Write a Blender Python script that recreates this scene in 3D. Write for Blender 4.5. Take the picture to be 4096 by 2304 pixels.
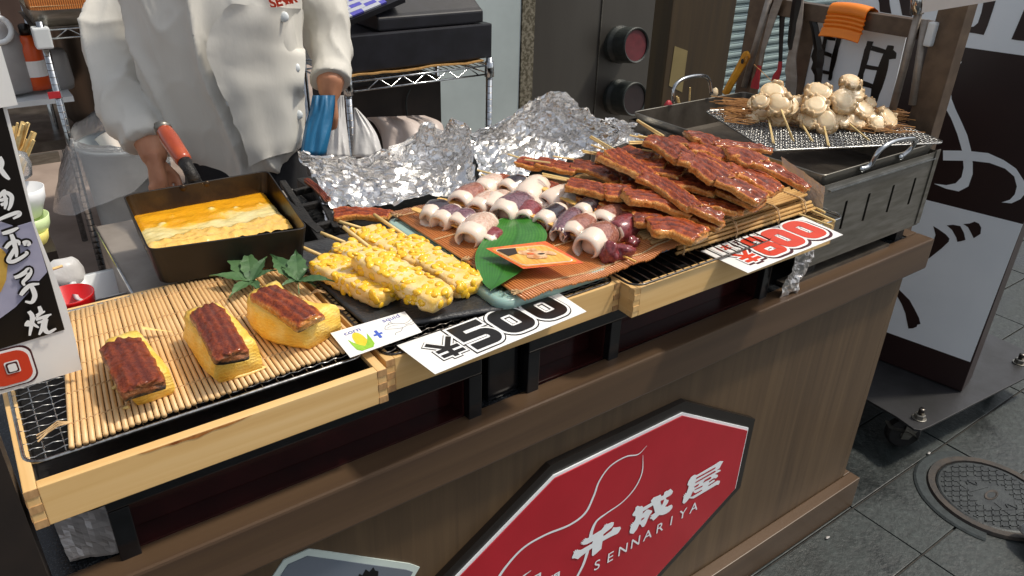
import bpy, bmesh, math, random
import numpy as np
from mathutils import Vector, Matrix, noise, Quaternion
R = math.radians
rnd = random.Random(7)
for o in list(bpy.data.objects): bpy.data.objects.remove(o)
S = bpy.context.scene
COL = S.collection
# ------------------------------------------------------------------ camera
CAM = Vector((-1.6780, -0.7492, 1.5002)); YAW, PITCH, ROLL, FOC = 0.6310, 0.4893, 0.0283, 3045.8
_r = Vector((math.cos(YAW), -math.sin(YAW), 0)); _f = Vector((math.sin(YAW)*math.cos(PITCH), math.cos(YAW)*math.cos(PITCH), -math.sin(PITCH)))
_u = _r.cross(_f)
RT = math.cos(ROLL)*_r + math.sin(ROLL)*_u; UP = -math.sin(ROLL)*_r + math.cos(ROLL)*_u
cd = bpy.data.cameras.new('camera'); cam = bpy.data.objects.new('camera', cd); COL.objects.link(cam)
cd.sensor_width = 36; cd.lens = FOC/4096*36; cd.clip_start = 0.02; cd.clip_end = 300
cam.matrix_world = Matrix(((RT.x, UP.x, -_f.x, CAM.x), (RT.y, UP.y, -_f.y, CAM.y), (RT.z, UP.z, -_f.z, CAM.z), (0, 0, 0, 1)))
S.camera = cam
# ------------------------------------------------------------------ light
w = bpy.data.worlds.new('World'); S.world = w; w.use_nodes = True
nt = w.node_tree; bg = nt.nodes['Background']; sky = nt.nodes.new('ShaderNodeTexSky')
sky.sky_type = 'NISHITA'; sky.sun_disc = False
SUN_EL, SUN_AZ = R(58), R(116)          # azimuth clockwise from +Y
sky.sun_elevation = SUN_EL; sky.sun_rotation = SUN_AZ
sky.air_density = 1.0; sky.dust_density = 3.0; sky.ozone_density = 1.0
hs = nt.nodes.new('ShaderNodeHueSaturation'); hs.inputs['Saturation'].default_value = .35
nt.links.new(sky.outputs[0], hs.inputs['Color']); nt.links.new(hs.outputs[0], bg.inputs[0]); bg.inputs[1].default_value = 0.15
sd = bpy.data.lights.new('sun', 'SUN'); sun = bpy.data.objects.new('sun', sd); COL.objects.link(sun)
sd.energy = 2.75; sd.angle = R(5); sd.color = (1.0, 0.91, 0.77)
to_sun = Vector((math.sin(SUN_AZ)*math.cos(SUN_EL), math.cos(SUN_AZ)*math.cos(SUN_EL), math.sin(SUN_EL)))
sun.rotation_euler = to_sun.to_track_quat('Z', 'Y').to_euler(); sun.location = (2, -2, 6)
S.view_settings.view_transform = 'Standard'; S.view_settings.look = 'None'
S.view_settings.exposure = 0.0; S.view_settings.gamma = 1
S.render.engine = 'CYCLES'
# ------------------------------------------------------------------ helpers: points in the place
def ray(x, y): return _f + RT*((x-2048)/FOC) - UP*((y-1152)/FOC)
def PZ(x, y, z): d = ray(x, y); return CAM + d*((z-CAM.z)/d.z)     # the spot on the level plane z
def PY(x, y, v): d = ray(x, y); return CAM + d*((v-CAM.y)/d.y)     # the spot on a plane parallel to the cart front
def PX(x, y, v): d = ray(x, y); return CAM + d*((v-CAM.x)/d.x)     # the spot on a plane parallel to the cart end
V = Vector
def lerp(a, b, t): return a+(b-a)*t
def smooth(t): t = max(0, min(1, t)); return t*t*(3-2*t)
class MB:
    def __init__(s): s.v = []; s.f = []; s.a = []; s.mi = []
    def add(s, vs, fs, a=None, mi=0):
        b = len(s.v); s.v += [tuple(p) for p in vs]; s.f += [tuple(i+b for i in f) for f in fs]
        s.a += list(a) if a is not None else [0.0]*len(vs); s.mi += [mi]*len(fs); return s
    def box(s, lo, hi, M=None, mi=0):
        (x0, y0, z0), (x1, y1, z1) = lo, hi
        vs = [V(p) for p in ((x0,y0,z0),(x1,y0,z0),(x1,y1,z0),(x0,y1,z0),(x0,y0,z1),(x1,y0,z1),(x1,y1,z1),(x0,y1,z1))]
        if M is not None: vs = [M @ p for p in vs]
        return s.add(vs, [(3,2,1,0),(4,5,6,7),(0,1,5,4),(1,2,6,5),(2,3,7,6),(3,0,4,7)], mi=mi)
    def tube(s, pts, r, n=8, closed=False, cap=True, mi=0, flat=1.0, attr=None):
        pts = [V(p) for p in pts]; m = len(pts); rr = r if isinstance(r, (list, tuple)) else [r]*m
        up = None; vs = []; at = []
        for i, p in enumerate(pts):
            if closed: t = pts[(i+1) % m]-pts[i-1]
            else: t = pts[min(i+1, m-1)]-pts[max(i-1, 0)]
            t = t.normalized() if t.length > 1e-9 else V((0,0,1))
            if up is None:
                up = V((0,0,1)) if abs(t.z) < .9 else V((1,0,0))
            a = (up-t*up.dot(t))
            if a.length < 1e-6: a = t.orthogonal()
            a.normalize(); up = a; b = t.cross(a)
            for k in range(n):
                g = 2*math.pi*k/n; vs.append(p+(a*math.sin(g)*flat+b*math.cos(g))*rr[i]); at.append(i/(m-1) if attr is None else attr)
        fs = []
        for i in range(m if closed else m-1):
            j = (i+1) % m
            for k in range(n): fs.append((i*n+k, i*n+(k+1) % n, j*n+(k+1) % n, j*n+k))
        if cap and not closed: fs.append(tuple(range(n-1, -1, -1))); fs.append(tuple((m-1)*n+k for k in range(n)))
        return s.add(vs, fs, at, mi=mi)
    def lathe(s, prof, n=24, M=None, cap=True, mi=0):
        vs = []; m = len(prof)
        for (r, z) in prof:
            for k in range(n): g = 2*math.pi*k/n; vs.append(V((r*math.cos(g), r*math.sin(g), z)))
        if M is not None: vs = [M @ p for p in vs]
        fs = [(i*n+k, i*n+(k+1) % n, (i+1)*n+(k+1) % n, (i+1)*n+k) for i in range(m-1) for k in range(n)]
        if cap: fs.append(tuple(range(n-1, -1, -1))); fs.append(tuple((m-1)*n+k for k in range(n)))
        return s.add(vs, fs, mi=mi)
    def prism(s, poly, z0, z1, M=None, mi=0):
        n = len(poly); vs = [V((x, y, z0)) for x, y in poly]+[V((x, y, z1)) for x, y in poly]
        if M is not None: vs = [M @ p for p in vs]
        return s.add(vs, [tuple(range(n-1, -1, -1)), tuple(range(n, 2*n))]+[(i, (i+1) % n, (i+1) % n+n, i+n) for i in range(n)], mi=mi)
    def grid(s, P, mi=0, A=None, flip=False):          # P: rows of points
        m, n = len(P), len(P[0]); vs = [p for row in P for p in row]
        fs = [(i*n+j, i*n+j+1, (i+1)*n+j+1, (i+1)*n+j) for i in range(m-1) for j in range(n-1)]
        if flip: fs = [tuple(reversed(f)) for f in fs]
        return s.add(vs, fs, [a for row in A for a in row] if A else None, mi=mi)
    def blob(s, c, r, n=8, m=6, M=None, nz=0, sc=1, seed=0, mi=0, at=0.0):
        vs = []; r = V(r) if not isinstance(r, (int, float)) else V((r, r, r))
        for i in range(m+1):
            th = math.pi*i/m
            for k in range(n):
                g = 2*math.pi*k/n; d = V((math.sin(th)*math.cos(g), math.sin(th)*math.sin(g), math.cos(th)))
                q = 1+(nz*noise.noise(d*sc+V((seed*3.1, seed*1.7, seed))) if nz else 0)
                p = V((d.x*r.x, d.y*r.y, d.z*r.z))*q
                vs.append((M @ p if M is not None else p)+V(c))
        fs = [(i*n+k, (i+1)*n+k, (i+1)*n+(k+1) % n, i*n+(k+1) % n) for i in range(m) for k in range(n)]
        return s.add(vs, fs, [at]*len(vs), mi=mi)
    def ring(s, c, r, rt, M=None, n=32, k=8, mi=0):
        pts = [V((r*math.cos(2*math.pi*i/n), r*math.sin(2*math.pi*i/n), 0)) for i in range(n)]
        pts = [(M @ p if M is not None else p)+V(c) for p in pts]
        return s.tube(pts, rt, k, closed=True, mi=mi)
    def center(s):
        a = np.array(s.v); lo, hi = a.min(0), a.max(0); return V(((lo[0]+hi[0])/2, (lo[1]+hi[1])/2, lo[2]))
    def mesh(s, name, mats, off=V((0,0,0)), sm=False, bev=0):
        me = bpy.data.meshes.new(name); me.from_pydata([(x-off[0], y-off[1], z-off[2]) for x, y, z in s.v], [], s.f)
        for m in (mats if isinstance(mats, (list, tuple)) else [mats]): me.materials.append(m)
        if any(s.mi): me.polygons.foreach_set('material_index', s.mi)
        if any(s.a): me.attributes.new('t', 'FLOAT', 'POINT').data.foreach_set('value', s.a)
        bm = bmesh.new(); bm.from_mesh(me)
        if any(len(f) > 4 for f in s.f): bmesh.ops.triangulate(bm, faces=[f for f in bm.faces if len(f.verts) > 4])
        bmesh.ops.remove_doubles(bm, verts=bm.verts, dist=1e-6)
        bmesh.ops.recalc_face_normals(bm, faces=bm.faces)
        if bev:
            es = [e for e in bm.edges if len(e.link_faces) == 2 and e.calc_face_angle(0) > .6]
            bmesh.ops.bevel(bm, geom=es, offset=bev, segments=2, profile=.6, affect='EDGES')
        bm.to_mesh(me); bm.free()
        if sm: me.polygons.foreach_set('use_smooth', [True]*len(me.polygons))
        return me
def tag(o, label, cat, group=None, kind=None):
    o['label'] = label; o['category'] = cat
    if group: o['group'] = group
    if kind: o['kind'] = kind
    return o
def thing(name, label, cat, loc, group=None, kind=None):
    o = bpy.data.objects.new(name, None); COL.objects.link(o); o.location = V(loc); o.empty_display_size = .02
    return tag(o, label, cat, group, kind)
def wloc(o):
    l = V(o.location)
    while o.parent: o = o.parent; l += V(o.location)
    return l
def link(name, me, parent=None, loc=(0,0,0), label=None, kind=None, rot=None):
    o = bpy.data.objects.new(name, me); COL.objects.link(o); o.parent = parent; o.location = V(loc)
    if rot is not None: o.rotation_euler = rot
    if label: o['label'] = label
    if kind: o['kind'] = kind
    return o
def part(name, mb, mat, parent, sm=False, bev=0, label=None, kind=None):   # geometry given in world space
    return link(name, mb.mesh(name, mat, wloc(parent), sm, bev), parent, label=label, kind=kind)
def single(name, mb, mat, label, cat, group=None, kind=None, sm=False, bev=0):
    c = mb.center(); return tag(link(name, mb.mesh(name, mat, c, sm, bev), None, c), label, cat, group, kind)
def struct(name, mb, mat, sm=False, bev=0):
    c = mb.center(); o = link(name, mb.mesh(name, mat, c, sm, bev), None, c); o['kind'] = 'structure'; return o
def frame(o, x, y):                       # matrix with axes x, y (made square) at o
    x = V(x).normalized(); z = x.cross(V(y)).normalized(); y = z.cross(x)
    return Matrix(((x.x, y.x, z.x, o[0]), (x.y, y.y, z.y, o[1]), (x.z, y.z, z.z, o[2]), (0,0,0,1)))
def aff(o, x, y, z=None):                 # skewed frame, columns as given
    x, y = V(x), V(y); z = x.cross(y).normalized() if z is None else V(z)
    return Matrix(((x.x, y.x, z.x, o[0]), (x.y, y.y, z.y, o[1]), (x.z, y.z, z.z, o[2]), (0,0,0,1)))
# ------------------------------------------------------------------ materials
def lin(c): return c/12.92 if c <= .04045 else ((c+.055)/1.055)**2.4
def H(h, k=1.0):
    h = h.lstrip('#'); return tuple(min(1, lin(int(h[i:i+2], 16)/255)*k) for i in (0, 2, 4))+(1,)
def newmat(name):
    m = bpy.data.materials.new(name); m.use_nodes = True; t = m.node_tree; return m, t, t.nodes['Principled BSDF']
def nd(t, typ, **k):
    n = t.nodes.new(typ)
    for a, b in k.items():
        if a.startswith('i_'):
            key = a[2:]; n.inputs[int(key) if key.isdigit() else key.replace('_', ' ')].default_value = b
        else: setattr(n, a, b)
    return n
def ramp(t, fac, stops):
    n = t.nodes.new('ShaderNodeValToRGB'); e = n.color_ramp.elements
    while len(e) < len(stops): e.new(.5)
    for i, (p, c) in enumerate(stops): e[i].position = p; e[i].color = c
    t.links.new(fac, n.inputs[0]); return n.outputs[0]
def texco(t, stretch=(1,1,1), rot=(0,0,0), src='Object'):
    c = t.nodes.new('ShaderNodeTexCoord'); m = t.nodes.new('ShaderNodeMapping')
    m.inputs['Scale'].default_value = stretch; m.inputs['Rotation'].default_value = rot
    t.links.new(c.outputs[src], m.inputs[0]); return m.outputs[0]
def nz(t, vec, scale, detail=3, rough=.55, dist=0):
    n = nd(t, 'ShaderNodeTexNoise', i_Scale=scale, i_Detail=detail, i_Roughness=rough, i_Distortion=dist)
    t.links.new(vec, n.inputs['Vector']); return n.outputs[0]
def bump(t, b, h, strength, dist=.002):
    n = nd(t, 'ShaderNodeBump', i_Strength=strength, i_Distance=dist); t.links.new(h, n.inputs['Height']); t.links.new(n.outputs[0], b.inputs['Normal'])
def pm(name, c1, c2=None, rough=.5, metal=0, scale=20, stretch=(1,1,1), lo=.35, hi=.65, bsc=0, bst=.3, bdist=.002, coat=0, spec=.5, trans=0, sss=0, rvar=0, detail=4, alpha=1, src='Object'):
    m, t, b = newmat(name); b.inputs['Base Color'].default_value = c1; b.inputs['Roughness'].default_value = rough
    b.inputs['Metallic'].default_value = metal; b.inputs['Specular IOR Level'].default_value = spec; b.inputs['Coat Weight'].default_value = coat
    b.inputs['Coat Roughness'].default_value = .06; b.inputs['Transmission Weight'].default_value = trans; b.inputs['Alpha'].default_value = alpha
    if sss: b.inputs['Subsurface Weight'].default_value = sss; b.inputs['Subsurface Radius'].default_value = (.01,.006,.004); b.inputs['Subsurface Scale'].default_value = .6
    if c2 is not None or rvar or bsc:
        v = texco(t, stretch, src=src); n = nz(t, v, scale, detail)
        if c2 is not None: t.links.new(ramp(t, n, [(lo, c1), (hi, c2)]), b.inputs['Base Color'])
        if rvar:
            q = nd(t, 'ShaderNodeMapRange'); q.inputs[3].default_value = max(0.02, rough-rvar); q.inputs[4].default_value = min(1, rough+rvar)
            t.links.new(n, q.inputs[0]); t.links.new(q.outputs[0], b.inputs['Roughness'])
        if bsc: bump(t, b, nz(t, v, bsc, 4), bst, bdist)
    return m
def woodmat(name, c1, c2, c3, axis=0, scale=1.0, rough=.5, bst=.15, coat=0):
    m, t, b = newmat(name); st = [60*scale]*3; st[axis] = 2.2*scale; v = texco(t, st)
    n = nz(t, v, 1.0, 6, .6, .6); v2 = texco(t, [s*.22 for s in st]); n2 = nz(t, v2, 1.0, 3, .5, 1.2)
    a = nd(t, 'ShaderNodeMath', operation='MULTIPLY_ADD', i_1=.6); t.links.new(n, a.inputs[0])
    k = nd(t, 'ShaderNodeMath', operation='MULTIPLY', i_1=.4); t.links.new(n2, k.inputs[0]); t.links.new(k.outputs[0], a.inputs[2])
    t.links.new(ramp(t, a.outputs[0], [(.32, c1), (.5, c2), (.68, c3)]), b.inputs['Base Color'])
    b.inputs['Roughness'].default_value = rough; b.inputs['Coat Weight'].default_value = coat; bump(t, b, n, bst, .001); return m
# palette
M = {}
M['pine'] = woodmat('pine', H('d3a768'), H('e0b97c'), H('ecca94'), 0, .8, .45)
M['pine_y'] = woodmat('pine_side', H('d0a566'), H('deb67a'), H('eac890'), 1, .8, .45)
M['endgrain'] = pm('end_grain', H('a67f55'), H('c19a6a'), .6, scale=220, stretch=(1,1,.3))
M['endgrain_l'] = pm('end_grain_pale', H('cfa66c'), H('dcb880'), .6, scale=220, stretch=(1,1,.3))
M['lam'] = woodmat('walnut_laminate', H('4a3a29'), H('584632'), H('64513a'), 2, .9, .42)
M['trim'] = woodmat('brown_trim', H('44342a'), H('52402f'), H('5e4a39'), 0, .5, .34)
M['granite'] = pm('granite', H('16181b'), H('484c50'), .22, scale=420, lo=.5, hi=.78, detail=6)
M['blacklacq'] = pm('black_lacquer', H('0e0e10'), H('18181a'), .16, scale=30, rvar=.07)
M['redlacq'] = pm('dark_red_lacquer', H('260f0e'), H('331413'), .14, scale=12, rvar=.06)
M['black'] = pm('matte_black', H('0b0a0a'), H('171616'), .6, scale=90, bsc=140, bst=.3)
M['wire'] = pm('steel_wire', H('b4b4b2'), H('8c8b88'), .25, 1, scale=200)
M['wire_dk'] = pm('dark_wire', H('6a6662'), H('47423e'), .32, 1, scale=200)
M['chrome'] = pm('chrome', H('c9ccce'), H('9fa3a6'), .14, 1, scale=60)
M['steel'] = pm('brushed_steel', H('8f8c85'), H('757269'), .36, .75, scale=14, stretch=(1,1,6), rvar=.1, bsc=120, bst=.06)
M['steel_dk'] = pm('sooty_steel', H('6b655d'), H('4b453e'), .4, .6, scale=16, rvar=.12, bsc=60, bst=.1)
M['bamboo'] = pm('bamboo_slat', H('ecc894'), H('d8ab70'), .42, scale=45, stretch=(1,.25,1), bsc=160, bst=.1, lo=.3, hi=.7)
M['bamboo_o'] = pm('orange_bamboo', H('d4894a'), H('b56a31'), .42, scale=45, stretch=(1,.25,1), lo=.3, hi=.7, coat=.2)
M['bamboo_x'] = pm('long_bamboo', H('d9b071'), H('a97d45'), .45, scale=45, stretch=(.25,1,1), lo=.3, hi=.7)
M['cord'] = pm('cotton_cord', H('d9b98a'), H('b8946a'), .8, scale=300, bsc=500, bst=.4)
M['stick'] = pm('bamboo_stick', H('efd496'), H('dcb872'), .5, scale=90, stretch=(.3,.3,1))
M['stick_o'] = pm('flat_bamboo_stick', H('f0c778'), H('e2ac55'), .35, scale=70, coat=.3)
M['white'] = pm('white_card', H('f4f3f0'), H('ebe9e5'), .28, scale=8)
M['white_d'] = pm('white_print', H('f2f2f0'), None, .35)
M['blackink'] = pm('black_ink', H('17120f'), None, .3)
M['redink'] = pm('red_ink', H('d8452a'), H('d14026'), .3, scale=30)
M['maroon'] = pm('maroon_ink', H('4a1b22'), None, .3)
M['blueink'] = pm('blue_ink', H('4361c0'), None, .35)
M['lavender'] = pm('faded_blue_ink', H('5a62a8'), None, .35)
M['plastic_white'] = pm('white_plastic', H('dfe3e4'), H('d0d6d8'), .3, scale=6)
M['iceplate'] = pm('pale_green_glass', H('bfe0d6'), H('a9d3c9'), .25, scale=10, trans=.35, sss=.2, bsc=60, bst=.1)
M['iceblue'] = pm('pale_blue_glass', H('8fa8bd'), H('7d97ad'), .25, scale=10, trans=.3)
M['slate'] = pm('slate_plate', H('2b2c2e'), H('37383a'), .38, scale=30, bsc=160, bst=.5, bdist=.003, rvar=.1)
M['foil'] = pm('crumpled_foil', H('f8f6f3'), H('eeece9'), .26, 1, scale=30, bsc=110, bst=.4, bdist=.003)
M['foil_dull'] = pm('dull_foil', H('dcd8d4'), H('c4beb9'), .3, .75, scale=30, bsc=70, bst=.4, bdist=.004)
M['iron'] = pm('black_iron', H('191817'), H('2a2724'), .5, .3, scale=60, bsc=200, bst=.6, bdist=.003)
M['pan_in'] = pm('seasoned_pan', H('4f3d24'), H('2c2118'), .32, .6, scale=18, rvar=.12, bsc=150, bst=.15)
M['pan_out'] = pm('carbon_pan', H('131110'), H('1f1b19'), .45, .2, scale=30, rvar=.12)
M['coat'] = pm('white_cotton_coat', H('d3d0c8'), H('c9c6bd'), .8, scale=3, stretch=(1.5,1.5,.7), bsc=10, bst=.18, bdist=.012)
M['skin'] = pm('skin', H('c08a6a'), H('ab7355'), .5, scale=12, sss=.1)
M['darkcloth'] = pm('black_trousers', H('141417'), H('1c1c20'), .85, scale=30)
M['hair'] = pm('black_hair', H('0c0b0b'), None, .4)
M['ink_brown'] = pm('dark_brown_print', H('2b1a19'), H('251616'), .4, scale=6)
M['signwhite'] = pm('sign_white', H('eef3f6'), H('e6ecf0'), .4, scale=4)
M['frame'] = pm('brown_steel_frame', H('6b5a4a'), H('57483b'), .4, .3, scale=30, bsc=80, bst=.15)
M['sil_orange'] = pm('orange_silicone', H('f58a1e'), H('ee7f18'), .45, scale=8)
M['yellowpl'] = pm('worn_yellow_plastic', H('e6a22c'), H('c9841f'), .45, scale=22)
M['redpl'] = pm('red_silicone', H('c2343c'), H('ab2a32'), .45, scale=14)
M['redcup'] = pm('red_cup', H('d8191c'), H('c81418'), .2, scale=8, coat=.3)
M['tile'] = pm('granite_paving', H('191f20'), H('2d3434'), .5, scale=55, lo=.3, hi=.75, bsc=300, bst=.5, bdist=.003, detail=8)
M['mortar'] = pm('dark_ground', H('221f1d'), H('3b3733'), .8, scale=30, bsc=200, bst=.4)
M['floor'] = pm('brown_shop_floor', H('8d7d72'), H('a39286'), .6, scale=5, bsc=60, bst=.15)
M['iron_cover'] = pm('cast_iron', H('22272a'), H('34393a'), .5, .3, scale=40, bsc=200, bst=.4)
M['rust'] = pm('rusty_rim', H('3d342c'), H('2a2725'), .7, scale=40, bsc=150, bst=.5)
M['cement'] = pm('cement', H('262d2f'), H('31393b'), .8, scale=60, bsc=200, bst=.5)
M['wallw'] = pm('pale_wall', H('c3cfcf'), H('b6c2c2'), .5, scale=4)
M['wallpeel'] = pm('peeling_edge', H('8d8776'), H('56503f'), .8, scale=60, lo=.42, hi=.58, bsc=120, bst=.8)
M['woodpost'] = woodmat('dark_wood_post', H('2a1f12'), H('3d2e17'), H('4a391d'), 2, .5, .5)
M['tape'] = pm('brown_tape', H('8f7f55'), H('83744c'), .35, scale=8)
M['shutter'] = pm('shutter', H('93a5a3'), H('84979a'), .4, .2, scale=6)
M['pipe'] = pm('green_black_pipe', H('262b2a'), H('343a38'), .5, scale=30, bsc=120, bst=.3)
M['pipe_red'] = pm('dark_red_cap', H('5c1d24'), H('6c232b'), .5, scale=30)
M['pipe_dk'] = pm('dull_red_cap', H('2c1d1d'), H('231818'), .4, scale=14)
M['dark'] = pm('dark_board', H('1f1814'), H('2a211b'), .6, scale=12)
M['brownwall'] = pm('brown_cupboard', H('4a3a33'), H('5b4a41'), .5, scale=5, stretch=(1,1,.3))
M['regblack'] = pm('register_black', H('17171c'), H('202027'), .42, scale=20, bsc=400, bst=.1)
M['key'] = pm('grey_key', H('b9bcc6'), None, .5)
M['keyblue'] = pm('violet_key', H('5a57b4'), None, .5)
M['card'] = pm('cardboard', H('b98f55'), H('a37c47'), .8, scale=40)
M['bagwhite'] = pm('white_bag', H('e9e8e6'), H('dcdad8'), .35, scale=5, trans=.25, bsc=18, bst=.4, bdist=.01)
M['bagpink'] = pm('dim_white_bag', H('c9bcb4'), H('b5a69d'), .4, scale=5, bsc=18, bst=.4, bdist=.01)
M['bagblue'] = pm('blue_bag', H('1f6f9c'), H('17597f'), .4, scale=5, bsc=14, bst=.3, bdist=.01)
M['bin'] = pm('grey_bin', H('98a1a6'), H('899297'), .4, scale=8)
M['paper'] = pm('paper_cup', H('eae7e0'), None, .6)
M['orangebot'] = pm('orange_bottle', H('d9561c'), H('c94a16'), .3, scale=8)
M['jug'] = pm('grey_jug', H('a8a5a3'), H('989593'), .4, scale=8)
M['potsteel'] = pm('dim_pot', H('6f6053'), H('4f443b'), .35, .7, scale=6, stretch=(1,1,.1))
M['bowlw'] = pm('white_bowl', H('e4e6e8'), None, .35)
M['bowlg'] = pm('green_bowl', H('cfe3a9'), None, .35)
M['bowly'] = pm('yellow_bowl', H('e9dc7c'), None, .35)
M['straw'] = pm('straw', H('c08a4a'), H('8a5a2a'), .6, scale=60)
M['eggpale'] = pm('cooked_egg', H('e7b142'), H('fae09a'), .42, scale=30, lo=.28, hi=.58, bsc=120, bst=.6, bdist=.003, sss=.08, coat=.1, stretch=(1,.35,1.6))
M['batter'] = pm('fish_paste', H('f9dca6'), H('f5c65a'), .3, scale=40, bsc=160, bst=.5, bdist=.003, coat=.35, sss=.12)
M['kernel'] = pm('sweetcorn', H('fbcb34'), H('f0b31a'), .24, scale=70, coat=.4, sss=.1)
M['leafg'] = pm('broad_leaf', H('3c7a2c'), H('234d1a'), .3, scale=14, stretch=(1,1,1), bsc=60, bst=.3, coat=.25)
M['maple'] = pm('maple_leaf', H('557549'), H('3b5a38'), .45, scale=30, bsc=60, bst=.3)
M['cornleaf'] = pm('printed_green', H('9ccc3e'), H('86b932'), .4, scale=200)
M['cornyel'] = pm('printed_yellow', H('f6cf3a'), H('efc02a'), .4, scale=400)
M['photo_or'] = pm('printed_orange', H('f0a04e'), H('e98f3a'), .3, scale=60)
M['photo_bg'] = pm('printed_mat', H('f3bf62'), H('dd9a3f'), .3, scale=220, stretch=(1,.05,1))
M['photo_sq'] = pm('printed_squid', H('f2cfa4'), H('c9854e'), .3, scale=90)
M['photo_dk'] = pm('printed_dark', H('3c3128'), None, .3)
M['photo_rd'] = pm('printed_red_edge', H('e0523a'), H('ef7f33'), .3, scale=120)
M['egg_photo'] = pm('printed_plate', H('b5b3c6'), H('9a99b2'), .3, scale=20)
M['egg_ph2'] = pm('printed_egg', H('d8b65c'), H('c49a46'), .3, scale=40)
M['signred'] = pm('sign_red', H('b21e2c'), H('aa1b28'), .35, scale=10)
M['postergrey'] = pm('poster_grey', H('6f737a'), H('5f6f80'), .4, scale=2)
M['postercream'] = pm('poster_border', H('c9d6cf'), None, .45)
# grilled eel: colour follows the fillet's own layers (attribute t: 0 skin, 1 glazed flesh)
def eelmat(name, stops, rs=.2):
    m, t, b = newmat(name); a = nd(t, 'ShaderNodeAttribute', attribute_name='t'); v = texco(t)
    n = nz(t, v, 75, 6, .65); n2 = nz(t, v, 330, 4, .7)
    s = nd(t, 'ShaderNodeMath', operation='MULTIPLY_ADD', i_1=.6, i_2=-.30); t.links.new(n, s.inputs[0])
    q = nd(t, 'ShaderNodeMath', operation='ADD'); t.links.new(s.outputs[0], q.inputs[0]); t.links.new(a.outputs['Fac'], q.inputs[1])
    col = ramp(t, q.outputs[0], stops)
    mx = nd(t, 'ShaderNodeMix', data_type='RGBA', blend_type='MULTIPLY'); mx.inputs[0].default_value = .5
    t.links.new(col, mx.inputs[6]); t.links.new(ramp(t, n2, [(.36, H('8f5020')), (.6, (1,1,1,1))]), mx.inputs[7])
    t.links.new(mx.outputs[2], b.inputs['Base Color'])
    b.inputs['Roughness'].default_value = .5; b.inputs['Coat Weight'].default_value = .62; b.inputs['Coat Roughness'].default_value = .09; b.inputs['Specular IOR Level'].default_value = .3
    oi = nd(t, 'ShaderNodeObjectInfo'); mr = nd(t, 'ShaderNodeMapRange'); mr.inputs[3].default_value = .9; mr.inputs[4].default_value = 1.3; t.links.new(oi.outputs['Random'], mr.inputs[0]); hv = nd(t, 'ShaderNodeHueSaturation'); t.links.new(mr.outputs[0], hv.inputs['Value']); t.links.new(mx.outputs[2], hv.inputs['Color']); t.links.new(hv.outputs[0], b.inputs['Base Color'])
    k = nd(t, 'ShaderNodeMath', operation='ADD'); t.links.new(n2, k.inputs[0]); t.links.new(n, k.inputs[1]); bump(t, b, k.outputs[0], 1.0, .0034); cb = nd(t, 'ShaderNodeBump', i_Strength=.5, i_Distance=.002); t.links.new(nz(t, v, 150, 3, .5), cb.inputs['Height']); t.links.new(cb.outputs[0], b.inputs['Coat Normal'])
    # the glaze pools are smoother than the flesh
    return m
M['eel'] = eelmat('glazed_eel', [(.0, H('2a2723')), (.12, H('50412f')), (.20, H('efc27a')), (.36, H('eda24a')), (.54, H('cf6f1e')), (.68, H('aa4810')), (.84, H('85320a')), (1, H('5e1e05'))])
M['eel_dk'] = eelmat('dark_glazed_eel', [(.0, H('1f1e1d')), (.2, H('37302c')), (.3, H('9a6238')), (.5, H('a04c20')), (.72, H('823412')), (1, H('5c1e0c'))])
# squid: t = 0 white flesh, 1 speckled skin
def squidmat(name, dark, mid):
    m, t, b = newmat(name); a = nd(t, 'ShaderNodeAttribute', attribute_name='t'); v = texco(t)
    n = nz(t, v, 55, 5, .6); n2 = nz(t, v, 240, 4, .6)
    s = nd(t, 'ShaderNodeMath', operation='MULTIPLY_ADD', i_1=.5, i_2=-.25); t.links.new(n, s.inputs[0])
    q = nd(t, 'ShaderNodeMath', operation='ADD'); t.links.new(s.outputs[0], q.inputs[0]); t.links.new(a.outputs['Fac'], q.inputs[1])
    skin = ramp(t, n2, [(.35, dark), (.65, mid)])
    mx = nd(t, 'ShaderNodeMix', data_type='RGBA'); mx.inputs[6].default_value = H('ecd8c6'); t.links.new(skin, mx.inputs[7])
    t.links.new(ramp(t, q.outputs[0], [(.4, (0,0,0,1)), (.56, (1,1,1,1))]), mx.inputs[0]); t.links.new(mx.outputs[2], b.inputs['Base Color'])
    b.inputs['Roughness'].default_value = .22; b.inputs['Coat Weight'].default_value = .5; b.inputs['Coat Roughness'].default_value = .05
    b.inputs['Subsurface Weight'].default_value = .18; b.inputs['Subsurface Radius'].default_value = (.01,.006,.005); b.inputs['Subsurface Scale'].default_value = .5
    bump(t, b, n, .3, .002); return m
SQ = [squidmat('squid_purple', H('523640'), H('86606a')), squidmat('squid_black', H('1d161c'), H('3a2c34')), squidmat('squid_brown', H('824c40'), H('b07a68')), squidmat('squid_pale', H('c49c8a'), H('e4cbb8')), squidmat('squid_red', H('6d2a2e'), H('94464a'))]
# omelette in the pan: runny yolk-coloured sheet with paler set areas
m, t, b = newmat('runny_omelette'); a = nd(t, 'ShaderNodeAttribute', attribute_name='t'); v = texco(t)
n = nz(t, v, 26, 5, .6); n2 = nz(t, v, 130, 4)
s = nd(t, 'ShaderNodeMath', operation='MULTIPLY_ADD', i_1=.5, i_2=-.25); t.links.new(n, s.inputs[0])
q = nd(t, 'ShaderNodeMath', operation='ADD'); t.links.new(s.outputs[0], q.inputs[0]); t.links.new(a.outputs['Fac'], q.inputs[1])
t.links.new(ramp(t, q.outputs[0], [(.2, H('f2a814')), (.42, H('f7b71f')), (.55, H('f5dc8b')), (.75, H('efe0a4')), (.9, H('f6c460'))]), b.inputs['Base Color'])
b.inputs['Roughness'].default_value = .22; b.inputs['Coat Weight'].default_value = .8; bump(t, b, n2, .45, .003); M['omelette'] = m
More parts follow.
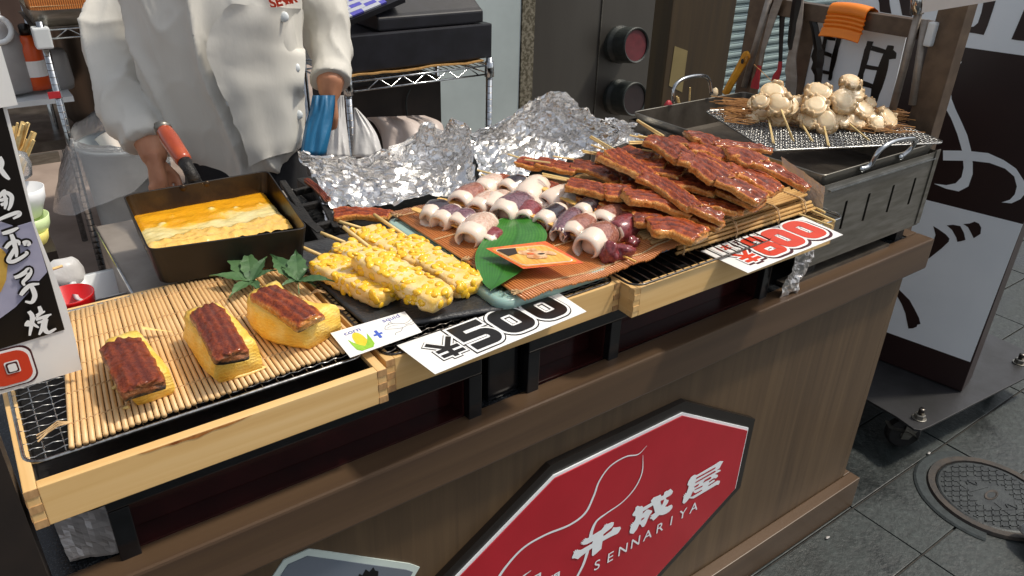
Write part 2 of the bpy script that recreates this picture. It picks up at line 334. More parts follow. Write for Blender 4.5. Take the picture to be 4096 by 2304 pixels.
# scallop
m, t, b = newmat('scallop_flesh'); a = nd(t, 'ShaderNodeAttribute', attribute_name='t'); v = texco(t)
n = nz(t, v, 60, 4); s = nd(t, 'ShaderNodeMath', operation='MULTIPLY_ADD', i_1=.24, i_2=-.12); t.links.new(n, s.inputs[0])
q = nd(t, 'ShaderNodeMath', operation='ADD'); t.links.new(s.outputs[0], q.inputs[0]); t.links.new(a.outputs['Fac'], q.inputs[1])
t.links.new(ramp(t, q.outputs[0], [(.1, H('f0d9b2')), (.40, H('e2c192')), (.64, H('bf9c6c')), (.9, H('74613f'))]), b.inputs['Base Color'])
b.inputs['Roughness'].default_value = .3; b.inputs['Coat Weight'].default_value = .25; b.inputs['Subsurface Weight'].default_value = .15; b.inputs['Subsurface Radius'].default_value = (.01,.006,.004); b.inputs['Subsurface Scale'].default_value = .5
bump(t, b, n, .3, .002); M['scallop'] = m
# thin clear plastic
m, t, b = newmat('clear_plastic_film'); tr = nd(t, 'ShaderNodeBsdfTransparent'); gl = nd(t, 'ShaderNodeBsdfGlossy', i_Roughness=.12); df = nd(t, 'ShaderNodeBsdfDiffuse'); df.inputs[0].default_value = H('d8dadc')
mx1 = nd(t, 'ShaderNodeMixShader'); mx2 = nd(t, 'ShaderNodeMixShader'); mx2.inputs[0].default_value = .22; lw = nd(t, 'ShaderNodeLayerWeight', i_Blend=.35)
v = texco(t); nn = nz(t, v, 30, 4); bp = nd(t, 'ShaderNodeBump', i_Strength=.8, i_Distance=.01); t.links.new(nn, bp.inputs['Height']); t.links.new(bp.outputs[0], gl.inputs['Normal']); t.links.new(bp.outputs[0], lw.inputs['Normal'])
t.links.new(tr.outputs[0], mx2.inputs[1]); t.links.new(df.outputs[0], mx2.inputs[2]); t.links.new(lw.outputs['Fresnel'], mx1.inputs[0]); t.links.new(mx2.outputs[0], mx1.inputs[1]); t.links.new(gl.outputs[0], mx1.inputs[2])
t.links.new(mx1.outputs[0], t.nodes['Material Output'].inputs[0]); M['film'] = m

# squidring2

M['colsteel'] = pm('column_steel', H('67645f'), H('5c5954'), .34, .45, scale=3, stretch=(1,1,.2), rvar=.06)

# rolled omelette: thin browned layers through the yellow
m, t, b = newmat('layered_egg'); v = texco(t); wv = nd(t, 'ShaderNodeTexWave', wave_type='BANDS', bands_direction='Z', i_Scale=70.0, i_Distortion=7.0, i_Detail=3.0, i_Detail_Scale=2.2); t.links.new(v, wv.inputs['Vector'])
n = nz(t, v, 40, 5, .6); n2 = nz(t, v, 170, 4, .6)
mx = nd(t, 'ShaderNodeMix', data_type='RGBA'); t.links.new(ramp(t, n, [(.3, H('eeb63a')), (.5, H('f6cc5c')), (.7, H('fbe08c'))]), mx.inputs[6]); mx.inputs[7].default_value = H('d8942c')
t.links.new(ramp(t, wv.outputs['Fac'], [(.80, (0,0,0,1)), (1, (.26,.26,.26,1))]), mx.inputs[0]); t.links.new(mx.outputs[2], b.inputs['Base Color']); b.inputs['Roughness'].default_value = .42; b.inputs['Coat Weight'].default_value = .12
k = nd(t, 'ShaderNodeMath', operation='MULTIPLY_ADD', i_1=-.35); t.links.new(wv.outputs['Fac'], k.inputs[0]); t.links.new(n2, k.inputs[2]); bump(t, b, k.outputs[0], .45, .003); M['egglayer'] = m
# stained granite paving: large damp stains, fine flecks
m, t, b = newmat('stained_paving'); v = texco(t); cg = t.nodes.new('ShaderNodeNewGeometry'); n = nz(t, cg.outputs['Position'], 55, 8, .6); n2 = nz(t, cg.outputs['Position'], 3.2, 5, .6, .6); n3 = nz(t, cg.outputs['Position'], 420, 3)
mx = nd(t, 'ShaderNodeMix', data_type='RGBA', blend_type='MULTIPLY'); mx.inputs[0].default_value = .75; t.links.new(ramp(t, n, [(.3, H('1a2122')), (.62, H('2f3737')), (.8, H('4a5352'))]), mx.inputs[6]); t.links.new(ramp(t, n2, [(.36, H('5a5654')), (.56, (1,1,1,1))]), mx.inputs[7])
mx2_ = nd(t, 'ShaderNodeMix', data_type='RGBA'); t.links.new(mx.outputs[2], mx2_.inputs[6]); mx2_.inputs[7].default_value = H('6e7674'); t.links.new(ramp(t, n3, [(.66, (0,0,0,1)), (.74, (.7,.7,.7,1))]), mx2_.inputs[0]); t.links.new(mx2_.outputs[2], b.inputs['Base Color'])
t.links.new(ramp(t, n2, [(.35, (.32,.32,.32,1)), (.6, (.62,.62,.62,1))]), b.inputs['Roughness']); bump(t, b, n, .6, .004); M['tile'] = m
M['plate_dk'] = pm('dark_base_plate', H('3a3a3c'), H('2a2a2b'), .42, .35, scale=9, rvar=.12, bsc=90, bst=.1)

M['steel_lit'] = pm('lit_steel', H('a89f95'), H('8f867c'), .42, .35, scale=10, stretch=(1,1,4), rvar=.1)  # steel again, paler and less metallic: the light on it is in the colour
M['silver'] = pm('silver_paper', H('d6d0ca'), H('c2bab2'), .35, .3, scale=12, bsc=60, bst=.2)
m, t, b = newmat('veined_leaf'); a = nd(t, 'ShaderNodeAttribute', attribute_name='t'); v = texco(t); n = nz(t, v, 22, 4)
s_ = nd(t, 'ShaderNodeMath', operation='MULTIPLY_ADD', i_1=.7, i_2=-.35); t.links.new(n, s_.inputs[0]); q = nd(t, 'ShaderNodeMath', operation='ADD'); t.links.new(s_.outputs[0], q.inputs[0]); t.links.new(a.outputs['Fac'], q.inputs[1])
t.links.new(ramp(t, q.outputs[0], [(.1, H('23521c')), (.5, H('36762a')), (.9, H('5b9a3e'))]), b.inputs['Base Color']); b.inputs['Roughness'].default_value = .3; b.inputs['Coat Weight'].default_value = .3; bump(t, b, nz(t, v, 90, 3), .25, .002); M['leafg'] = m
# ================================================================== setting
ZT, ZB, HB, TT = 0.8117, 0.737, 0.1034, 0.0305     # worktop, trim bottom, plinth height, trim overhang
mb = MB(); mb.box((-30,-30,-.05), (30, 30, -.008)); ground = struct('ground', mb, M['mortar'])
gl = wloc(ground)
slab = MB(); slab.box((.0025,.0025,-.007), (.4925,.1975,0)); slab_me = slab.mesh('paving_slab', M['tile'], (0,0,0), bev=.002)
for i in range(-4, 9):
    for j in range(-9, 10):
        x, y = .03+.495*i, -.235+.2*j
        if abs(x) > 30: continue
        o = link('paving_slab', slab_me, ground, V((x, y, rnd.uniform(-.0015,.0005)))-gl, rot=(rnd.uniform(-.002,.002), rnd.uniform(-.001,.001), 0))
mb = MB(); mb.box((-6, 1.78, -.003), (2.6, 6, .006)); struct('shop_floor', mb, M['floor'])
mb = MB(); mb.box((-6, .03, -.003), (-.06, 1.775, .006)); struct('shop_floor', mb, M['floor'])
# manhole
mc = V((.395, -.232, 0)); t_ = thing('manhole', 'round cast iron manhole cover with diamond ribs set in the grey paving', 'manhole', mc)
mb = MB(); mb.grid([[mc+V((r_*math.cos(R(g))*(1+.02*noise.noise(V((g*.05,0,0)))), r_*math.sin(R(g)), z_)) for g in range(52, 205, 6)] for r_, z_ in ((.158,.001),(.172,.005),(.192,.005),(.198,.001))]); part('cement_ring', mb, M['cement'], t_)
mb = MB(); mb.lathe([(.142, .002), (.144, .010), (.162, .0105), (.166, .002)], 40, Matrix.Translation(mc), cap=False); part('rim', mb, M['rust'], t_)
mb = MB(); mb.lathe([(.14, -.004), (.14, .0065), (.135, .0085)], 40, Matrix.Translation(mc)); part('cover', mb, M['iron_cover'], t_)
ribs = MB()
for a in (R(28), R(-32)):
    d = V((math.cos(a), math.sin(a), 0)); n_ = V((-d.y, d.x, 0))
    for k in range(-6, 7):
        c = n_*(k*.0195); h = math.sqrt(max(0, .127**2-(k*.0195)**2))
        segs = [(-h, h)] if abs(k) > 2 else [(-h, -.055), (.055, h)]
        for s0, s1 in segs:
            F = frame(mc+c, d, n_); ribs.box((s0, -.0022, .0080), (s1, .0022, .0105), F)
part('rib', ribs, M['iron_cover'], t_)
for sgn in (-1, 1):
    mb = MB(); F = frame(mc+V((.0, sgn*.055, 0)), (1,-.3,0), (.3,1,0)); mb.box((-.035,-.026,.0080), (.035,.026,.0098), F)
    pts = [F @ V((-.016+.032*i/16, .010*math.sin(i/16*6.28), .0104)) for i in range(17)]; mb.tube(pts, .0022, 6); part('badge', mb, M['iron_cover'], t_)
mb = MB(); mb.lathe([(.012, .0086), (.016, .0104), (.019, .0104), (.02, .0086)], 20, Matrix.Translation(mc) @ Matrix.Diagonal((1.5,.7,1,1)), cap=False); part('key_hole', mb, M['rust'], t_)

# ================================================================== the cart
cart = thing('food_cart', 'long brown wood laminate food cart with dark granite worktop', 'cart', (-.9, .3, 0))
XL = -1.765; YB = .74
mb = MB(); mb.box((XL, 0, .1), (-.0205, .02, ZB+.01)); part('front_panel', mb, M['lam'], cart)
mb = MB(); mb.box((-.02, 0, .1), (0, YB, ZB+.01)); part('side_panel', mb, M['lam'], cart)
mb = MB(); mb.box((XL, 0, .1), (XL+.02, YB, ZB), None); mb.v = [(x, y+.021, z) for x, y, z in mb.v]; part('side_panel', mb, M['lam'], cart)
mb = MB(); mb.box((XL-.02, -TT, ZB), (TT, .012, ZT)); part('front_trim', mb, M['trim'], cart, bev=.0042)
mb = MB(); mb.box((-.012, .0125, ZB), (TT, YB, ZT-.0005)); part('side_trim', mb, M['trim'], cart, bev=.002)
mb = MB(); mb.box((XL, .0125, ZB+.012), (-.0125, YB, ZT-.003)); part('worktop', mb, M['granite'], cart)
mb = MB(); mb.box((XL-.02, -TT, 0.004), (TT, 0-.001, HB)); part('plinth', mb, M['trim'], cart, bev=.002)
mb = MB(); mb.box((.001, 0, 0.004), (TT, YB, HB-.0005)); part('plinth', mb, M['trim'], cart, bev=.002)
mb = MB(); mb.box((XL-.17, -.028, 0.01), (XL+.03, .02, 1.072)); single('dark_board', mb, M['dark'], 'tall dark brown board standing at the near end of the cart', 'board')

# ------------------------------------------------------------------ octagonal shop sign on the cart front
def onfront(pts, y): return [(lambda p: V((p.x, y, p.z)))(PY(a, b, 0)) for a, b in pts]
def polyY(mb, pts, y0, y1):               # slab facing the street between y0 (front) and y1
    n = len(pts); vs = [V((p.x, y0, p.z)) for p in pts]+[V((p.x, y1, p.z)) for p in pts]
    mb.add(vs, [tuple(range(n)), tuple(range(2*n-1, n-1, -1))]+[(i, i+n, (i+1) % n+n, (i+1) % n) for i in range(n)])
def inset(pts, d):                        # inward offset of a convex outline in x,z
    n = len(pts); c = sum(pts, V((0,0,0)))/n; out = []
    for i in range(n):
        a, b, e = pts[i-1], pts[i], pts[(i+1) % n]
        def nrm(p, q):
            t = (q-p); m_ = V((-t.z, 0, t.x)).normalized(); return m_ if m_.dot(c-p) > 0 else -m_
        n1, n2 = nrm(a, b), nrm(b, e); k = d/(1+n1.dot(n2)); out.append(b+(n1+n2)*k)
    return out
k7 = 1.61
def s7(x, y): return (1600+x/k7, 1500+y/k7)
okt = [PY(*s7(*p), 0) for p in ((1808,150), (2257,265), (2165,705), (1560,1320))]
# the part cut off by the picture's lower edge is completed by symmetry of the octagon
tl = PY(*s7(940,555), 0); tr_ = okt[0]; r1, r2, br = okt[1], okt[2], PY(*s7(1640,1260), 0)
hgt = 2*(tr_.z-(r1.z+r2.z)/2); zt_, zb_ = (tl.z+tr_.z)/2, (tl.z+tr_.z)/2-hgt
xr = (r1.x+r2.x)/2; chx = xr-tr_.x; l1 = PY(*s7(235,1285), 0)
xl = tl.x-chx
out = [V((tl.x,0,zt_)), V((tr_.x,0,zt_)), V((xr,0,r1.z)), V((xr,0,r2.z)), V((tr_.x,0,zb_)), V((tl.x,0,zb_)), V((xl,0,r2.z)), V((xl,0,r1.z))]
print('OCT', [tuple(round(q,3) for q in p) for p in out], l1, br)
sg = thing('shop_sign', 'red octagonal shop sign with white gourd outline on the cart front', 'sign', (xr, -.012, .4))
mb = MB(); polyY(mb, out, -.012, -.0005); part('backboard', mb, M['blackink'], sg)
mb = MB(); polyY(mb, inset(out, .022), -.0150, -.0125); part('white_border', mb, M['signwhite'], sg)
mb = MB(); polyY(mb, inset(out, .0275), -.0175, -.0153); part('red_face', mb, M['signred'], sg)
def ribbon(mb, pts, ws, M4=None):         # flat brush stroke through pts (2D or 3D), width per point; one clean strip
    n = len(pts); L = []; Rr = []
    for i in range(n):
        a, b = pts[max(i-1, 0)], pts[min(i+1, n-1)]
        t = (b-a).normalized(); nn = V((-t.y, t.x, 0)); wd = ws[i]/2
        L.append(pts[i]+nn*wd); Rr.append(pts[i]-nn*wd)
    vs = [q for p in zip(L, Rr) for q in p]
    if M4 is not None: vs = [M4 @ q for q in vs]
    mb.add(vs, [(2*i, 2*i+1, 2*i+3, 2*i+2) for i in range(n-1)])
def spline(pts, k=8):                     # catmull-rom through 2D/3D points
    P = [V(p).to_3d() if len(p) == 2 else V(p) for p in pts]; P = [P[0]*2-P[1]]+P+[P[-1]*2-P[-2]]; o = []
    for i in range(1, len(P)-2):
        for j in range(k):
            u = j/k; a, b, c, d = P[i-1:i+3]
            o.append(.5*((2*b)+(c-a)*u+(2*a-5*b+4*c-d)*u*u+(3*b-3*c+d-a)*u**3))
    return o+[P[-2]]
FR = Matrix(((1,0,0,0), (0,0,-1,0), (0,1,0,0), (0,0,0,1)))        # local x,y -> world x,z facing the street
def front2d(pts): return [V((PY(*s7(*p), 0).x, PY(*s7(*p), 0).z, 0)) for p in pts]
def brush(mb, pts, ws, yy, k=8):
    P = spline(front2d(pts), k); n = len(P); W = [ws[min(int(i/(n-1)*(len(ws)-1)), len(ws)-2)]*(1-(i/(n-1)*(len(ws)-1))%1)+ws[min(int(i/(n-1)*(len(ws)-1))+1, len(ws)-1)]*((i/(n-1)*(len(ws)-1))%1) if i < n-1 else ws[-1] for i in range(n)]
    ribbon(mb, P, W, Matrix.Translation((0, yy, 0)) @ FR)
mb = MB()
brush(mb, [(1545,420),(1490,475),(1410,490),(1310,550),(1240,645),(1205,740),(1150,850),(1050,925),(900,985),(760,1065),(650,1180),(580,1290),(540,1420)], [.0006,.0025,.003,.0035,.004,.005,.006,.005,.0045,.005,.006,.007,.006], -.0182)
brush(mb, [(1520,480),(1515,590),(1470,690),(1390,780),(1290,850),(1225,900),(1195,960),(1185,1010)], [.0006,.003,.0035,.003,.004,.006,.008,.009], -.0184)
brush(mb, [(1172,1080),(1140,1180),(1085,1290),(1040,1400)], [.008,.007,.006,.005], -.0182)
brush(mb, [(805,1215),(745,1262),(720,1330)], [.001,.005,.006], -.0182)
part('gourd_outline', mb, M['signwhite'], sg)
def textmesh(txt, size, off=0.0, shear=0, sp=1.0, sx=1.0):
    c = bpy.data.curves.new('lettering', 'FONT'); c.body = txt; c.size = size; c.offset = off; c.shear = shear; c.space_character = sp
    c.align_x = 'CENTER'; c.align_y = 'CENTER'; c.resolution_u = 4; c.fill_mode = 'FRONT'
    o = bpy.data.objects.new('lettering_src', c); COL.objects.link(o)
    dg = bpy.context.evaluated_depsgraph_get(); me = bpy.data.meshes.new_from_object(o.evaluated_get(dg))
    bpy.data.objects.remove(o); bpy.data.curves.remove(c); return me
def lettering(name, txt, size, F, mat, parent, off=0.0, shear=0, sp=1.0):    # flat print laid in frame F (world)
    me = textmesh(txt, size, off, shear, sp); me.transform(Matrix.Translation(-wloc(parent)) @ F)
    me.materials.clear(); me.materials.append(mat); return link(name, me, parent)
def traced(base, k, outl, mat, yy):
    mb = MB(); P_ = [PY(base[0]+x/k, base[1]+y/k, 0) for x, y in outl]; mb.add([V((p.x, yy, p.z)) for p in P_], [tuple(range(len(P_)))]); return part('lettering', mb, mat, sg)
traced((2240,2020), 7.246, [(1085,440),(1080,400),(1100,425),(1110,370),(1135,400),(1155,352),(1185,372),(1300,318),(1370,320),(1355,400),(1315,470),(1100,640),(1065,670),(1065,725),(1300,560),(1350,470),(1440,470),(1550,450),(1575,500),(1520,600),(1470,655),(1300,730),(1050,860),(1035,900),(1010,1085),(850,1230),(765,1295),(735,1270),(745,1060),(420,1300),(330,1380),(235,1350),(165,1362),(160,1320),(215,1200),(197,1145),(250,1160),(240,1105),(295,1125),(300,1085),(330,1110),(420,1110),(740,930),(765,860),(600,945),(500,968),(390,935),(450,925),(405,885),(485,875),(440,845),(510,840),(480,805),(550,800),(515,770),(600,780),(1000,540)], M['signwhite'], -.0188)
traced((2460,1920), 7.245, [(1410,95),(1480,160),(1460,230),(1400,290),(1275,355),(1290,400),(1360,420),(1340,490),(1255,610),(1320,610),(1440,550),(1475,590),(1460,660),(1370,760),(1270,820),(1180,850),(1085,850),(1000,940),(915,1010),(870,960),(805,960),(860,920),(805,925),(880,870),(820,865),(890,830),(965,780),(910,575),(890,575),(750,660),(620,740),(600,815),(720,690),(760,685),(880,720),(880,760),(810,850),(760,950),(700,1100),(650,1180),(590,1195),(550,1120),(510,1110),(440,1260),(340,1385),(240,1370),(230,1310),(265,1190),(235,1145),(285,1150),(260,1100),(320,1100),(300,1060),(350,1050),(400,960),(405,880),(320,870),(310,820),(390,700),(400,620),(460,575),(520,600),(590,580),(620,625),(860,490),(840,435),(920,340),(1020,305),(1130,255),(1140,310),(1210,280),(1230,200),(1290,150),(1330,150)], M['signwhite'], -.0188)
traced((2680,1800), 6.9, [(1185,165),(1280,170),(1225,260),(1180,360),(1080,430),(1130,410),(1200,405),(1205,440),(1050,525),(1130,545),(1130,590),(1080,640),(1020,635),(890,720),(890,760),(1000,685),(1050,680),(1045,715),(870,830),(875,860),(1110,705),(1190,705),(1185,760),(1150,815),(1100,820),(470,1185),(400,1190),(340,1180),(270,1280),(200,1335),(155,1300),(190,1160),(165,1125),(210,1130),(185,1075),(240,1085),(225,1035),(270,1040),(330,850),(290,815),(315,720),(390,600),(480,535),(550,545),(1090,230)], M['signwhite'], -.0188)
for bs_, kk, ol in (((2460,1920), 7.245, [(1125,435),(1225,395),(1200,480),(1165,555),(1140,520)]), ((2460,1920), 7.245, [(575,945),(655,905),(640,950),(560,1000)]), ((2680,1800), 6.9, [(525,655),(540,610),(1065,325),(1045,375)]), ((2680,1800), 6.9, [(510,765),(515,730),(1040,430),(1080,435),(1045,470)]), ((2680,1800), 6.9, [(720,755),(770,680),(920,595),(955,605),(930,645)]), ((2680,1800), 6.9, [(475,880),(490,850),(615,775),(590,835),(530,870)]), ((2680,1800), 6.9, [(470,950),(600,880),(705,830),(700,865),(520,945)]), ((2680,1800), 6.9, [(385,1130),(450,980),(460,1020),(510,1042),(690,945),(695,968),(430,1128)])):
    traced(bs_, kk, ol, M['signred'], -.0193)
a_, b_ = PY(*s7(1228,1185), 0), PY(*s7(1850,820), 0)
for i, ch in enumerate('SENNARIYA'):
    q = a_.lerp(b_, i/8); lettering('lettering', ch, .036, Matrix.Translation((q.x, -.0188, q.z)) @ FR, M['signwhite'], sg, off=.0001)
for ch, p in (('黒', (830,1290)), ('門', (945,1285))):
    q = PY(*s7(*p), 0); lettering('lettering', ch, .034, Matrix.Translation((q.x, -.0188, q.z)) @ FR, M['signwhite'], sg, off=.0007)
# ------------------------------------------------------------------ poster below the trim
def s8(x, y): return (900+x/2.576, 1900+y/2.576)
pts = [PY(*s8(*p), 0) for p in ((860,752), (1900,905), (2000,942), (1890,1130))]
c0, c1 = pts[0], pts[2]; 
po = thing('poster', 'grey photo poster with cream border and cut corners under the trim', 'poster', (c0.x, -.003, .5))
q0 = PY(*s8(600,865), 0); ql = PY(*s8(350,1240), 0)
dn = V((pts[3].x-pts[2].x, 0, pts[3].z-pts[2].z)); 
outl = [V((c0.x,0,c0.z)), V((pts[1].x,0,pts[1].z)), V((c1.x,0,c1.z)), c1+dn*2.4, V((ql.x,0,(c1+dn*2.4).z)), V((ql.x,0,ql.z)), V((q0.x,0,q0.z))]
mb = MB(); polyY(mb, outl, -.0022, -.0004); part('border', mb, M['postercream'], po)
cc = sum(outl, V((0,0,0)))/len(outl); mb = MB(); polyY(mb, inset(outl, .010), -.0040, -.0026); part('picture', mb, M['postergrey'], po)
h = PY(*s8(1340,1150), 0); mb = MB()
hp = [(-.085,-.05), (-.06,-.012), (-.035,.004), (-.012,.012), (-.004,.026), (.003,.02), (.008,.031), (.013,.024), (.02,.034), (.026,.024), (.034,.030), (.037,.02), (.042,.016), (.040,-.004), (.055,-.02), (.06,-.05)]
polyY(mb, [V((h.x+x*.85, 0, h.z+z*.85)) for x, z in hp], -.0052, -.0044); part('printed_hair', mb, M['hair'], po)
mb = MB(); polyY(mb, [V((h.x+x, 0, h.z+z)) for x, z in ((-.03,-.06), (-.028,-.012), (.0,-.008), (.028,-.014), (.032,-.06))], -.0060, -.0055); part('printed_face', mb, pm('print_skin', H('7c6a60')), po)

# ================================================================== background of the shop
mb = MB(); mb.box((-.2, 2.29, 0), (.55, 2.4, 2.6)); single('pale_wall', mb, M['wallw'], 'pale blue grey wall panel behind the cash register', 'wall')
cl = PY(2100,300, 2.3)
col_ = thing('steel_column', 'tall grey steel column with two capped pipes', 'column', (1.0, 2.4, 0))
x0, x1 = PY(2130,150,2.3).x, PY(2645,150,2.3).x
mb = MB(); mb.box((x0, 2.3, 0), (x1, 2.62, 2.7)); part('casing', mb, M['colsteel'], col_, bev=.004)
mb = MB(); mb.box((x0-.075, 2.285, 0), (x0-.001, 2.44, 2.7)); part('peeling_edge', mb, M['wallpeel'], col_)
fx = PY(2400,150,2.296).x; mb = MB(); mb.box((fx-.002, 2.294, 0), (fx+.003, 2.2995, 2.7)); part('seam', mb, M['steel'], col_)
for (bx, by, cx, cy, cap) in ((2468,178,2549,182,'pipe_red'), (2462,388,2543,398,'pipe_dk')):
    e = PY(bx, by, 2.3); yc_ = min((2.3-k*.005 for k in range(90)), key=lambda q: abs(PY(cx, cy, q).x-e.x)); Lp_ = 2.3-yc_; rad = .080
    Mx = Matrix.Translation(e) @ V((0,0,1)).rotation_difference(V((0,-1,(PY(cx, cy, yc_).z-e.z)/Lp_)).normalized()).to_matrix().to_4x4()
    mb = MB(); mb.lathe([(rad*1.16,-.004), (rad*1.2,.03), (rad*1.06,.05), (rad*1.03,Lp_*.45), (rad*1.12,Lp_*.47), (rad*1.12,Lp_*.96), (rad*1.06,Lp_), (rad*.97,Lp_-.004), (rad*.96,Lp_-.02)], 36, Mx, cap=False); p_ = part('pipe', mb, M['pipe'], col_, sm=False)
    mb = MB(); mb.lathe([(0.001,Lp_-.012), (rad*.965,Lp_-.010)], 36, Mx, cap=False); link('pipe_cap', mb.mesh('pipe_cap', M[cap], wloc(col_)), p_)
mb = MB(); a, b = PY(2676,150,1.62), PY(2925,150,1.62); mb.box((x1+.002, 2.33, 0), (x1+.55, 2.42, 2.7)); single('dark_gap_board', mb, M['dark'], 'dark board standing in for the shaded gap between steel column and wooden post', 'partition')  # board added behind the gap; the gap's shade is its dark colour
wp = thing('wooden_post', 'thick dark wooden post with a strip of brown tape', 'post', ((a.x+b.x)/2, 1.62, 0))
mb = MB(); mb.box((a.x, 1.62, 0), (b.x, 1.725, 2.3)); part('post', mb, M['woodpost'], wp, bev=.004)
tp = [PY(2550+x/3.22, y/3.22, 1.6185) for x, y in ((480,592), (648,655), (575,1190), (405,1105))]; mb = MB(); mb.add(tp+[p+V((0,.001,0)) for p in tp], [(0,1,2,3), (7,6,5,4), (0,4,5,1), (1,5,6,2), (2,6,7,3), (3,7,4,0)]); part('tape', mb, M['tape'], wp)
sh = thing('roller_shutter', 'grey ribbed roller shutter closed behind the hanging tools', 'shutter', (2.0, 2.7, 0))
sm_ = MB(); prof = [(0,0), (-.010,.006), (-.012,.02), (-.010,.03), (-.004,.033), (-.006,.04), (-.004,.046), (-.006,.052), (0,.056)]
sm_.grid([[V((x, p, q)) for x in (0, 2.6)] for p, q in prof]); sme = sm_.mesh('slat', M['shutter'])
for i in range(36): link('slat', sme, sh, (-.7, 0, .02+i*.058))
mb = MB(); mb.box((.3, 2.78, 0), (6, 2.85, 2.6)); single('back_wall', mb, M['dark'], 'dark wall behind the roller shutter', 'wall')
# left of the cook
mb = MB(); mb.box((-3.4, 5.0, 0), (-.3, 5.1, 3)); single('back_cupboard', mb, M['brownwall'], 'brown cupboard wall far behind the cook', 'cupboard')
# ================================================================== risers, trays, grates, mats on the worktop
ZTR, HTR = 0.9653, 0.0493
def riser(x0, x1, y0, y1, label, mid=None):
    t = thing('lacquer_riser', label, 'riser', ((x0+x1)/2, (y0+y1)/2, ZT), 'lacquered risers under the trays')
    z0, z1 = ZT-.0022, ZTR-HTR-.001; tk = .022
    xs = [x0, x1-tk]+([mid] if mid else [])
    for x in xs:
        for y in (y0, y1-tk):
            mb = MB(); mb.box((x, y, z0), (x+tk, y+tk, z1-.0305)); part('leg', mb, M['blacklacq'], t, bev=.0015)
    mb = MB(); mb.box((x0, y0, z1-.030), (x1, y1, z1)); part('top', mb, M['blacklacq'], t, bev=.002)
    for xa, xb in zip(sorted(xs)[:-1], sorted(xs)[1:]):
        mb = MB(); mb.box((xa+tk+.0005, y0+.045, z0), (xb-.0005, y0+.051, z1-.0305)); part('red_panel', mb, M['redlacq'], t)
        mb = MB(); mb.box((xa+tk+.0005, y0+.012, z0), (xb-.0005, y0+.0445, z0+.005)); part('red_floor', mb, M['redlacq'], t)
        mb = MB(); mb.box((xb-.004, y0+.012, z0+.0055), (xb-.0006, y0+.0445, z1-.031)); part('red_panel', mb, M['redlacq'], t)
    return t
riser(-1.668, -1.181, -.003, .32, 'black lacquer riser with dark red inside, under the bamboo mat tray')
riser(-1.095, -.525, .002, .32, 'black lacquer riser with dark red inside, under the slatted rack tray', mid=-.93)
mb = MB(); mb.box((-1.155,.02,ZT-.002), (-1.1,.3,ZTR-HTR-.002)); single('black_tin', mb, M['blacklacq'], 'black tin box standing between the two lacquer risers', 'tin', bev=.003)
def tray(x0, x1, y0, y1, label, light=False):
    t = thing('wooden_tray', label, 'tray', ((x0+x1)/2, (y0+y1)/2, ZTR-HTR), 'pine trays in a row along the counter')
    z0, z1, k = ZTR-HTR, ZTR, .0125
    mb = MB(); mb.box((x0+k, y0, z0), (x1-k, y0+k, z1)); part('front_board', mb, M['pine'], t, bev=.001)
    mb = MB(); mb.box((x0+k, y1-k, z0), (x1-k, y1, z1)); part('back_board', mb, M['pine'], t, bev=.001)
    for xa in (x0, x1-k):
        mb = MB(); mb.box((xa+.0002, y0+.0004, z0), (xa+k-.0002, y1, z1)); part('side_board', mb, M['pine_y'], t, bev=.001)
        n = 5; hh = HTR/n
        for i in range(n):
            eg = (i % 2 == 0) != (light)
            if eg:
                mb = MB(); mb.box((xa+.0001, y0-.0006, z1-(i+1)*hh+.0003), (xa+k-.0001, y0+.0003, z1-i*hh-.0003)); part('finger_joint', mb, M['endgrain'] if not light else M['endgrain_l'], t)
            else:
                mb = MB(); mb.box((xa-(.0005 if xa == x0 else -.0005)+(0 if xa == x0 else k-.0005), y0+.0002, z1-(i+1)*hh+.0003), (xa+(.0003 if xa == x0 else k+.0005), y0+k, z1-i*hh-.0003)); part('finger_joint', mb, M['endgrain'] if not light else M['endgrain_l'], t)
    mb = MB(); mb.box((x0+k+.0005, y0+k+.0005, z0+.001), (x1-k-.0005, y1-k-.0005, z0+.010)); part('black_liner', mb, M['black'], t)
    mb = MB()
    for (a, b) in (((x0+k+.0003, y0+k+.0003), (x0+k+.0016, y1-k)), ((x1-k-.0016, y0+k+.0003), (x1-k-.0003, y1-k)), ((x0+k+.002, y0+k+.0003), (x1-k-.002, y0+k+.0016))):
        mb.box((a[0], a[1], z0+.011), (b[0], b[1], z1-.006))
    part('black_lining', mb, M['black'], t)
    return t
t1 = tray(-1.7311, -1.3388, -.0264, .345, 'shallow pine tray under the bamboo mat with omelette pieces')
t2 = tray(-1.3325, -.9335, -.0118, .35, 'shallow pine tray under the slate plate and pale green plate')
t3 = tray(-.9331, -.4265, -.0429, .35, 'shallow pine tray under the slatted wire rack with eel', light=True)
m, t, b = newmat('scorch'); 
# scorched brown streak along the front board of the first tray (a thin charred skin of its own)
sc = pm('scorched_wood', H('8a4a1c'), H('c98a48'), .5, scale=40, stretch=(1,1,1), lo=.4, hi=.62)
mb = MB(); P = []
for i in range(41):
    u = i/40; x = lerp(-1.628, -1.505, u); wd = .0075*math.sin(math.pi*u)**.8
    P.append([V((x, -.0266-.0004, ZTR-.0006)), V((x, -.0266-.0004, ZTR-.0006-wd*(.5+.4*noise.noise(V((u*7,0,0))))))])
mb.grid(P); part('scorch_mark', mb, sc, t1)
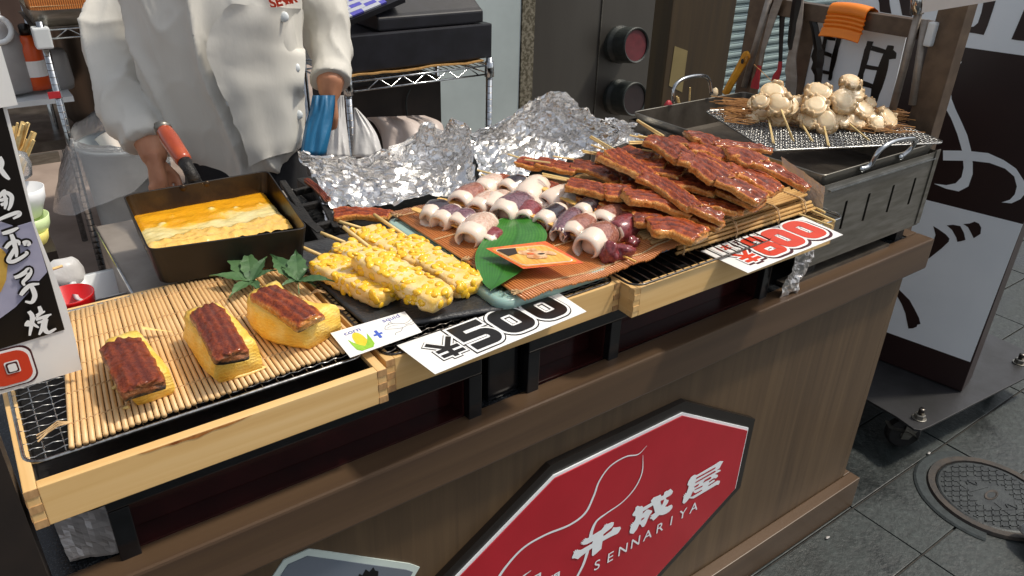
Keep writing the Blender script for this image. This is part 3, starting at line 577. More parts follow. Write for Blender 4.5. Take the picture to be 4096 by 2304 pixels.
# crimped wire grates
def crimp(a, b, amp, wl, ph, up=V((0,0,1)), res=2):
    L = (b-a).length; n = max(2, int(L/wl*2*res)); return [a.lerp(b, i/n)+up*(amp*math.cos(math.pi*(i/res)+ph)) for i in range(n+1)]
def grate(label, O, ex, ey, lx, ly, px, py, rw, rf, amp, mat, skip=None, name='wire_grate', lz=0.0):
    t = thing(name, label, 'wire grate', O)
    nx, ny = int(lx/px), int(ly/py); px, py = lx/nx, ly/ny
    for i in range(1, nx):
        if skip and skip(i*px, None): continue
        mb = MB(); mb.tube(crimp(O+ex*(i*px), O+ex*(i*px)+ey*ly, amp, py, math.pi*(i % 2)), rw, 5); part('wire', mb, mat, t, sm=True)
    for j in range(1, ny):
        mb = MB(); mb.tube(crimp(O+ey*(j*py), O+ex*lx+ey*(j*py), amp, px, math.pi*((j+1) % 2)), rw, 5); part('wire', mb, mat, t, sm=True)
    c = .018; P = []
    for (cx, cy, a0) in ((c,c,180), (lx-c,c,270), (lx-c,ly-c,0), (c,ly-c,90)):
        for k in range(6): g = R(a0+k*18); P.append(O+ex*(cx+c*math.cos(g))+ey*(cy+c*math.sin(g))-V((0,0,lz)))
    mb = MB(); mb.tube(P, rf, 8, closed=True); part('rim', mb, mat, t, sm=True); return t
EX, EY = V((1,0,0)), V((0,1,0))
grate('crimped wire grate in the tray under the round-slatted bamboo mat', V((-1.724, .016, ZTR-.001)), EX, EY, .378, .32, .0185, .0125, .0010, .0024, .0012, M['wire'])
grate('crimped wire grate under the slate plate, its dark edge beside the pale green plate', V((-1.328, -.006, ZTR+.001)), EX, EY, .388, .33, .0185, .0105, .0010, .0019, .0012, M['wire_dk'])
# slatted racks on tray three (wires run away from the street)
def slat_rack(label, x0, x1, y0, y1, zr, npit, mat, rf, rw, c=.022):
    rk = thing('wire_rack', label, 'wire rack', ((x0+x1)/2, .1, zr), 'wire racks on the third tray'); P = []
    for (cx, cy, a0) in ((x0+c,y0+c,180), (x1-c,y0+c,270), (x1-c,y1-c,0), (x0+c,y1-c,90)):
        for k in range(7): g = R(a0+k*15); P.append(V((cx+c*math.cos(g), cy+c*math.sin(g), zr)))
    mb = MB(); mb.tube(P, rf, 8, closed=True); part('rim', mb, mat, rk, sm=True)
    wm = MB(); wm.tube([V((0,0,rf)), V((0, y1-y0, rf))], rw, 6); wme = wm.mesh('wire', mat)
    for i in range(1, npit): link('wire', wme, rk, V((x0+i*(x1-x0)/npit, y0, zr))-wloc(rk))
    mb = MB(); mb.tube([V((x0, .14, zr-.001)), V((x1, .14, zr-.001))], rw*1.2, 6); part('cross_wire', mb, mat, rk); return rk
slat_rack('dark wire rack of straight wires lying over the left end of the red price card', -.9375, -.605, -.046, .33, ZTR+.0068, 19, M['wire_dk'], .0018, .0010)
slat_rack('bright chrome wire rack at the far end, under the red price card', -.600, -.400, -.046, .33, ZTR+.0018, 13, M['chrome'], .0016, .0011)
# bamboo sticks lying on the rack's right end
for k, (a, b) in enumerate((((3155,800), (3340,885)), ((3180,790), (3300,850)), ((3120,830), (3330,905)))):
    pa, pb = PZ(a[0], a[1], ZTR+.009), PZ(b[0], b[1], ZTR+.009); mb = MB(); mb.tube([pa, pb], .0022, 7)
    single('spare_skewer', mb, M['stick'], ['bare bamboo skewer lying on the rack end, outermost of three', 'short bare bamboo skewer lying on the rack end', 'bare bamboo skewer on the rack end closest to the red price'][k], 'skewer', 'bare skewers on the rack end')
# first bamboo mat: round slats running away from the street
def mat_cord(mb, pts, r): mb.tube(pts, r, 5)
mt = thing('bamboo_mat', 'pale bamboo mat of round slats under the omelette pieces', 'bamboo mat', (-1.51, .17, ZTR))
A, B, Cc, D = V((-1.681,.014)), V((-1.345,.030)), V((-1.352,.335)), V((-1.646,.318)); n = 52
sl = MB(); sl.tube([V((0,0,0)), V((0,.05,0)), V((0,.27,0)), V((0,.306,0))], .00290, 8); sme = sl.mesh('slat', M['bamboo'], sm=True)
zc = ZTR+.0058
for i in range(n):
    p, q = A.lerp(B, i/(n-1)), D.lerp(Cc, i/(n-1)); d = q-p
    o = link('slat', sme, mt, V((p.x, p.y+rnd.uniform(-.0018,.0018), zc+rnd.uniform(-.0003,.0003)))-wloc(mt), rot=(0, 0, math.atan2(-d.x, d.y)+rnd.uniform(-.003,.003)))
    o.scale = (rnd.uniform(.94,1.03), d.length/.306, rnd.uniform(.94,1.03))
for f in (.13, .33, .52, .71, .90):
    mb = MB(); pts = []
    for i in range(n*4+1):
        u = i/(n*4); p = A.lerp(B, u).lerp(D.lerp(Cc, u), f); ph = u*(n-1)*math.pi
        pts.append(V((p.x, p.y+.0008*math.sin(ph*2), zc+.0012+.0022*abs(math.cos(ph)))))
    mb.tube(pts, .00075, 5)
    if f in (.13, .52, .71):                                   # loose tassel at the left end
        p = pts[0]
        for s_ in range(3):
            mb.tube([p+V((0,.001*s_,0)), p+V((-.010,.004*(s_-1),.004)), p+V((-.022,-.004+.003*s_,-.001)), p+V((-.032,.006*(s_-1)-.004,-.004))], .0009, 5)
    if f in (.33, .52, .71):
        p = pts[-1]
        for s_ in range(3): mb.tube([p, p+V((.010,.004*(s_-1),.003)), p+V((.022,.003*s_-.006,-.002))], .0009, 5)
    part('cord', mb, M['cord'], mt)
# slate plate
def roughslab(pts, z0, z1, seed, n=26, amp=.0016):
    mb = MB(); c = sum(pts, V((0,0,0)))/4; P = []
    edge = []
    for k in range(4):
        a, b_ = pts[k], pts[(k+1) % 4]
        for i in range(n): u = i/n; p = a.lerp(b_, u); p = p+(p-c).normalized()*amp*noise.noise(p*90+V((seed,0,0))); edge.append(p)
    N = len(edge); m_ = 14; vs = []; fs = []
    for r_ in range(m_+1):
        f = 1-r_/m_
        for p in edge: q = c+(p-c)*f if r_ < m_ else c+(p-c)*.001; vs.append(V((q.x, q.y, z1+(.0011*noise.noise(V((q.x,q.y,seed))*55)+.0006*noise.noise(V((q.x,q.y,seed))*150)))))
    for r_ in range(m_):
        for k in range(N): fs.append((r_*N+k, r_*N+(k+1) % N, (r_+1)*N+(k+1) % N, (r_+1)*N+k))
    b0 = len(vs)
    for p in edge: q = c+(p-c)*.985; vs.append(V((q.x, q.y, z0)))
    for k in range(N): fs.append((k, b0+k, b0+(k+1) % N, (k+1) % N))
    fs.append(tuple(b0+k for k in range(N-1, -1, -1))); mb.add(vs, fs); return mb
k5 = 1.61
def s5(x, y): return (1100+x/k5, 700+y/k5)
sp = [PZ(*s5(*p), .976) for p in ((50,470), (500,912), (940,1005), (1468,850))]
pl = [V((-1.326,.362,0)), V((-1.326,.100,0)), V((-1.272,.012,0)), V((-1.139,.008,0)), V((-1.150,.345,0))]
q4 = [V((-1.327,.362,0)), V((-1.320,.052,0)), V((-1.142,.004,0)), V((-1.155,.352,0))]
single('slate_plate', roughslab(q4, ZTR+.0035, ZTR+.0095, 3), M['slate'], 'dark rough slate plate under the sweetcorn skewers', 'plate', sm=True)
# pale green plate and blue plate under the squid mat
def dishplate(x0, x1, y0, y1, z0, z1, rad, mat, label, name='glass_plate'):
    mb = MB(); rings = []
    for (ins, z) in ((.006, z0), (0.0, z0+.004), (0, z1-.006), (.0022, z1-.002), (.006, z1), (.016, z1-.0015), (.03, z1-.002)):
        r_ = []
        for (cx, cy, a0) in ((x0+rad,y0+rad,180), (x1-rad,y0+rad,270), (x1-rad,y1-rad,0), (x0+rad,y1-rad,90)):
            for k in range(9): g = R(a0+k*11.25); r_.append(V((cx+(rad-ins)*math.cos(g), cy+(rad-ins)*math.sin(g), z+.0007*noise.noise(V((cx+math.cos(g)*.03, cy, z))*40))))
        rings.append(r_+[r_[0]])
    mb.grid(rings); N = len(rings[0])-1; mb.f.append(tuple(6*(N+1)+k for k in range(N))); mb.f.append(tuple(range(N-1, -1, -1)))
    return single(name, mb, mat, label, 'plate', sm=True)
dishplate(-1.150, -.938, .0, .352, ZTR+.0035, ZTR+.022, .022, M['iceplate'], 'thick pale green glass plate under the left part of the squid mat')
dishplate(-.932, -.800, .012, .33, ZTR+.0075, ZTR+.022, .008, M['iceblue'], 'pale blue plate under the right part of the squid mat')
# squid mat: thin orange slats, sagging over the plates
m2 = thing('bamboo_mat', 'orange bamboo mat of thin slats draped over the plates under the squid', 'bamboo mat', (-.97, .17, ZTR+.02))
n2 = 74
def m2pt(u, v):                       # u along the street, v away from it
    x = lerp(-1.132, -.795, u)+.012*(1-v); y = lerp(-.014+.010*u, .362, v)
    z = ZTR+.026+.0045*math.sin(u*9+.5)*(1-v)**2-.014*smooth((u-.62)/.2)*(1-v)*smooth((.86-u)/.2)-.003*(1-v)**6+.006*smooth((u-.85)/.15)
    return V((x, y, z))
for i in range(n2):
    u = (i+.5)/n2; mb = MB(); vs = [-rnd.uniform(0,.008)]+[.12,.35,.65,1+rnd.uniform(-.004,.004)]
    mb.tube([m2pt(u, v) for v in vs], rnd.uniform(.00185,.0022), 6); part('slat', mb, M['bamboo_o'], m2, sm=True)
for f in (.045, .30, .62, .93):
    mb = MB(); 
    for sgn in (0, 1): mb.tube([m2pt(i/(n2*2), f)+V((0, .0012*math.cos(i*math.pi/2+sgn*math.pi), .0026+.0006*math.sin(i*math.pi))) for i in range(n2*2+1)], .0009, 5)
    part('cord', mb, M['cord'], m2)
for f in (.05, .30, .38, .93):
    mb = MB(); p = m2pt(0, f)+V((0,0,.002))
    for s_ in range(1): mb.tube([p+V((rnd.uniform(-.008,.01), rnd.uniform(-.008,.008), rnd.uniform(.001,.004))) for _ in range(20)], .0009, 5)
    part('tassel', mb, M['cord'], m2)
# eel mat: long sticks along the street, folded double
m3 = thing('bamboo_mat', 'thick folded bamboo mat of long sticks under the eel skewers', 'bamboo mat', (-.63, .15, ZTR+.008))
zl = ZTR+.0092
def m3q(k): return (-.872-.002*k, -.440+.0015*k)
cnt = 0
for lay in range(4):
    for k in range(15):
        if lay < 3 and k > 1 and lay > 0: continue
        y = .008+k*.021+(lay % 2)*.0035+lay*.0045 if lay == 3 else .000+k*.0215+lay*.0030
        z = zl+lay*.0064; x0 = -.80+rnd.uniform(-.004,.004) if lay < 3 else -.83+rnd.uniform(-.01,.01)
        x1 = -.437+rnd.uniform(-.006,.006)-lay*.001
        mb = MB(); mb.tube([V((x0, y-.000, z)), V((lerp(x0,x1,.5), y+.001, z-.0006)), V((x1, y, z))], .0030, 7); part('slat', mb, M['bamboo_x'], m3, sm=True)
for k in range(46):
    mb = MB(); y = .020+k*.0068; z = zl+.0205; mb.tube([V((-.84+rnd.uniform(-.006,.006), y, z)), V((-.437+rnd.uniform(-.005,.005), y, z+.001))], .0029, 7); part('slat', mb, M['bamboo_x'], m3, sm=True)
for x in (-.79, -.66, -.545, -.468):
    mb = MB(); mb.tube([V((x, -.004, zl-.004)), V((x+.001, -.0045, zl+.008)), V((x-.001, .004, zl+.022)), V((x, .016, zl+.0245)), V((x, .33, zl+.0245))], .0011, 5)
    mb.tube([V((x+.002, -.004, zl-.004)), V((x+.001, -.0050, zl+.006)), V((x+.003, .003, zl+.021)), V((x+.002, .016, zl+.0248))], .0010, 5); part('cord', mb, M['cord'], m3)
# crumpled foil packet under the first tray
mb = MB(); a, b, c, d = PZ(250,2190,ZT+.002), PZ(278,2246,ZT+.002), PZ(530,2195,ZT+.002), PZ(480,2040,ZT+.002)
a = V((-1.722,.10,ZT+.004)); d = V((-1.650,.09,ZT+.004)); P = []
for i in range(13):
    r_ = []
    for j in range(13):
        p = a.lerp(d, j/12).lerp(b.lerp(c, j/12), i/12); r_.append(p+V((.001*noise.noise(p*200), .001*noise.noise(p*170), .002+.0035*noise.noise(p*60)+.001*noise.noise(p*260))))
    P.append(r_)
mb.grid(P); N0 = len(mb.v); mb.grid([[p-V((0,0,.0028)) for p in r_] for r_ in P], flip=True); single('foil_packet', mb, M['silver'], 'flat folded foil packet lying on the granite under the first tray', 'foil')
# foil hanging below the third tray
mb = MB(); P = []
tl_, tr2, br_, bl_ = V((-.505,-.028,ZTR-HTR-.002)), V((-.428,-.028,ZTR-HTR+.002)), V((-.455,-.02,ZT+.002)), V((-.505,-.015,ZT+.001))
for i in range(22):
    r_ = []
    for j in range(18):
        p = tl_.lerp(tr2, j/17).lerp(bl_.lerp(br_, j/17), i/21); r_.append(p+V((.003*noise.noise(p*120), .007*noise.noise(p*70)+.003*noise.noise(p*200)+.008*smooth(j/17-.6), .003*noise.noise(p*110+V((9,0,0))))))
    P.append(r_)
mb.grid(P); single('foil_sheet', mb, M['foil_dull'], 'crumpled foil hanging below the right end of the third tray', 'foil')
# ================================================================== food
# ---------- grilled eel fillets
def fillet(mb, pts, w, h, roll=0, taper=(1,1), seed=0, curl=0.0, step=.0038, name_w=0, cr=.25, rg=1.0, drape=0.0):
    """closed solid: glazed ridged top, pale flanks, dark skin below; pts = spine of its top surface"""
    if name_w: w *= name_w
    pts = [V(p) for p in pts]; L = sum((pts[i+1]-pts[i]).length for i in range(len(pts)-1)); n = max(6, int(L/step))
    S_ = spline(pts, 12) if len(pts) > 2 else [pts[0].lerp(pts[1], i/12) for i in range(13)]
    acc = [0]
    for i in range(len(S_)-1): acc.append(acc[-1]+(S_[i+1]-S_[i]).length)
    def at(u):
        d = u*acc[-1]
        for i in range(len(S_)-1):
            if acc[i+1] >= d: return S_[i].lerp(S_[i+1], (d-acc[i])/max(1e-9, acc[i+1]-acc[i]))
        return S_[-1]
    NT = 17; rows = []; A = []
    rl = Quaternion
    for i in range(n+1):
        u = i/n; p = at(u); t = (at(min(1,u+.03))-at(max(0,u-.03))).normalized()
        sd = t.cross(V((0,0,1))).normalized(); up = sd.cross(t)
        q = Quaternion(t, roll); sd = q @ sd; up = q @ up
        ww = w/2*lerp(taper[0], taper[1], u)*(1+.07*noise.noise(V((u*L*60, seed, 0))))
        endr = min(1, u*n/1.5, (1-u)*n/1.5); er = .93+.07*math.sqrt(max(0, endr))
        hh = h*(.92+.16*noise.noise(V((u*L*45, seed, 5))))
        row = []; ar = []
        for k in range(NT):
            s = -1+2*k/(NT-1); rid = .0015*math.cos(s*math.pi*4+.7*noise.noise(V((u*L*30, seed, 2))))
            z = -hh*.20*(abs(s)**4.5)-drape*abs(s)**2.4+rid*1.5*rg*(.6+.8*noise.noise(V((s*4, seed*3, u*3))))*(1-abs(s)**6)-cr*.0010*max(0, math.cos(u*L*80+seed)-.88)*7*(.5+.5*noise.noise(V((u*9,s*3,seed))))
            f = p+sd*(s*ww*er*(1+.09*abs(s)**3*noise.noise(V((u*L*120, s*2, seed+7)))))+up*(z-(1-er)*hh*.5)
            f = f+up*(.0030*noise.noise(f*95+V((seed,0,0)))+.0014*noise.noise(f*260+V((seed,3,0)))+curl*(2*u-1)**2)
            row.append(f); ar.append(.82-.34*abs(s)**4+.10*noise.noise(f*60)-.12*math.cos(s*math.pi*4))
        for (s, zz, av) in ((1.03,-.5,.40), (1.0,-.78,.30), (.97,-.95,.12), (.6,-1.0,.02), (-.6,-1.0,.02), (-.97,-.95,.12), (-1.0,-.78,.30), (-1.03,-.5,.40)):
            f = p+sd*(s*ww*er)+up*(zz*hh-drape); f = f+sd*(.0012*noise.noise(f*150)); row.append(f); ar.append(av)
        if u < .12 or u > .88:
            w8 = (1-u/.12) if u < .12 else (u-.88)/.12
            row = [f+t*(w8*.007*noise.noise(V((k_*.35, seed*5, u)))) for k_, f in enumerate(row)]
        row.append(row[0]); ar.append(ar[0]); rows.append(row); A.append(ar)
    mb.grid(rows, A=A)
    for e, fl in ((0, True), (-1, False)):
        ring = rows[e][:-1]; c = sum(ring, V((0,0,0)))/len(ring); t = (rows[e][8]-rows[-2 if e else 1][8]).normalized()
        vs = ring+[c+(p-c)*.55+t*.0015*noise.noise(p*300) for p in ring]+[c+t*.0012]; N = len(ring)
        at_ = [.5 if k < NT else .2 for k in range(N)]+[.30+.1*noise.noise(p*400) for p in ring]+[.3]
        fs = [(k, (k+1) % N, N+(k+1) % N, N+k) for k in range(N)]+[(N+k, N+(k+1) % N, 2*N) for k in range(N)]
        mb.add(vs, fs, at_)
k1 = 1.8114
def e1(x, y, z): return PZ(2000+x/k1, 400+y/k1, z)
def stick(mb, a, b, r=.0016, n=6, tip=True):
    a, b = V(a), V(b); mb.tube([a, a.lerp(b, .5), b], r, n)
def eelskewer(label, chunks, sticks, seed):
    c0 = chunks[0]; p0 = e1(*c0[0][0], c0[1][0])
    t = thing('eel_skewer', label, 'eel skewer', p0-V((0,0,.02)), 'grilled eel skewers heaped on the bamboo mat')
    for j, ch in enumerate(chunks):
        pts, zs, w, h = ch[:4]; kw = ch[4] if len(ch) > 4 else {}
        P = [e1(x, y, lerp(zs[0], zs[1], i/max(1, len(pts)-1))) for i, (x, y) in enumerate(pts)]
        mb = MB(); kw.setdefault('name_w', 1.30); d0, d1 = (P[0]-P[1])*.10, (P[-1]-P[-2])*.10; P[0] = P[0]+d0; P[-1] = P[-1]+d1-V((0,0,.002)); fillet(mb, P, w*(.90+.2*((seed*37+j*13) % 10)/10), h*.70, seed=seed*7+j, **kw); part('fillet', mb, M['eel'], t, sm=True)
    for (a, za, b_, zb) in sticks:
        mb = MB(); A_, B_ = e1(*a, za), e1(*b_, zb); stick(mb, A_, B_+(B_-A_).normalized()*.02, .0017); part('stick', mb, M['stick'], t)
    return t
G = .999
eelskewer('flat eel skewer at the near corner of the heap behind the squid', [([(5,560),(330,598)], (1.018,1.016), .036, .017), ([(335,600),(460,640)], (1.016,1.014), .034, .016)],
  [((-165,508),1.018,(10,552),1.012), ((-140,538),1.016,(30,600),1.008)], 1)
eelskewer('thin eel skewer nearest the crumpled foil', [([(148,425),(305,452)], (1.032,1.030), .034, .018), ([(300,432),(540,478)], (1.034,1.032), .034, .018), ([(545,450),(700,480),(880,545)], (1.034,1.030), .046, .017)],
  [((55,392),1.034,(150,422),1.026), ((180,432),1.036,(290,446),1.036), ((385,408),1.04,(540,432),1.03)], 2)
eelskewer('thick eel skewer just behind the squid with two sticks showing', [([(505,585),(640,605),(775,632)], (1.042,1.040), .040, .024), ([(775,635),(970,640)], (1.041,1.040), .042, .024, dict(roll=.06))],
  [((305,532),1.042,(510,575),1.034), ((308,548),1.040,(512,588),1.032)], 3)
eelskewer('glossiest eel fillet across the front of the heap', [([(930,668),(1150,690),(1395,765)], (1.047,1.034), .044, .024, dict(taper=(.95,1.05)))], [], 4)
eelskewer('long eel skewer with a pale flank crossing the middle of the heap', [([(765,412),(890,470),(1045,535)], (1.062,1.056), .026, .023, dict(roll=-.5)), ([(830,362),(940,440),(1080,515)], (1.068,1.062), .030, .020), ([(1040,530),(1180,590),(1400,738)], (1.062,1.048), .034, .020, dict(taper=(1.15,.9))), ([(1398,742),(1605,828)], (1.046,1.030), .030, .02)],
  [((650,270),1.072,(830,380),1.060), ((660,262),1.074,(840,365),1.064)], 5)
eelskewer('short eel piece tucked behind the long middle skewer', [([(712,392),(830,400)], (1.046,1.046), .034, .020)], [((592,366),1.046,(720,386),1.04), ((600,378),1.044,(722,398),1.036), ((660,325),1.056,(780,370),1.05)], 6)
eelskewer('row of broad matt eel pieces running through the heap', [([(880,352),(1080,400)], (1.058,1.060), .046, .016), ([(1000,440),(1185,440)], (1.056,1.062), .046, .016), ([(1120,480),(1310,500)], (1.054,1.058), .046, .018), ([(1245,560),(1400,575),(1570,615)], (1.050,1.046), .046, .021)], [((1030,360),1.062,(1100,372),1.06)], 7)
eelskewer('long eel skewer on top of the heap with its sticks pointing up', [([(1085,262),(1200,300),(1345,392)], (1.092,1.084), .040, .024), ([(1320,395),(1450,440),(1610,540)], (1.086,1.072), .042, .022), ([(1600,545),(1750,610),(1905,690)], (1.070,1.050), .042, .022)],
  [((990,148),1.102,(1110,228),1.088), ((996,144),1.104,(1125,222),1.090)], 8)
eelskewer('eel skewer at the back edge of the heap ending in a slender tail', [([(1235,268),(1380,285)], (1.078,1.080), .034, .016), ([(1375,240),(1465,250),(1560,292)], (1.090,1.084), .036, .02), ([(1555,298),(1750,315),(1955,345)], (1.080,1.072), .032, .014, dict(taper=(1,.45)))],
  [((940,255),1.086,(1080,286),1.078), ((1000,256),1.087,(1085,275),1.08)], 9)
eelskewer('eel skewer under the topmost one, its grooved end above the mat edge', [([(1375,325),(1520,335),(1660,388)], (1.078,1.076), .044, .02), ([(1420,395),(1560,455),(1700,520)], (1.076,1.070), .040, .02), ([(1690,480),(1850,540),(2015,625)], (1.070,1.050), .040, .022)],
  [((935,303),1.080,(1100,300),1.07), ((935,318),1.078,(1100,312),1.068)], 10)
eelskewer('outermost eel skewer by the grill with a long pointed tail', [([(1650,355),(1750,370),(1870,425)], (1.084,1.078), .046, .022), ([(1860,420),(2030,500),(2225,610)], (1.076,1.052), .044, .018, dict(taper=(1,.35)))], [], 11)
eelskewer('lowest eel skewer at the front edge with the thick block end', [([(640,700),(790,770)], (1.016,1.016), .040, .016), ([(850,790),(985,830)], (1.016,1.016), .036, .016), ([(985,835),(1170,850)], (1.024,1.022), .042, .020), ([(1100,885),(1270,890),(1450,945)], (1.028,1.026), .050, .026, dict(step=.0036))], [], 12)
eelskewer('narrow eel piece lying along the mat front edge', [([(1320,820),(1450,840),(1592,888)], (1.022,1.018), .026, .02)], [], 13)
eelskewer('eel piece with a frayed end below the long middle skewer', [([(1390,715),(1550,730),(1715,765)], (1.034,1.026), .032, .02)], [], 14)
eelskewer('buried eel skewer showing between the top pieces', [([(1600,620),(1700,660),(1880,730)], (1.046,1.036), .034, .02)], [], 15)
eelskewer('buried eel skewer under the glossiest fillet', [([(640,665),(900,735),(1250,800)], (1.022,1.018), .05, .02), ([(1250,640),(1450,690),(1750,740)], (1.030,1.024), .05, .02), ([(900,560),(1150,570),(1350,640)], (1.03,1.03), .06, .026), ([(1150,430),(1450,560),(1700,650)], (1.045,1.03), .09, .03), ([(1300,350),(1600,440),(1900,560)], (1.06,1.035), .09, .035)], [], 16)

# ---------- omelette pieces with eel on the first mat
ZM = ZTR+.0086
def loaf(c, yaw, L, W, Hh, label, bow=0.0, seed=0, topin=.15):
    mb = MB(); rows = []; n = 14; k = 22
    for i in range(n+1):
        u = i/n; y = (u-.5)*L; e = min(1, min(u, 1-u)*n/2.0); s_ = .95+.05*math.sqrt(e); row = []
        for j in range(k):
            g = 2*math.pi*j/k; cx, cz = math.cos(g), math.sin(g)
            q = (abs(cx)**7+abs(cz)**7)**(-1/7); x = cx*q; z = cz*q
            wd = W/2*(1-topin*(z+1)/2)*s_; f = V((x*wd+bow*((2*u-1)**2-.4), y+.0018*noise.noise(V((x*3,z*3,seed))), (z*s_+1)*Hh/2))
            f += V((noise.noise(f*60+V((seed,0,0))), noise.noise(f*60+V((seed,5,0))), .6*noise.noise(f*70+V((seed,9,0)))*(1 if z > -.8 else 0)))*.0020
            # rolled layers show as faint steps on the flanks
            f.x += .0009*math.sin(f.z*1100+4*noise.noise(f*40)); row.append(f)
        rows.append(row+[row[0]])
    T = Matrix.Translation(c) @ Matrix.Rotation(yaw, 4, 'Z')
    mb.grid([[T @ p for p in r_] for r_ in rows])
    for e in (0, -1):
        ring = [T @ p for p in rows[e][:-1]]; cc_ = sum(ring, V((0,0,0)))/k; mb.add(ring+[cc_], [(a, (a+1) % k, k) for a in range(k)])
    return single('omelette_piece', mb, M['egglayer'], label, 'omelette', 'omelette pieces topped with eel', sm=True)
def topeel(quad, zs, h, label, mat='eel_dk', roll=0, seed=0):
    a, b_, c, d = [PZ(x, y, z) for (x, y), z in zip(quad, zs)]
    p0, p1 = (a+b_)/2, (c+d)/2; w = ((a-b_).length+(c-d).length)/2*1.14
    mb = MB(); fillet(mb, [p0, (p0+p1)/2+V((0,0,.002)), p1-V((0,0,.001))], w, h, roll=roll, seed=seed, step=.003, cr=.2, rg=.55, drape=.0045)
    return single('eel_slice', mb, M[mat], label, 'eel slice', 'eel slices on the omelette pieces', sm=True)
loaf(V((-1.594,.100,ZM)), R(4), .108, .048, .036, 'omelette piece nearest the price board', seed=1)
loaf(V((-1.499,.096,ZM)), R(3), .112, .066, .047, 'middle omelette piece, tall with sloping sides', seed=2, topin=.3)
loaf(V((-1.410,.110,ZM)), R(20), .112, .066, .045, 'omelette piece beside the maple leaves, bean shaped', bow=.016, seed=3)
topeel([(400,1372),(545,1330),(634,1488),(506,1568)], (1.019,1.020,1.018,1.017), .013, 'dark glossy eel slice on the omelette nearest the price board', seed=31)
topeel([(764,1236),(872,1200),(985,1380),(864,1424)], (1.031,1.032,1.030,1.029), .013, 'dark eel slice with black skin edge on the middle omelette', seed=32)
topeel([(1022,1162),(1082,1130),(1290,1226),(1194,1302)], (1.029,1.030,1.028,1.027), .012, 'light brown eel slice on the omelette beside the maple leaves', mat='eel', seed=33)
mb = MB(); a = PZ(560,1345,ZM+.004)
mb.grid([[a+V((.004+u*.034, .0-.012*u+(v-.5)*.012*(1-u), .012*(1-u)+.003*math.sin(v*6))) for v in (0,.5,1)] for u in [i/8 for i in range(9)]]); 
single('egg_shred', mb, M['eggpale'], 'torn strip of egg beside the nearest omelette piece', 'egg scrap', 'egg scraps on the mat', sm=True)
mb = MB(); a = PZ(985,1490,ZM+.001); mb.blob(a, (.026,.006,.003), 10, 6, nz=.5, sc=2, seed=4); single('egg_shred', mb, M['eggpale'], 'flat torn egg scrap at the foot of the middle omelette', 'egg scrap', 'egg scraps on the mat', sm=True)
for k, (x, y) in enumerate(((460,1548),(478,1562),(505,1630))):
    mb = MB(); mb.blob(PZ(x, y, ZM+.001), (.004,.003,.002), 7, 5, nz=.6, sc=2, seed=k); single('egg_crumb', mb, M['eggpale'], ['egg crumb left of the nearest omelette, farther from the street', 'egg crumb touching the left foot of the nearest omelette', 'egg crumb in front of the nearest omelette'][k], 'egg crumb', 'egg crumbs on the mat', sm=True)
# ---------- maple leaves
def maple(c, tips, label, zc):
    C0 = PZ(*c, zc); mb = MB(); T = [PZ(x, y, z) for x, y, z in tips]; n = len(T)
    for i in range(n):
        t_ = T[i]; d = t_-C0; L = d.length; dn = d.normalized(); sd = dn.cross(V((0,0,1))).normalized()
        pr = T[i-1]-C0 if i > 0 else None; nx = T[i+1]-C0 if i < n-1 else None
        rows = []; m_ = 10
        for j in range(m_+1):
            u = j/m_; wd = L*(.05+.125*math.sin(math.pi*min(1, u*1.1+.05))**1.1)*(1-u**4)*(1+.22*(j % 2))
            p = C0+d*u+V((0,0,.004*math.sin(u*3.1)))
            rows.append([p-sd*wd+V((0,0,.0016)), p-V((0,0,.0006)), p+sd*wd+V((0,0,.0016))])
        mb.grid(rows)
    mb.blob(C0, (.006,.006,.0012), 8, 4)
    st = C0-(T[n//2]-C0).normalized()*.03; mb.tube([C0, C0.lerp(st, .5)+V((0,0,.002)), st], .0008, 5)
    return single('maple_leaf', mb, M['maple'], label, 'leaf', 'green maple leaves', sm=False)
kz = 2.07
def s4(x, y): return (400+x/kz, 500+y/kz)
maple(s4(1255,1290), [(*s4(1070,1435),.985), (*s4(905,1252),.992), (*s4(1088,985),1.004), (*s4(1222,1035),1.006), (*s4(1385,1092),1.004), (*s4(1465,1205),.996), (*s4(1330,1400),.980)], 'maple leaf resting on the bamboo mat behind the omelette beside it', .986)
maple(s4(1640,1290), [(*s4(1480,1360),.984), (*s4(1405,1072),1.0), (*s4(1500,1180),.998), (*s4(1622,1035),1.004), (*s4(1735,1180),.998), (*s4(1945,1300),.994), (*s4(1790,1345),.986)], 'maple leaf lying against the slate plate', .988)

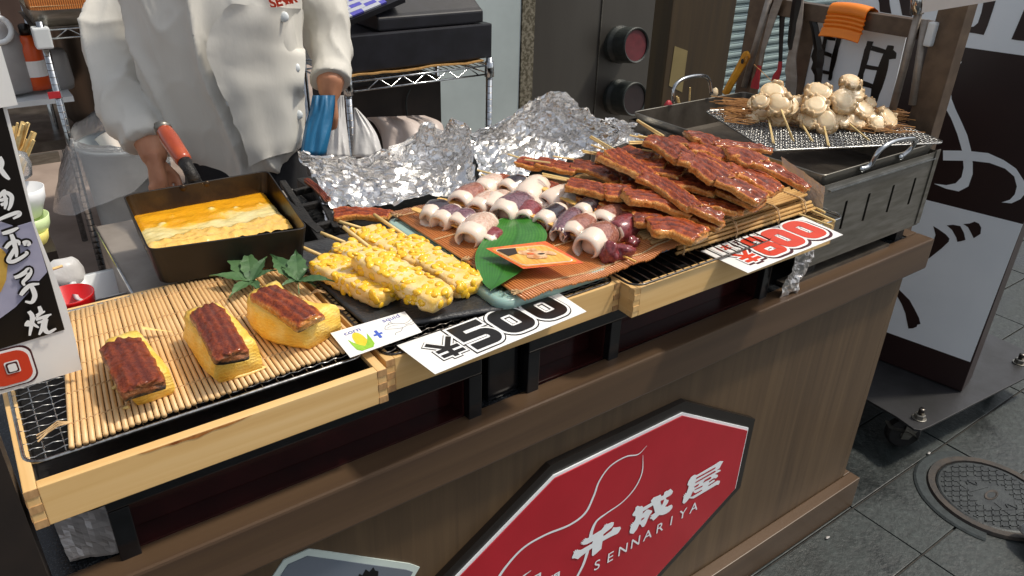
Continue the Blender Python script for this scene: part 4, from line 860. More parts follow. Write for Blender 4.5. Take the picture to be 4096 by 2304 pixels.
# ---------- sweetcorn and fish paste skewers
km = MB(); km.blob((0,0,0), (.0078,.0062,.0030), 10, 6, nz=.18, sc=1.5); kme = km.mesh('corn_kernel', M['kernel'], sm=True)
def cornbar(label, a, b_, w, h, stk, seed, nk=125):
    a, b_ = V(a), V(b_); d = (b_-a); L = d.length; dn = d.normalized(); sd = dn.cross(V((0,0,1))).normalized(); up = sd.cross(dn)
    t = thing('corn_skewer', label, 'corn skewer', (a+b_)/2-V((0,0,h)), 'sweetcorn skewers on the slate plate')
    rows = []; n, k = 30, 24
    rr = random.Random(seed)
    for i in range(n+1):
        u = i/n; e = min(1, min(u, 1-u)*n/2.2); s_ = .80+.20*math.sqrt(max(0,e)); row = []
        for j in range(k):
            g = 2*math.pi*j/k; cx, cz = math.cos(g), math.sin(g); q = (abs(cx)**8+abs(cz)**8)**-.125
            f = a+d*u+sd*(cx*q*w/2*s_)+up*(cz*q*h/2*s_-h/2)
            f += (sd*cx+up*cz)*(.0026*noise.noise(f*85+V((seed,0,0)))+.0022*noise.noise(f*210)); row.append(f)
        rows.append(row+[row[0]])
    mb = MB(); mb.grid(rows)
    for e in (0, -1):
        ring = rows[e][:-1]; c = sum(ring, V((0,0,0)))/k; mb.add(ring+[c], [(x, (x+1) % k, k) for x in range(k)])
    part('fish_paste', mb, M['batter'], t, sm=True)
    base = wloc(t)
    for i in range(nk):
        u = rr.uniform(.02,.98); side = rr.random()
        if side < .62: p = a+d*u+sd*rr.uniform(-.45,.45)*w+up*.0002; nn = up
        elif side < .92: s_ = rr.choice((-1,1,-1)); p = a+d*u+sd*(s_*w*.497)+up*rr.uniform(-.85,-.1)*h; nn = sd*s_
        else: e_ = rr.choice((0,1,1)); p = a+d*e_+sd*rr.uniform(-.4,.4)*w+up*rr.uniform(-.85,-.15)*h+dn*(.001 if e_ else -.001); nn = dn*(1 if e_ else -1)
        nn = (nn+V((rr.uniform(-.35,.35), rr.uniform(-.35,.35), rr.uniform(-.2,.2)))).normalized()
        o = link('corn_kernel', kme, t, p-base-nn*.0017); o.rotation_mode = 'QUATERNION'; o.rotation_quaternion = V((0,0,1)).rotation_difference(nn) @ Quaternion((0,0,1), rr.uniform(0,6.3)); s_ = rr.uniform(.6,1.2); o.scale = (s_, s_*rr.uniform(.8,1.1), s_*rr.uniform(.8,1.2))
    A_, B_ = stk; mb = MB(); mb.tube([A_, A_.lerp(B_, .5), B_], .0029, 8); part('stick', mb, M['stick'], t, sm=True)
    return t
def c5(x, y, z): return PZ(*s5(x, y), z)
ZS = ZTR+.0105
cornbar('sweetcorn skewer nearest the maple leaves', c5(285,520,ZS+.025), c5(740,735,ZS+.025), .050, .025, (c5(128,445,ZS+.022), c5(300,520,ZS+.014)), 11)
cornbar('sweetcorn skewer half hidden under the topmost bar', c5(425,430,ZS+.026), c5(700,590,ZS+.026), .044, .025, (c5(295,372,ZS+.026), c5(450,435,ZS+.016)), 12, 90)
cornbar('sweetcorn skewer at the back of the slate plate', c5(560,325,ZS+.026), c5(960,520,ZS+.026), .050, .025, (c5(415,300,ZS+.026), c5(580,350,ZS+.015)), 13)
cornbar('sweetcorn skewer beside the pale green plate', c5(820,400,ZS+.027), c5(1265,680,ZS+.026), .052, .026, (c5(638,255,ZS+.035), c5(850,400,ZS+.018)), 14)
cornbar('topmost sweetcorn skewer lying across the others', c5(560,470,ZS+.052), c5(1085,765,ZS+.034), .050, .026, (c5(442,335,ZS+.060), c5(600,460,ZS+.044)), 15)

# ---------- squid skewers
def squidring(mb, F, Bk, ro, wall, a0, a1, seed, band=(.34,.9), leg=0.0, squash=1.0, rollz=0.0, taper=1.0):
    """arched thick strip of squid, its open end at F, running to Bk"""
    F, Bk = V(F), V(Bk); d = Bk-F; dn = d.normalized(); sd = dn.cross(V((0,0,1))).normalized(); up = sd.cross(dn)
    n, k = 12, 20; rows = []; A = []
    for i in range(n+1):
        u = i/n; row = []; ar = []; sc_ = lerp(1, taper, u)
        for lay in (0, 1):
            rng = range(k+1) if lay == 0 else range(k, -1, -1)
            for j in rng:
                v = j/k; g = R(lerp(a0, a1, v)+rollz); ed = min(1, min(v, 1-v)*k/2); ee = min(1, min(u, 1-u)*n/1.2)
                r_ = (ro if lay == 0 else ro-wall*(.55+.45*ed)*(.72+.28*ee))-(0 if lay else (1-ee)*wall*.22)
                cl_ = max(0, abs(2*v-1)-.55)/.45; r_ *= sc_*(1-.34*cl_*cl_)*(1+.16*noise.noise(V((v*3, u*2, seed)))+.05*noise.noise(V((v*9, u*5, seed))))*(1-.22*(2*u-1)**2)
                p = F+d*u+sd*(r_*math.cos(g))+up*(r_*math.sin(g)*squash)
                row.append(p); w_ = smooth((u-band[0]*.72+.05+.12*noise.noise(V((v*4,seed,0))))/.14)*smooth((band[1]-u+.05+.10*noise.noise(V((v*4,seed,3))))/.14) if lay == 0 else 0
                ar.append(w_*(.85 if ed > .6 else .4))
        rows.append(row+[row[0]]); A.append(ar+[ar[0]])
    mb.grid(rows, A=A); N = 2*(k+1)
    for e in (0, -1):
        r_ = rows[e]; vs = r_[:N]; fs = [(j, j+1, N-2-j, N-1-j) for j in range(k)]; mb.add(vs, fs, [0]*N)
def r5(x, y, z): return PZ(1600+x/3.623, 680+y/3.623, z)
def r6(x, y, z): return PZ(2100+x/4.025, 720+y/4.025, z)
ZQ = ZTR+.030
def squidskewer(label, pieces, st):
    t = thing('squid_skewer', label, 'squid skewer', pieces[0][1], 'raw squid skewers on the orange mat')
    for i, p in enumerate(pieces):
        kind, F, Bk, ro = p[:4]; kw = p[4] if len(p) > 4 else {}
        mb = MB()
        if kind == 'blob':
            c = (F+Bk)/2; d = Bk-F; M4 = frame((0,0,0), d, V((0,0,1)).cross(d)); mb.blob(c, (d.length/2, ro*.8, ro*.8), 20, 14, M4.to_3x3(), nz=.5, sc=1.6, seed=i+3, at=.9)
            part('tentacles', mb, SQ[4], t, sm=True); continue
        squidring(mb, F-(Bk-F)*.10, Bk+(Bk-F)*.14, ro*1.22, kw.pop('wall', .0062)*1.5, kw.pop('a0', -34)-16, kw.pop('a1', 212)+16, i*5+len(label), **kw)
        ax_ = (Bk-F).normalized(); mb.blob(F+(Bk-F)*.46, ((Bk-F).length*.34, ro*.80, ro*.74), 14, 10, frame((0,0,0), ax_, V((0,0,1)).cross(ax_)).to_3x3(), nz=.25, sc=1.5, seed=i, at=.12); part('squid_piece', mb, SQ[kind], t, sm=True)
    (a, b_, wd) = st; lm = [p for p in pieces if p[0] != 'blob'] or pieces; q0_, q1_ = (lm[0][1]+lm[0][2])/2, (lm[-1][1]+lm[-1][2])/2; b_ = (b_ if pieces[-1][0] == 'blob' and len(label) % 2 else q1_+(q1_-q0_).normalized()*.02); a = V((a.x, a.y, max(a.z-.004, q0_.z+.002))); d = (b_-a).normalized(); sd = d.cross(V((0,0,1))).normalized(); up = sd.cross(d); F4 = Matrix(((d.x,sd.x,up.x,a.x),(d.y,sd.y,up.y,a.y),(d.z,sd.z,up.z,a.z),(0,0,0,1)))
    mb = MB(); L = (b_-a).length; mb.prism([(0,-wd/2+.002),(.004,-wd/2),(.03,-wd/2),(L*.6,-wd/3),(L,-.0012),(L,.0012),(L*.6,wd/3),(.03,wd/2),(.004,wd/2),(0,wd/2-.002)], -.0012, .0012, F4); part('stick', mb, M['stick_o'], t)
    return t
z1 = ZQ+.004
squidskewer('squid skewer along the left edge of the orange mat', [
  (1, r5(385,715,z1+.004), r5(610,570,z1+.004), .0185, dict(a0=-150, a1=170, wall=.009, band=(.38,1.1))),
  (0, r5(560,795,z1), r5(790,650,z1), .0195, dict(band=(.35,.86), a1=190)),
  (0, r5(805,830,z1), r5(1000,700,z1+.002), .0190, dict(band=(.42,1.1), a0=-30, a1=185)),
  (3, r5(985,1040,z1), r5(1240,800,z1), .0235, dict(band=(.34,.9), a0=-8, a1=185)),
  (4, r5(1230,1060,z1-.002), r5(1370,930,z1), .0170, dict(band=(.3,1.2), a0=10, a1=200, wall=.0045, squash=.8))],
  (r5(185,525,z1+.010), r5(1480,1090,z1), .0125))
squidskewer('squid skewer second from the left on the orange mat', [
  (2, r5(850,530,z1), r5(1090,370,z1), .0235, dict(band=(.3,1.1))),
  (3, r5(1110,600,z1), r5(1330,440,z1), .0190, dict(band=(.3,1.1), a0=-5, a1=180)),
  (3, r5(1290,600,z1), r5(1500,430,z1), .0195, dict(band=(.75,1.1), a0=-5, a1=185)),
  (0, r5(1480,710,z1), r5(1750,500,z1), .0255, dict(band=(.3,1.1), a0=0, a1=180)),
  (4, r5(1795,760,z1-.003), r5(1900,600,z1-.002), .0200, dict(band=(.15,1.1), a0=5, a1=180, wall=.0045))],
  (r5(540,390,z1+.012), r5(1940,800,z1), .0125))
squidskewer('squid skewer at the back of the orange mat beside the foil', [
  (3, r5(1190,330,z1), r5(1400,215,z1), .0215, dict(band=(.4,.8))),
  (1, r5(1530,340,z1), r5(1760,240,z1), .0220, dict(band=(.4,.85), a0=-30)),
  (3, r5(1810,470,z1), r5(2010,260,z1+.004), .0240, dict(band=(1.2,1.3), a0=-8))],
  (r5(920,240,z1+.013), r5(1990,480,z1), .0125))
squidskewer('squid skewer next to the eel with a dark red head at its end', [
  (1, r6(190,440,z1-.003), r6(330,240,z1), .0150, dict(band=(.3,1.1), a0=-40, a1=190, wall=.007)),
  (3, r6(340,400,z1), r6(740,230,z1+.004), .0205, dict(band=(1.2,1.3), a0=-5)),
  (3, r6(330,500,z1-.006), r6(400,430,z1-.006), .0110, dict(band=(.5,1.1))),
  (2, r6(620,400,z1), r6(960,270,z1), .0190, dict(band=(.4,1.1), a0=-30, a1=195)),
  (1, r6(880,600,z1), r6(1150,430,z1), .0205, dict(band=(.25,.85))),
  (2, r6(1240,730,z1), r6(1480,520,z1), .0205, dict(band=(.3,.84))),
  (4, r6(1450,850,z1+.002), r6(1690,720,z1+.002), .0190, dict(band=(-.2,1.3), a0=-60, a1=215)),
  ('blob', r6(1640,1000,z1-.004), r6(1840,1000,z1-.004), .0120)],
  (r5(1920,155,z1+.026), r6(1730,930,z1), .0130))
squidskewer('nearest squid skewer with white rings and a dark red head', [
  (1, r6(270,740,z1), r6(540,530,z1+.002), .0190, dict(band=(.35,.84), a0=-15)),
  (0, r6(545,900,z1), r6(790,590,z1), .0170, dict(band=(-.2,.92), a0=-5, wall=.0045)),
  (2, r6(740,930,z1), r6(1010,690,z1), .0195, dict(band=(.3,.84), a0=-10)),
  (2, r6(985,1130,z1), r6(1290,910,z1), .0250, dict(band=(.45,1.1), a0=-15)),
  ('blob', r6(1240,1190,z1+.003), r6(1500,1140,z1+.003), .0200),
  ('blob', r6(1420,1170,z1), r6(1740,1130,z1+.002), .0150)],
  (r5(1810,580,z1+.016), r6(1785,1315,z1-.004), .0110))
# ---------- green leaf under the squid
def s5p(x, y, z): return PZ(*s5(x, y), z)
lf = [(1470,305),(1420,330),(1380,400),(1330,465),(1295,530),(1290,600),(1312,680),(1345,735),(1384,771)]; rt = [(1620,300),(1700,345),(1745,395),(1748,440),(1715,500),(1660,580),(1590,650),(1490,715),(1390,772)]
LS = [s5p(x, y, ZQ+.003 if i < 6 else ZQ-.001-.004*(i-5)) for i, (x, y) in enumerate(lf)]; RS = [s5p(x, y, ZQ+.003 if i < 6 else ZQ+.001-.004*(i-6)) for i, (x, y) in enumerate(rt)]
LS, RS = spline(LS, 4), spline(RS, 4); P = []
A = []
for a, b_ in zip(LS, RS): P.append([a.lerp(b_, j/36)+V((0,0,.005+.0030*abs(j/18-1)+.0006*(-1)**j)) for j in range(37)]); A.append([.5+.10*(-1)**j-(.25 if abs(j-18) < 1 else 0) for j in range(37)])
mb = MB(); mb.grid(P, A=A); single('broad_leaf', mb, M['leafg'], 'broad glossy green leaf under the squid and the picture card', 'leaf', sm=True)
# ================================================================== printed cards
def sheet(name, pts, th, mat, parent=None, off=0.0, **kw):
    n = (pts[1]-pts[0]).cross(pts[-1]-pts[0]).normalized()
    if n.z < 0: n = -n
    mb = MB(); top = [p+n*(off+th) for p in pts]; bot = [p+n*off for p in pts]; k = len(pts)
    mb.add(bot+top, [tuple(range(k-1, -1, -1)), tuple(range(k, 2*k))]+[(i, (i+1) % k, (i+1) % k+k, i+k) for i in range(k)])
    return part(name, mb, mat, parent)
def stroke(mb, path, w_, F, z, closed=False):
    """a bar of even width following a bent centre line, mitred corners; laid in frame F"""
    P = [V((p[0], p[1], 0)) for p in path]; n = len(P); L = []; Q = []
    for i in range(n):
        if closed or 0 < i < n-1:
            a, b_, c = P[(i-1) % n], P[i], P[(i+1) % n]; t1_, t2_ = (b_-a).normalized(), (c-b_).normalized()
            n1, n2 = V((-t1_.y, t1_.x, 0)), V((-t2_.y, t2_.x, 0)); m_ = (n1+n2); m_ = m_/max(.3, 1+n1.dot(n2))
        else:
            t_ = (P[1]-P[0]).normalized() if i == 0 else (P[-1]-P[-2]).normalized(); m_ = V((-t_.y, t_.x, 0))
            P[i] = P[i]+t_*((-1 if i == 0 else 1)*(w_-WC)/2)
        L.append(P[i]+m_*w_/2); Q.append(P[i]-m_*w_/2)
    vs = [F @ V((q.x, q.y, z)) for p in zip(L, Q) for q in p]; k = n if closed else n-1
    mb.add(vs, [(2*i, 2*i+1, 2*((i+1) % n)+1, 2*((i+1) % n)) for i in range(k)])
WC = .02
def rrect(cx, cy, hw, hh, r, k=6):
    o = []
    for (x, y, a0) in ((cx+hw-r, cy-hh+r, 270), (cx+hw-r, cy+hh-r, 0), (cx-hw+r, cy+hh-r, 90), (cx-hw+r, cy-hh+r, 180)):
        for i in range(k+1): g = R(a0+90*i/k); o.append((x+r*math.cos(g), y+r*math.sin(g)))
    return o
def digit(ch, x, y, w, h, W):            # list of (path, closed); centre lines of a fat rounded numeral in a box w by h
    a, b_, c, d = x+W/2, x+w-W/2, y+W/2, y+h-W/2; m_ = (c+d)/2; r = min((b_-a)/2, (d-c)/2)*.62
    if ch == '0': return [(rrect((a+b_)/2, (c+d)/2, (b_-a)/2, (d-c)/2, r), True)]
    if ch == '8':
        return [(rrect((a+b_)/2, (c+m_)/2, (b_-a)/2, (m_-c)/2, r*.55), True), (rrect((a+b_)/2, (d+m_)/2, (b_-a)/2*.88, (d-m_)/2, r*.5), True)]
    if ch == '5':
        p = [(b_+W*.25, d), (a, d), (a, m_+W*.06)]
        rr = (m_-c)/2*.85; bx = b_-rr; arc = [(bx+rr*math.cos(R(g)), (m_+W*.06+c)/2+(m_+W*.06-c)/2*math.sin(R(g))) for g in range(80, -91, -17)]
        return [(p+[(bx*.5+a*.5, m_+W*.06)]+arc+[(a-W*.3, c)], False)]
    if ch == '¥':
        cx = (a+b_)/2; t = W*.5
        return [([(x+t*.4, y+h-t*.2), (cx, y+h*.50)], False), ([(x+w-t*.4, y+h-t*.2), (cx, y+h*.50)], False), ([(cx, y+h*.60), (cx, y+t*.3)], False), ([(x+w*.1, y+h*.47), (x+w*.9, y+h*.47)], False), ([(x+w*.1, y+h*.22), (x+w*.9, y+h*.22)], False)]
def pricecard(label, corners, text, cols, shadow=None, name='price_card'):
    global WC
    BL, BR, TR, TL = corners; ex, ey = BR-BL, TL-BL; Wd, Hh = ex.length, ey.length
    F = aff(BL, ex/Wd, ey/Hh); t = thing(name, label, 'price card', (BL+BR)/2); nrm = ex.cross(ey).normalized()
    sheet('card', [BL, BR, TR, TL], .0006, M['white'], t)
    for (ch, fx, fy, fw, fh, fW) in text:
        x, y, w_, h_, W = fx*Wd, fy*Hh, fw*Wd, fh*Hh, fW*Hh
        dz = .00009*text.index((ch, fx, fy, fw, fh, fW))
        for li, (mat, ex_) in enumerate(cols):
            mb = MB()
            for si, (p, cl) in enumerate(digit(ch, x, y, w_, h_, W)):
                WC = W*(.46 if ch == '¥' else 1); WC_ = WC
                dx = shadow if (shadow and li == 0) else (0, 0)
                stroke(mb, [(a+dx[0], b_+dx[1]) for a, b_ in p], WC_+ex_*(1.3 if ch == '¥' else 2)*Hh, F, .0008+li*.0006+si*.00002+dz, cl)
            part('printed_'+{'0':'zero','5':'five','8':'eight','¥':'yen_sign'}[ch], mb, mat, t)
    return t, F, Wd, Hh
c500 = [PZ(1740,1498,ZTR+.004), PZ(2346,1247,ZTR+.004), PZ(2225,1166,ZTR+.006), PZ(1587,1383,ZTR+.006)]
pricecard('white price card reading ¥500 in fat black numerals on the middle tray', c500,
  [('¥', .095, .16, .165, .58, .19), ('5', .275, .13, .205, .76, .185), ('0', .505, .14, .205, .76, .215), ('0', .738, .14, .205, .76, .215)],
  [(M['blackink'], .070), (M['white_d'], .048), (M['blackink'], 0)])
c800 = [PZ(2992,1093,ZTR+.0006), PZ(3372,940,ZTR+.009), PZ(3212,868,ZTR+.009), PZ(2803,1005,ZTR+.0025)]
tc, F8, W8, H8 = pricecard('white price card reading ¥800 in red numerals, tucked under the dark wire rack', c800,
  [('¥', .09, .16, .17, .48, .17), ('8', .295, .14, .20, .74, .165), ('0', .50, .15, .215, .74, .22), ('0', .735, .15, .215, .74, .22)],
  [(M['maroon'], .075), (M['white_d'], .05), (M['redink'], 0)], shadow=(.0022, -.0022))
for i, ch in enumerate('1本(税込)'): lettering('lettering', ch, .020, F8 @ Matrix.Translation((.028+.0165*i, .078-.0*i, .0009)), M['redink'] if i < 2 else M['maroon'], tc, off=.0006)
# corn + squid card
zc_ = ZTR+.0135
cc = [PZ(*s5(485,1178), zc_-.001), PZ(*s5(946,1012), zc_), PZ(*s5(835,880), zc_+.003), PZ(*s5(357,1020), zc_+.002)]
BL, BR, TR, TL = cc; ex, ey = BR-BL, TL-BL; Wd, Hh = ex.length, ey.length; Fc = aff(BL, ex/Wd, ey/Hh)
kc = thing('recipe_card', 'small white card with a printed corn cob, blue plus and squid drawing', 'card', (BL+BR)/2)
sheet('card', cc, .0005, M['white'], kc)
lettering('lettering', 'corn', .0125, Fc @ Matrix.Translation((Wd*.245, Hh*.80, .0008)), M['lavender'], kc, off=.0002)
lettering('lettering', 'squid', .0125, Fc @ Matrix.Translation((Wd*.80, Hh*.80, .0008)), M['lavender'], kc, off=.0002)
mb = MB(); WC = .004; stroke(mb, [(Wd*.44, Hh*.42), (Wd*.56, Hh*.42)], .0042, Fc, .0008); stroke(mb, [(Wd*.50, Hh*.27), (Wd*.50, Hh*.57)], .0042, Fc, .00085); part('printed_plus', mb, M['blueink'], kc)
def flat(mb, pts, z, F): mb.add([F @ V((x, y, z)) for x, y in pts], [tuple(range(len(pts)))])
mb = MB(); cx, cy = Wd*.255, Hh*.10
flat(mb, [(cx+.0085*math.cos(g)*(1 if math.sin(g) < 0 else .9), cy+.021+.019*math.sin(g)) for g in [i*math.pi/10 for i in range(20)]], .0008, Fc); part('printed_cob', mb, M['cornyel'], kc)
for s_ in (-1, 1):
    mb = MB(); flat(mb, [(cx+s_*.0135, cy+.030), (cx+s_*.010, cy+.020), (cx+s_*.004, cy+.010), (cx-s_*.002, cy+.004), (cx-s_*.001, cy-.002), (cx+s_*.008, cy-.002), (cx+s_*.0125, cy+.004), (cx+s_*.0135, cy+.016)], .0010+.0001*s_, Fc); part('printed_husk', mb, M['cornleaf'], kc)
mb = MB(); ox, oy = Wd*.62, Hh*.40
def ln(pts, w_, z=.0009): ribbon(mb, spline([(ox+x, oy+y) for x, y in pts], 5), [w_]*((len(pts)-1)*5+1), Fc @ Matrix.Translation((0,0,z)))
ln([(0,.006),(.004,.012),(.012,.013),(.020,.010),(.028,.004)], .0006); ln([(0,.006),(.006,.003),(.014,-.001),(.022,-.003),(.028,-.002)], .0006, .00093)
ln([(.008,.013),(.012,.017),(.015,.013)], .0006, .00096); ln([(.028,.004),(.034,.005),(.042,.009),(.049,.008)], .0005, .00099); ln([(.028,.001),(.036,.001),(.046,.004),(.050,.001)], .0005, .00102)
ln([(.028,-.001),(.036,-.003),(.044,-.001),(.050,-.005)], .0005, .00105); ln([(.022,-.003),(.016,-.009),(.009,-.009),(.006,-.013)], .0006, .00108); ln([(.004,.007),(.012,.008),(.020,.005)], .0004, .00111)
part('printed_squid', mb, M['blackink'], kc)
# picture card of grilled squid
zc_ = ZQ+.022
cc = [s5p(1600,605,zc_-.006), s5p(1988,568,zc_), s5p(1742,428,zc_+.004), s5p(1358,474,zc_+.003)]
BL, BR, TR, TL = cc; ex, ey = BR-BL, TL-BL; Wd, Hh = ex.length, ey.length; Fp = aff(BL, ex/Wd, ey/Hh)
pc = thing('picture_card', 'orange edged picture card of grilled squid lying on the leaf', 'card', (BL+BR)/2)
sheet('card', cc, .0006, M['photo_rd'], pc)
def pct(x, y): return (Wd*x, Hh*y)
for nm, mt_, poly, z in (('printed_border', 'photo_or', rrect(Wd*.5, Hh*.5, Wd*.465, Hh*.445, .008), .0009), ('printed_line', 'white_d', rrect(Wd*.5, Hh*.5, Wd*.43, Hh*.40, .008), .0012), ('printed_mat', 'photo_bg', rrect(Wd*.5, Hh*.5, Wd*.422, Hh*.385, .008), .0015),
    ('printed_corner', 'photo_dk', [pct(.09,.84), pct(.10,.55), pct(.30,.62), pct(.42,.87), pct(.12,.875)], .0018)):
    mb = MB(); flat(mb, poly, z, Fp); part(nm, mb, M[mt_], pc)
for i, (x, y, rx, ry, m_) in enumerate(((.42,.62,.10,.11,'photo_sq'), (.55,.60,.12,.13,'photo_sq'), (.68,.55,.10,.10,'photo_sq'), (.50,.42,.16,.12,'photo_sq'), (.78,.50,.07,.10,'photo_sq'), (.60,.72,.08,.06,'photo_sq'), (.47,.55,.05,.05,'photo_rd'), (.62,.50,.06,.03,'photo_dk'))):
    mb = MB(); flat(mb, [(Wd*(x+rx*math.cos(g)*(1+.25*noise.noise(V((g,i,0))))), Hh*(y+ry*math.sin(g)*(1+.3*noise.noise(V((g,i,4)))))) for g in [k*math.pi/9 for k in range(18)]], .0020+.00012*i, Fp); part('printed_squid', mb, M[m_], pc)
# ------------------------------------------------------------------ price board standing at the near end
YB_ = .135
def pb(x, y, off=0): p = PY(x, y, YB_); return V((p.x, YB_-off, p.z))
bd = thing('price_board', 'upright price board with white brush lettering and a red zero, at the near end', 'sign', pb(326,1473))
def bpoly(name, px, mat, off, th=.0008, wob=0):
    pts = [pb(x, y) for x, y in px]; mb = MB(); n = len(pts); vs = [V((p.x, YB_-off-th, p.z)) for p in pts]+[V((p.x, YB_-off, p.z)) for p in pts]
    mb.add(vs, [tuple(range(n)), tuple(range(2*n-1, n-1, -1))]+[(i, i+n, (i+1) % n+n, (i+1) % n) for i in range(n)]); return part(name, mb, mat, bd)
bpoly('board', [(326,1473),(300,1352),(262,1215),(204,1060),(140,900),(60,560),(18,395),(-420,480),(-300,1662)], M['white'], 0, .003)
bpoly('black_print', [(256,1312),(190,1080),(125,880),(40,540),(2,400),(-420,480),(-300,1480)], M['blackink'], .0034)
bpoly('printed_plate', [(186,1080),(158,985),(125,880),(60,900),(0,880),(-60,910),(-200,1400),(0,1264),(60,1220)], M['egg_photo'], .0046)
bpoly('printed_egg', [(30,1030),(18,1000),(0,985),(-40,1000),(-60,1080),(0,1160),(22,1110)], M['egg_ph2'], .0058)
bpoly('white_card', [(68,412),(0,180),(-200,200),(-130,445)], M['white'], .0062, .002)
DW = V((0,0,-1)); BF = Matrix(((1,0,0,0),(0,0,-1,0),(0,1,0,0),(0,0,0,1)))
def gl(x, y): p = pb(x/2.13, 740+y/2.13); return V((p.x, p.z, 0))
GLY = [(0, [(10,60),(50,46),(92,80),(84,150),(62,195)], .0030), (0, [(0,150),(58,128)], .0026), (0, [(-10,112),(62,93)], .0026), (0, [(-20,275),(60,240),(148,212),(156,236),(104,266)], .0030), (0, [(28,58),(44,120),(34,185)], .0026), (0, [(-30,100),(20,40),(40,20)], .0026),
 (0, [(-10,-260),(10,-205),(-8,-130)], .003), (0, [(-10,-170),(30,-110),(74,-66)], .0034),
 (1, [(12,392),(80,372),(150,340)], .0032), (1, [(88,396),(108,450),(130,540),(132,592)], .0032), (1, [(38,518),(72,478),(118,456),(150,460),(158,490)], .0030), (1, [(188,478),(222,470),(246,492)], .0046), (1, [(128,500),(94,560),(66,618),(104,628),(168,598),(222,558),(206,542)], .0032),
 (1, [(116,764),(160,748),(210,716),(238,694),(246,722),(226,762),(190,800),(200,832)], .0036), (1, [(168,914),(200,872),(250,828),(326,816)], .0034), (1, [(252,826),(276,870),(288,922),(262,972),(206,966)], .0036),
 (0, [(238,1048),(266,1090),(262,1150),(244,1256)], .0034), (0, [(218,1176),(236,1126)], .0038), (0, [(286,1098),(268,1148),(322,1188)], .0028), (0, [(324,1006),(338,1056),(300,1102)], .0030), (0, [(300,1084),(374,1048)], .0026), (0, [(296,1120),(428,1074)], .0028), (0, [(402,1078),(344,1152)], .0028), (0, [(310,1146),(402,1120)], .0024), (0, [(362,1130),(352,1190),(324,1248)], .0032), (0, [(382,1128),(370,1190),(402,1228),(468,1194)], .0036)]
for i, (ol, pts, wd) in enumerate(GLY):
    P_ = spline([gl(*p) for p in pts], 6) if len(pts) > 2 else [gl(*pts[0]).lerp(gl(*pts[1]), j/6) for j in range(7)]; n = len(P_)
    tp_ = [wd*(.45+.9*math.sin(math.pi*min(1, .18+.8*j/(n-1)))**.7) for j in range(n)]
    if ol: mb = MB(); ribbon(mb, P_, [q+.0036 for q in tp_], Matrix.Translation((0, YB_-.0066-.00003*i, 0)) @ BF); part('lettering_outline', mb, M['blackink'], bd)
    mb = MB(); ribbon(mb, P_, tp_, Matrix.Translation((0, YB_-.0078-.00003*i, 0)) @ BF); part('brush_lettering', mb, M['white_d'], bd)
p = pb(36,1465); F = Matrix.Translation((p.x, YB_-.004, p.z)) @ BF
for i, (mt_, hw) in enumerate(((M['maroon'], .0185), (M['white_d'], .0168), (M['redink'], .0142))):
    mb = MB(); WC = .02; flat(mb, rrect(0, 0, hw+.006, hw+.006, .012), .0006*i, F); part('printed_zero', mb, mt_, bd)
for i, (mt_, hw) in enumerate(((M['white_d'], .0068), (M['maroon'], .0056), (M['white_d'], .0040))):
    mb = MB(); flat(mb, rrect(.003, .001, hw, hw+.0008, .0018), .0018+.0006*i, F); part('printed_zero', mb, mt_, bd)
# ================================================================== grill with scallops
GX0, GX1, GY0, GY1, GZ0, GZ1 = -.415, -.004, .002, .53, .843, 1.014
gr = thing('grill_box', 'stainless steel grill box with slotted side at the far end of the counter', 'grill', ((GX0+GX1)/2, .26, ZT))
F0 = MB(); sl_x = [PY(3200+x/2.415, 500+y/2.415, GY0).x for x, y in ((437,800),(650,750),(885,665),(1095,590))]
zs0, zs1 = .905, .966; sw = .0085
xs = [GX0]+[v for s_ in sl_x for v in (s_-sw/2, s_+sw/2)]+[GX1]
mb = MB()
for i in range(0, len(xs), 2): mb.box((xs[i], GY0, zs0), (xs[i+1], GY0+.0015, zs1))
mb.box((GX0, GY0, GZ0), (GX1, GY0+.0015, zs0)); mb.box((GX0, GY0, zs1), (GX1, GY0+.0015, GZ1)); part('front_panel', mb, M['steel'], gr)
mb = MB(); mb.box((GX0, GY0+.03, GZ0), (GX1-.003, GY0+.032, GZ1-.01)); part('inner_panel', mb, M['black'], gr)
mb = MB(); mb.box((GX1-.0015, GY0+.0016, GZ0), (GX1, GY1, GZ1)); part('side_panel', mb, M['steel'], gr)
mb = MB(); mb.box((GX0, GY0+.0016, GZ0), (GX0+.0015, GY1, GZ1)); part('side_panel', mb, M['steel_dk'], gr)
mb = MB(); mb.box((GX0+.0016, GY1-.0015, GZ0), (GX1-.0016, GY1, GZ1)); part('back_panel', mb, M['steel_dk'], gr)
mb = MB(); mb.box((GX1-.013, GY0-.0022, GZ0+.004), (GX1+.003, GY0-.0004, GZ1+.004)); part('corner_flange', mb, M['steel'], gr)
mb = MB(); mb.box((GX0+.02, GY0-.005, GZ1-.014), (GX1-.014, GY0-.0005, GZ1-.0115)); part('top_lip', mb, M['chrome'], gr)
for x in (GX0+.03, GX1-.05):
    for y in (GY0+.015, GY1-.045):
        mb = MB(); mb.box((x, y, ZT-.0025), (x+.03, y+.03, GZ0-.0005)); part('foot', mb, M['iron'], gr)
mb = MB(); mb.box((-.46, .004, ZT-.0024), (-.10, .03, ZT+.006)); single('steel_strip', mb, M['steel_dk'], 'thin steel strip on the granite in front of the grill', 'strip')
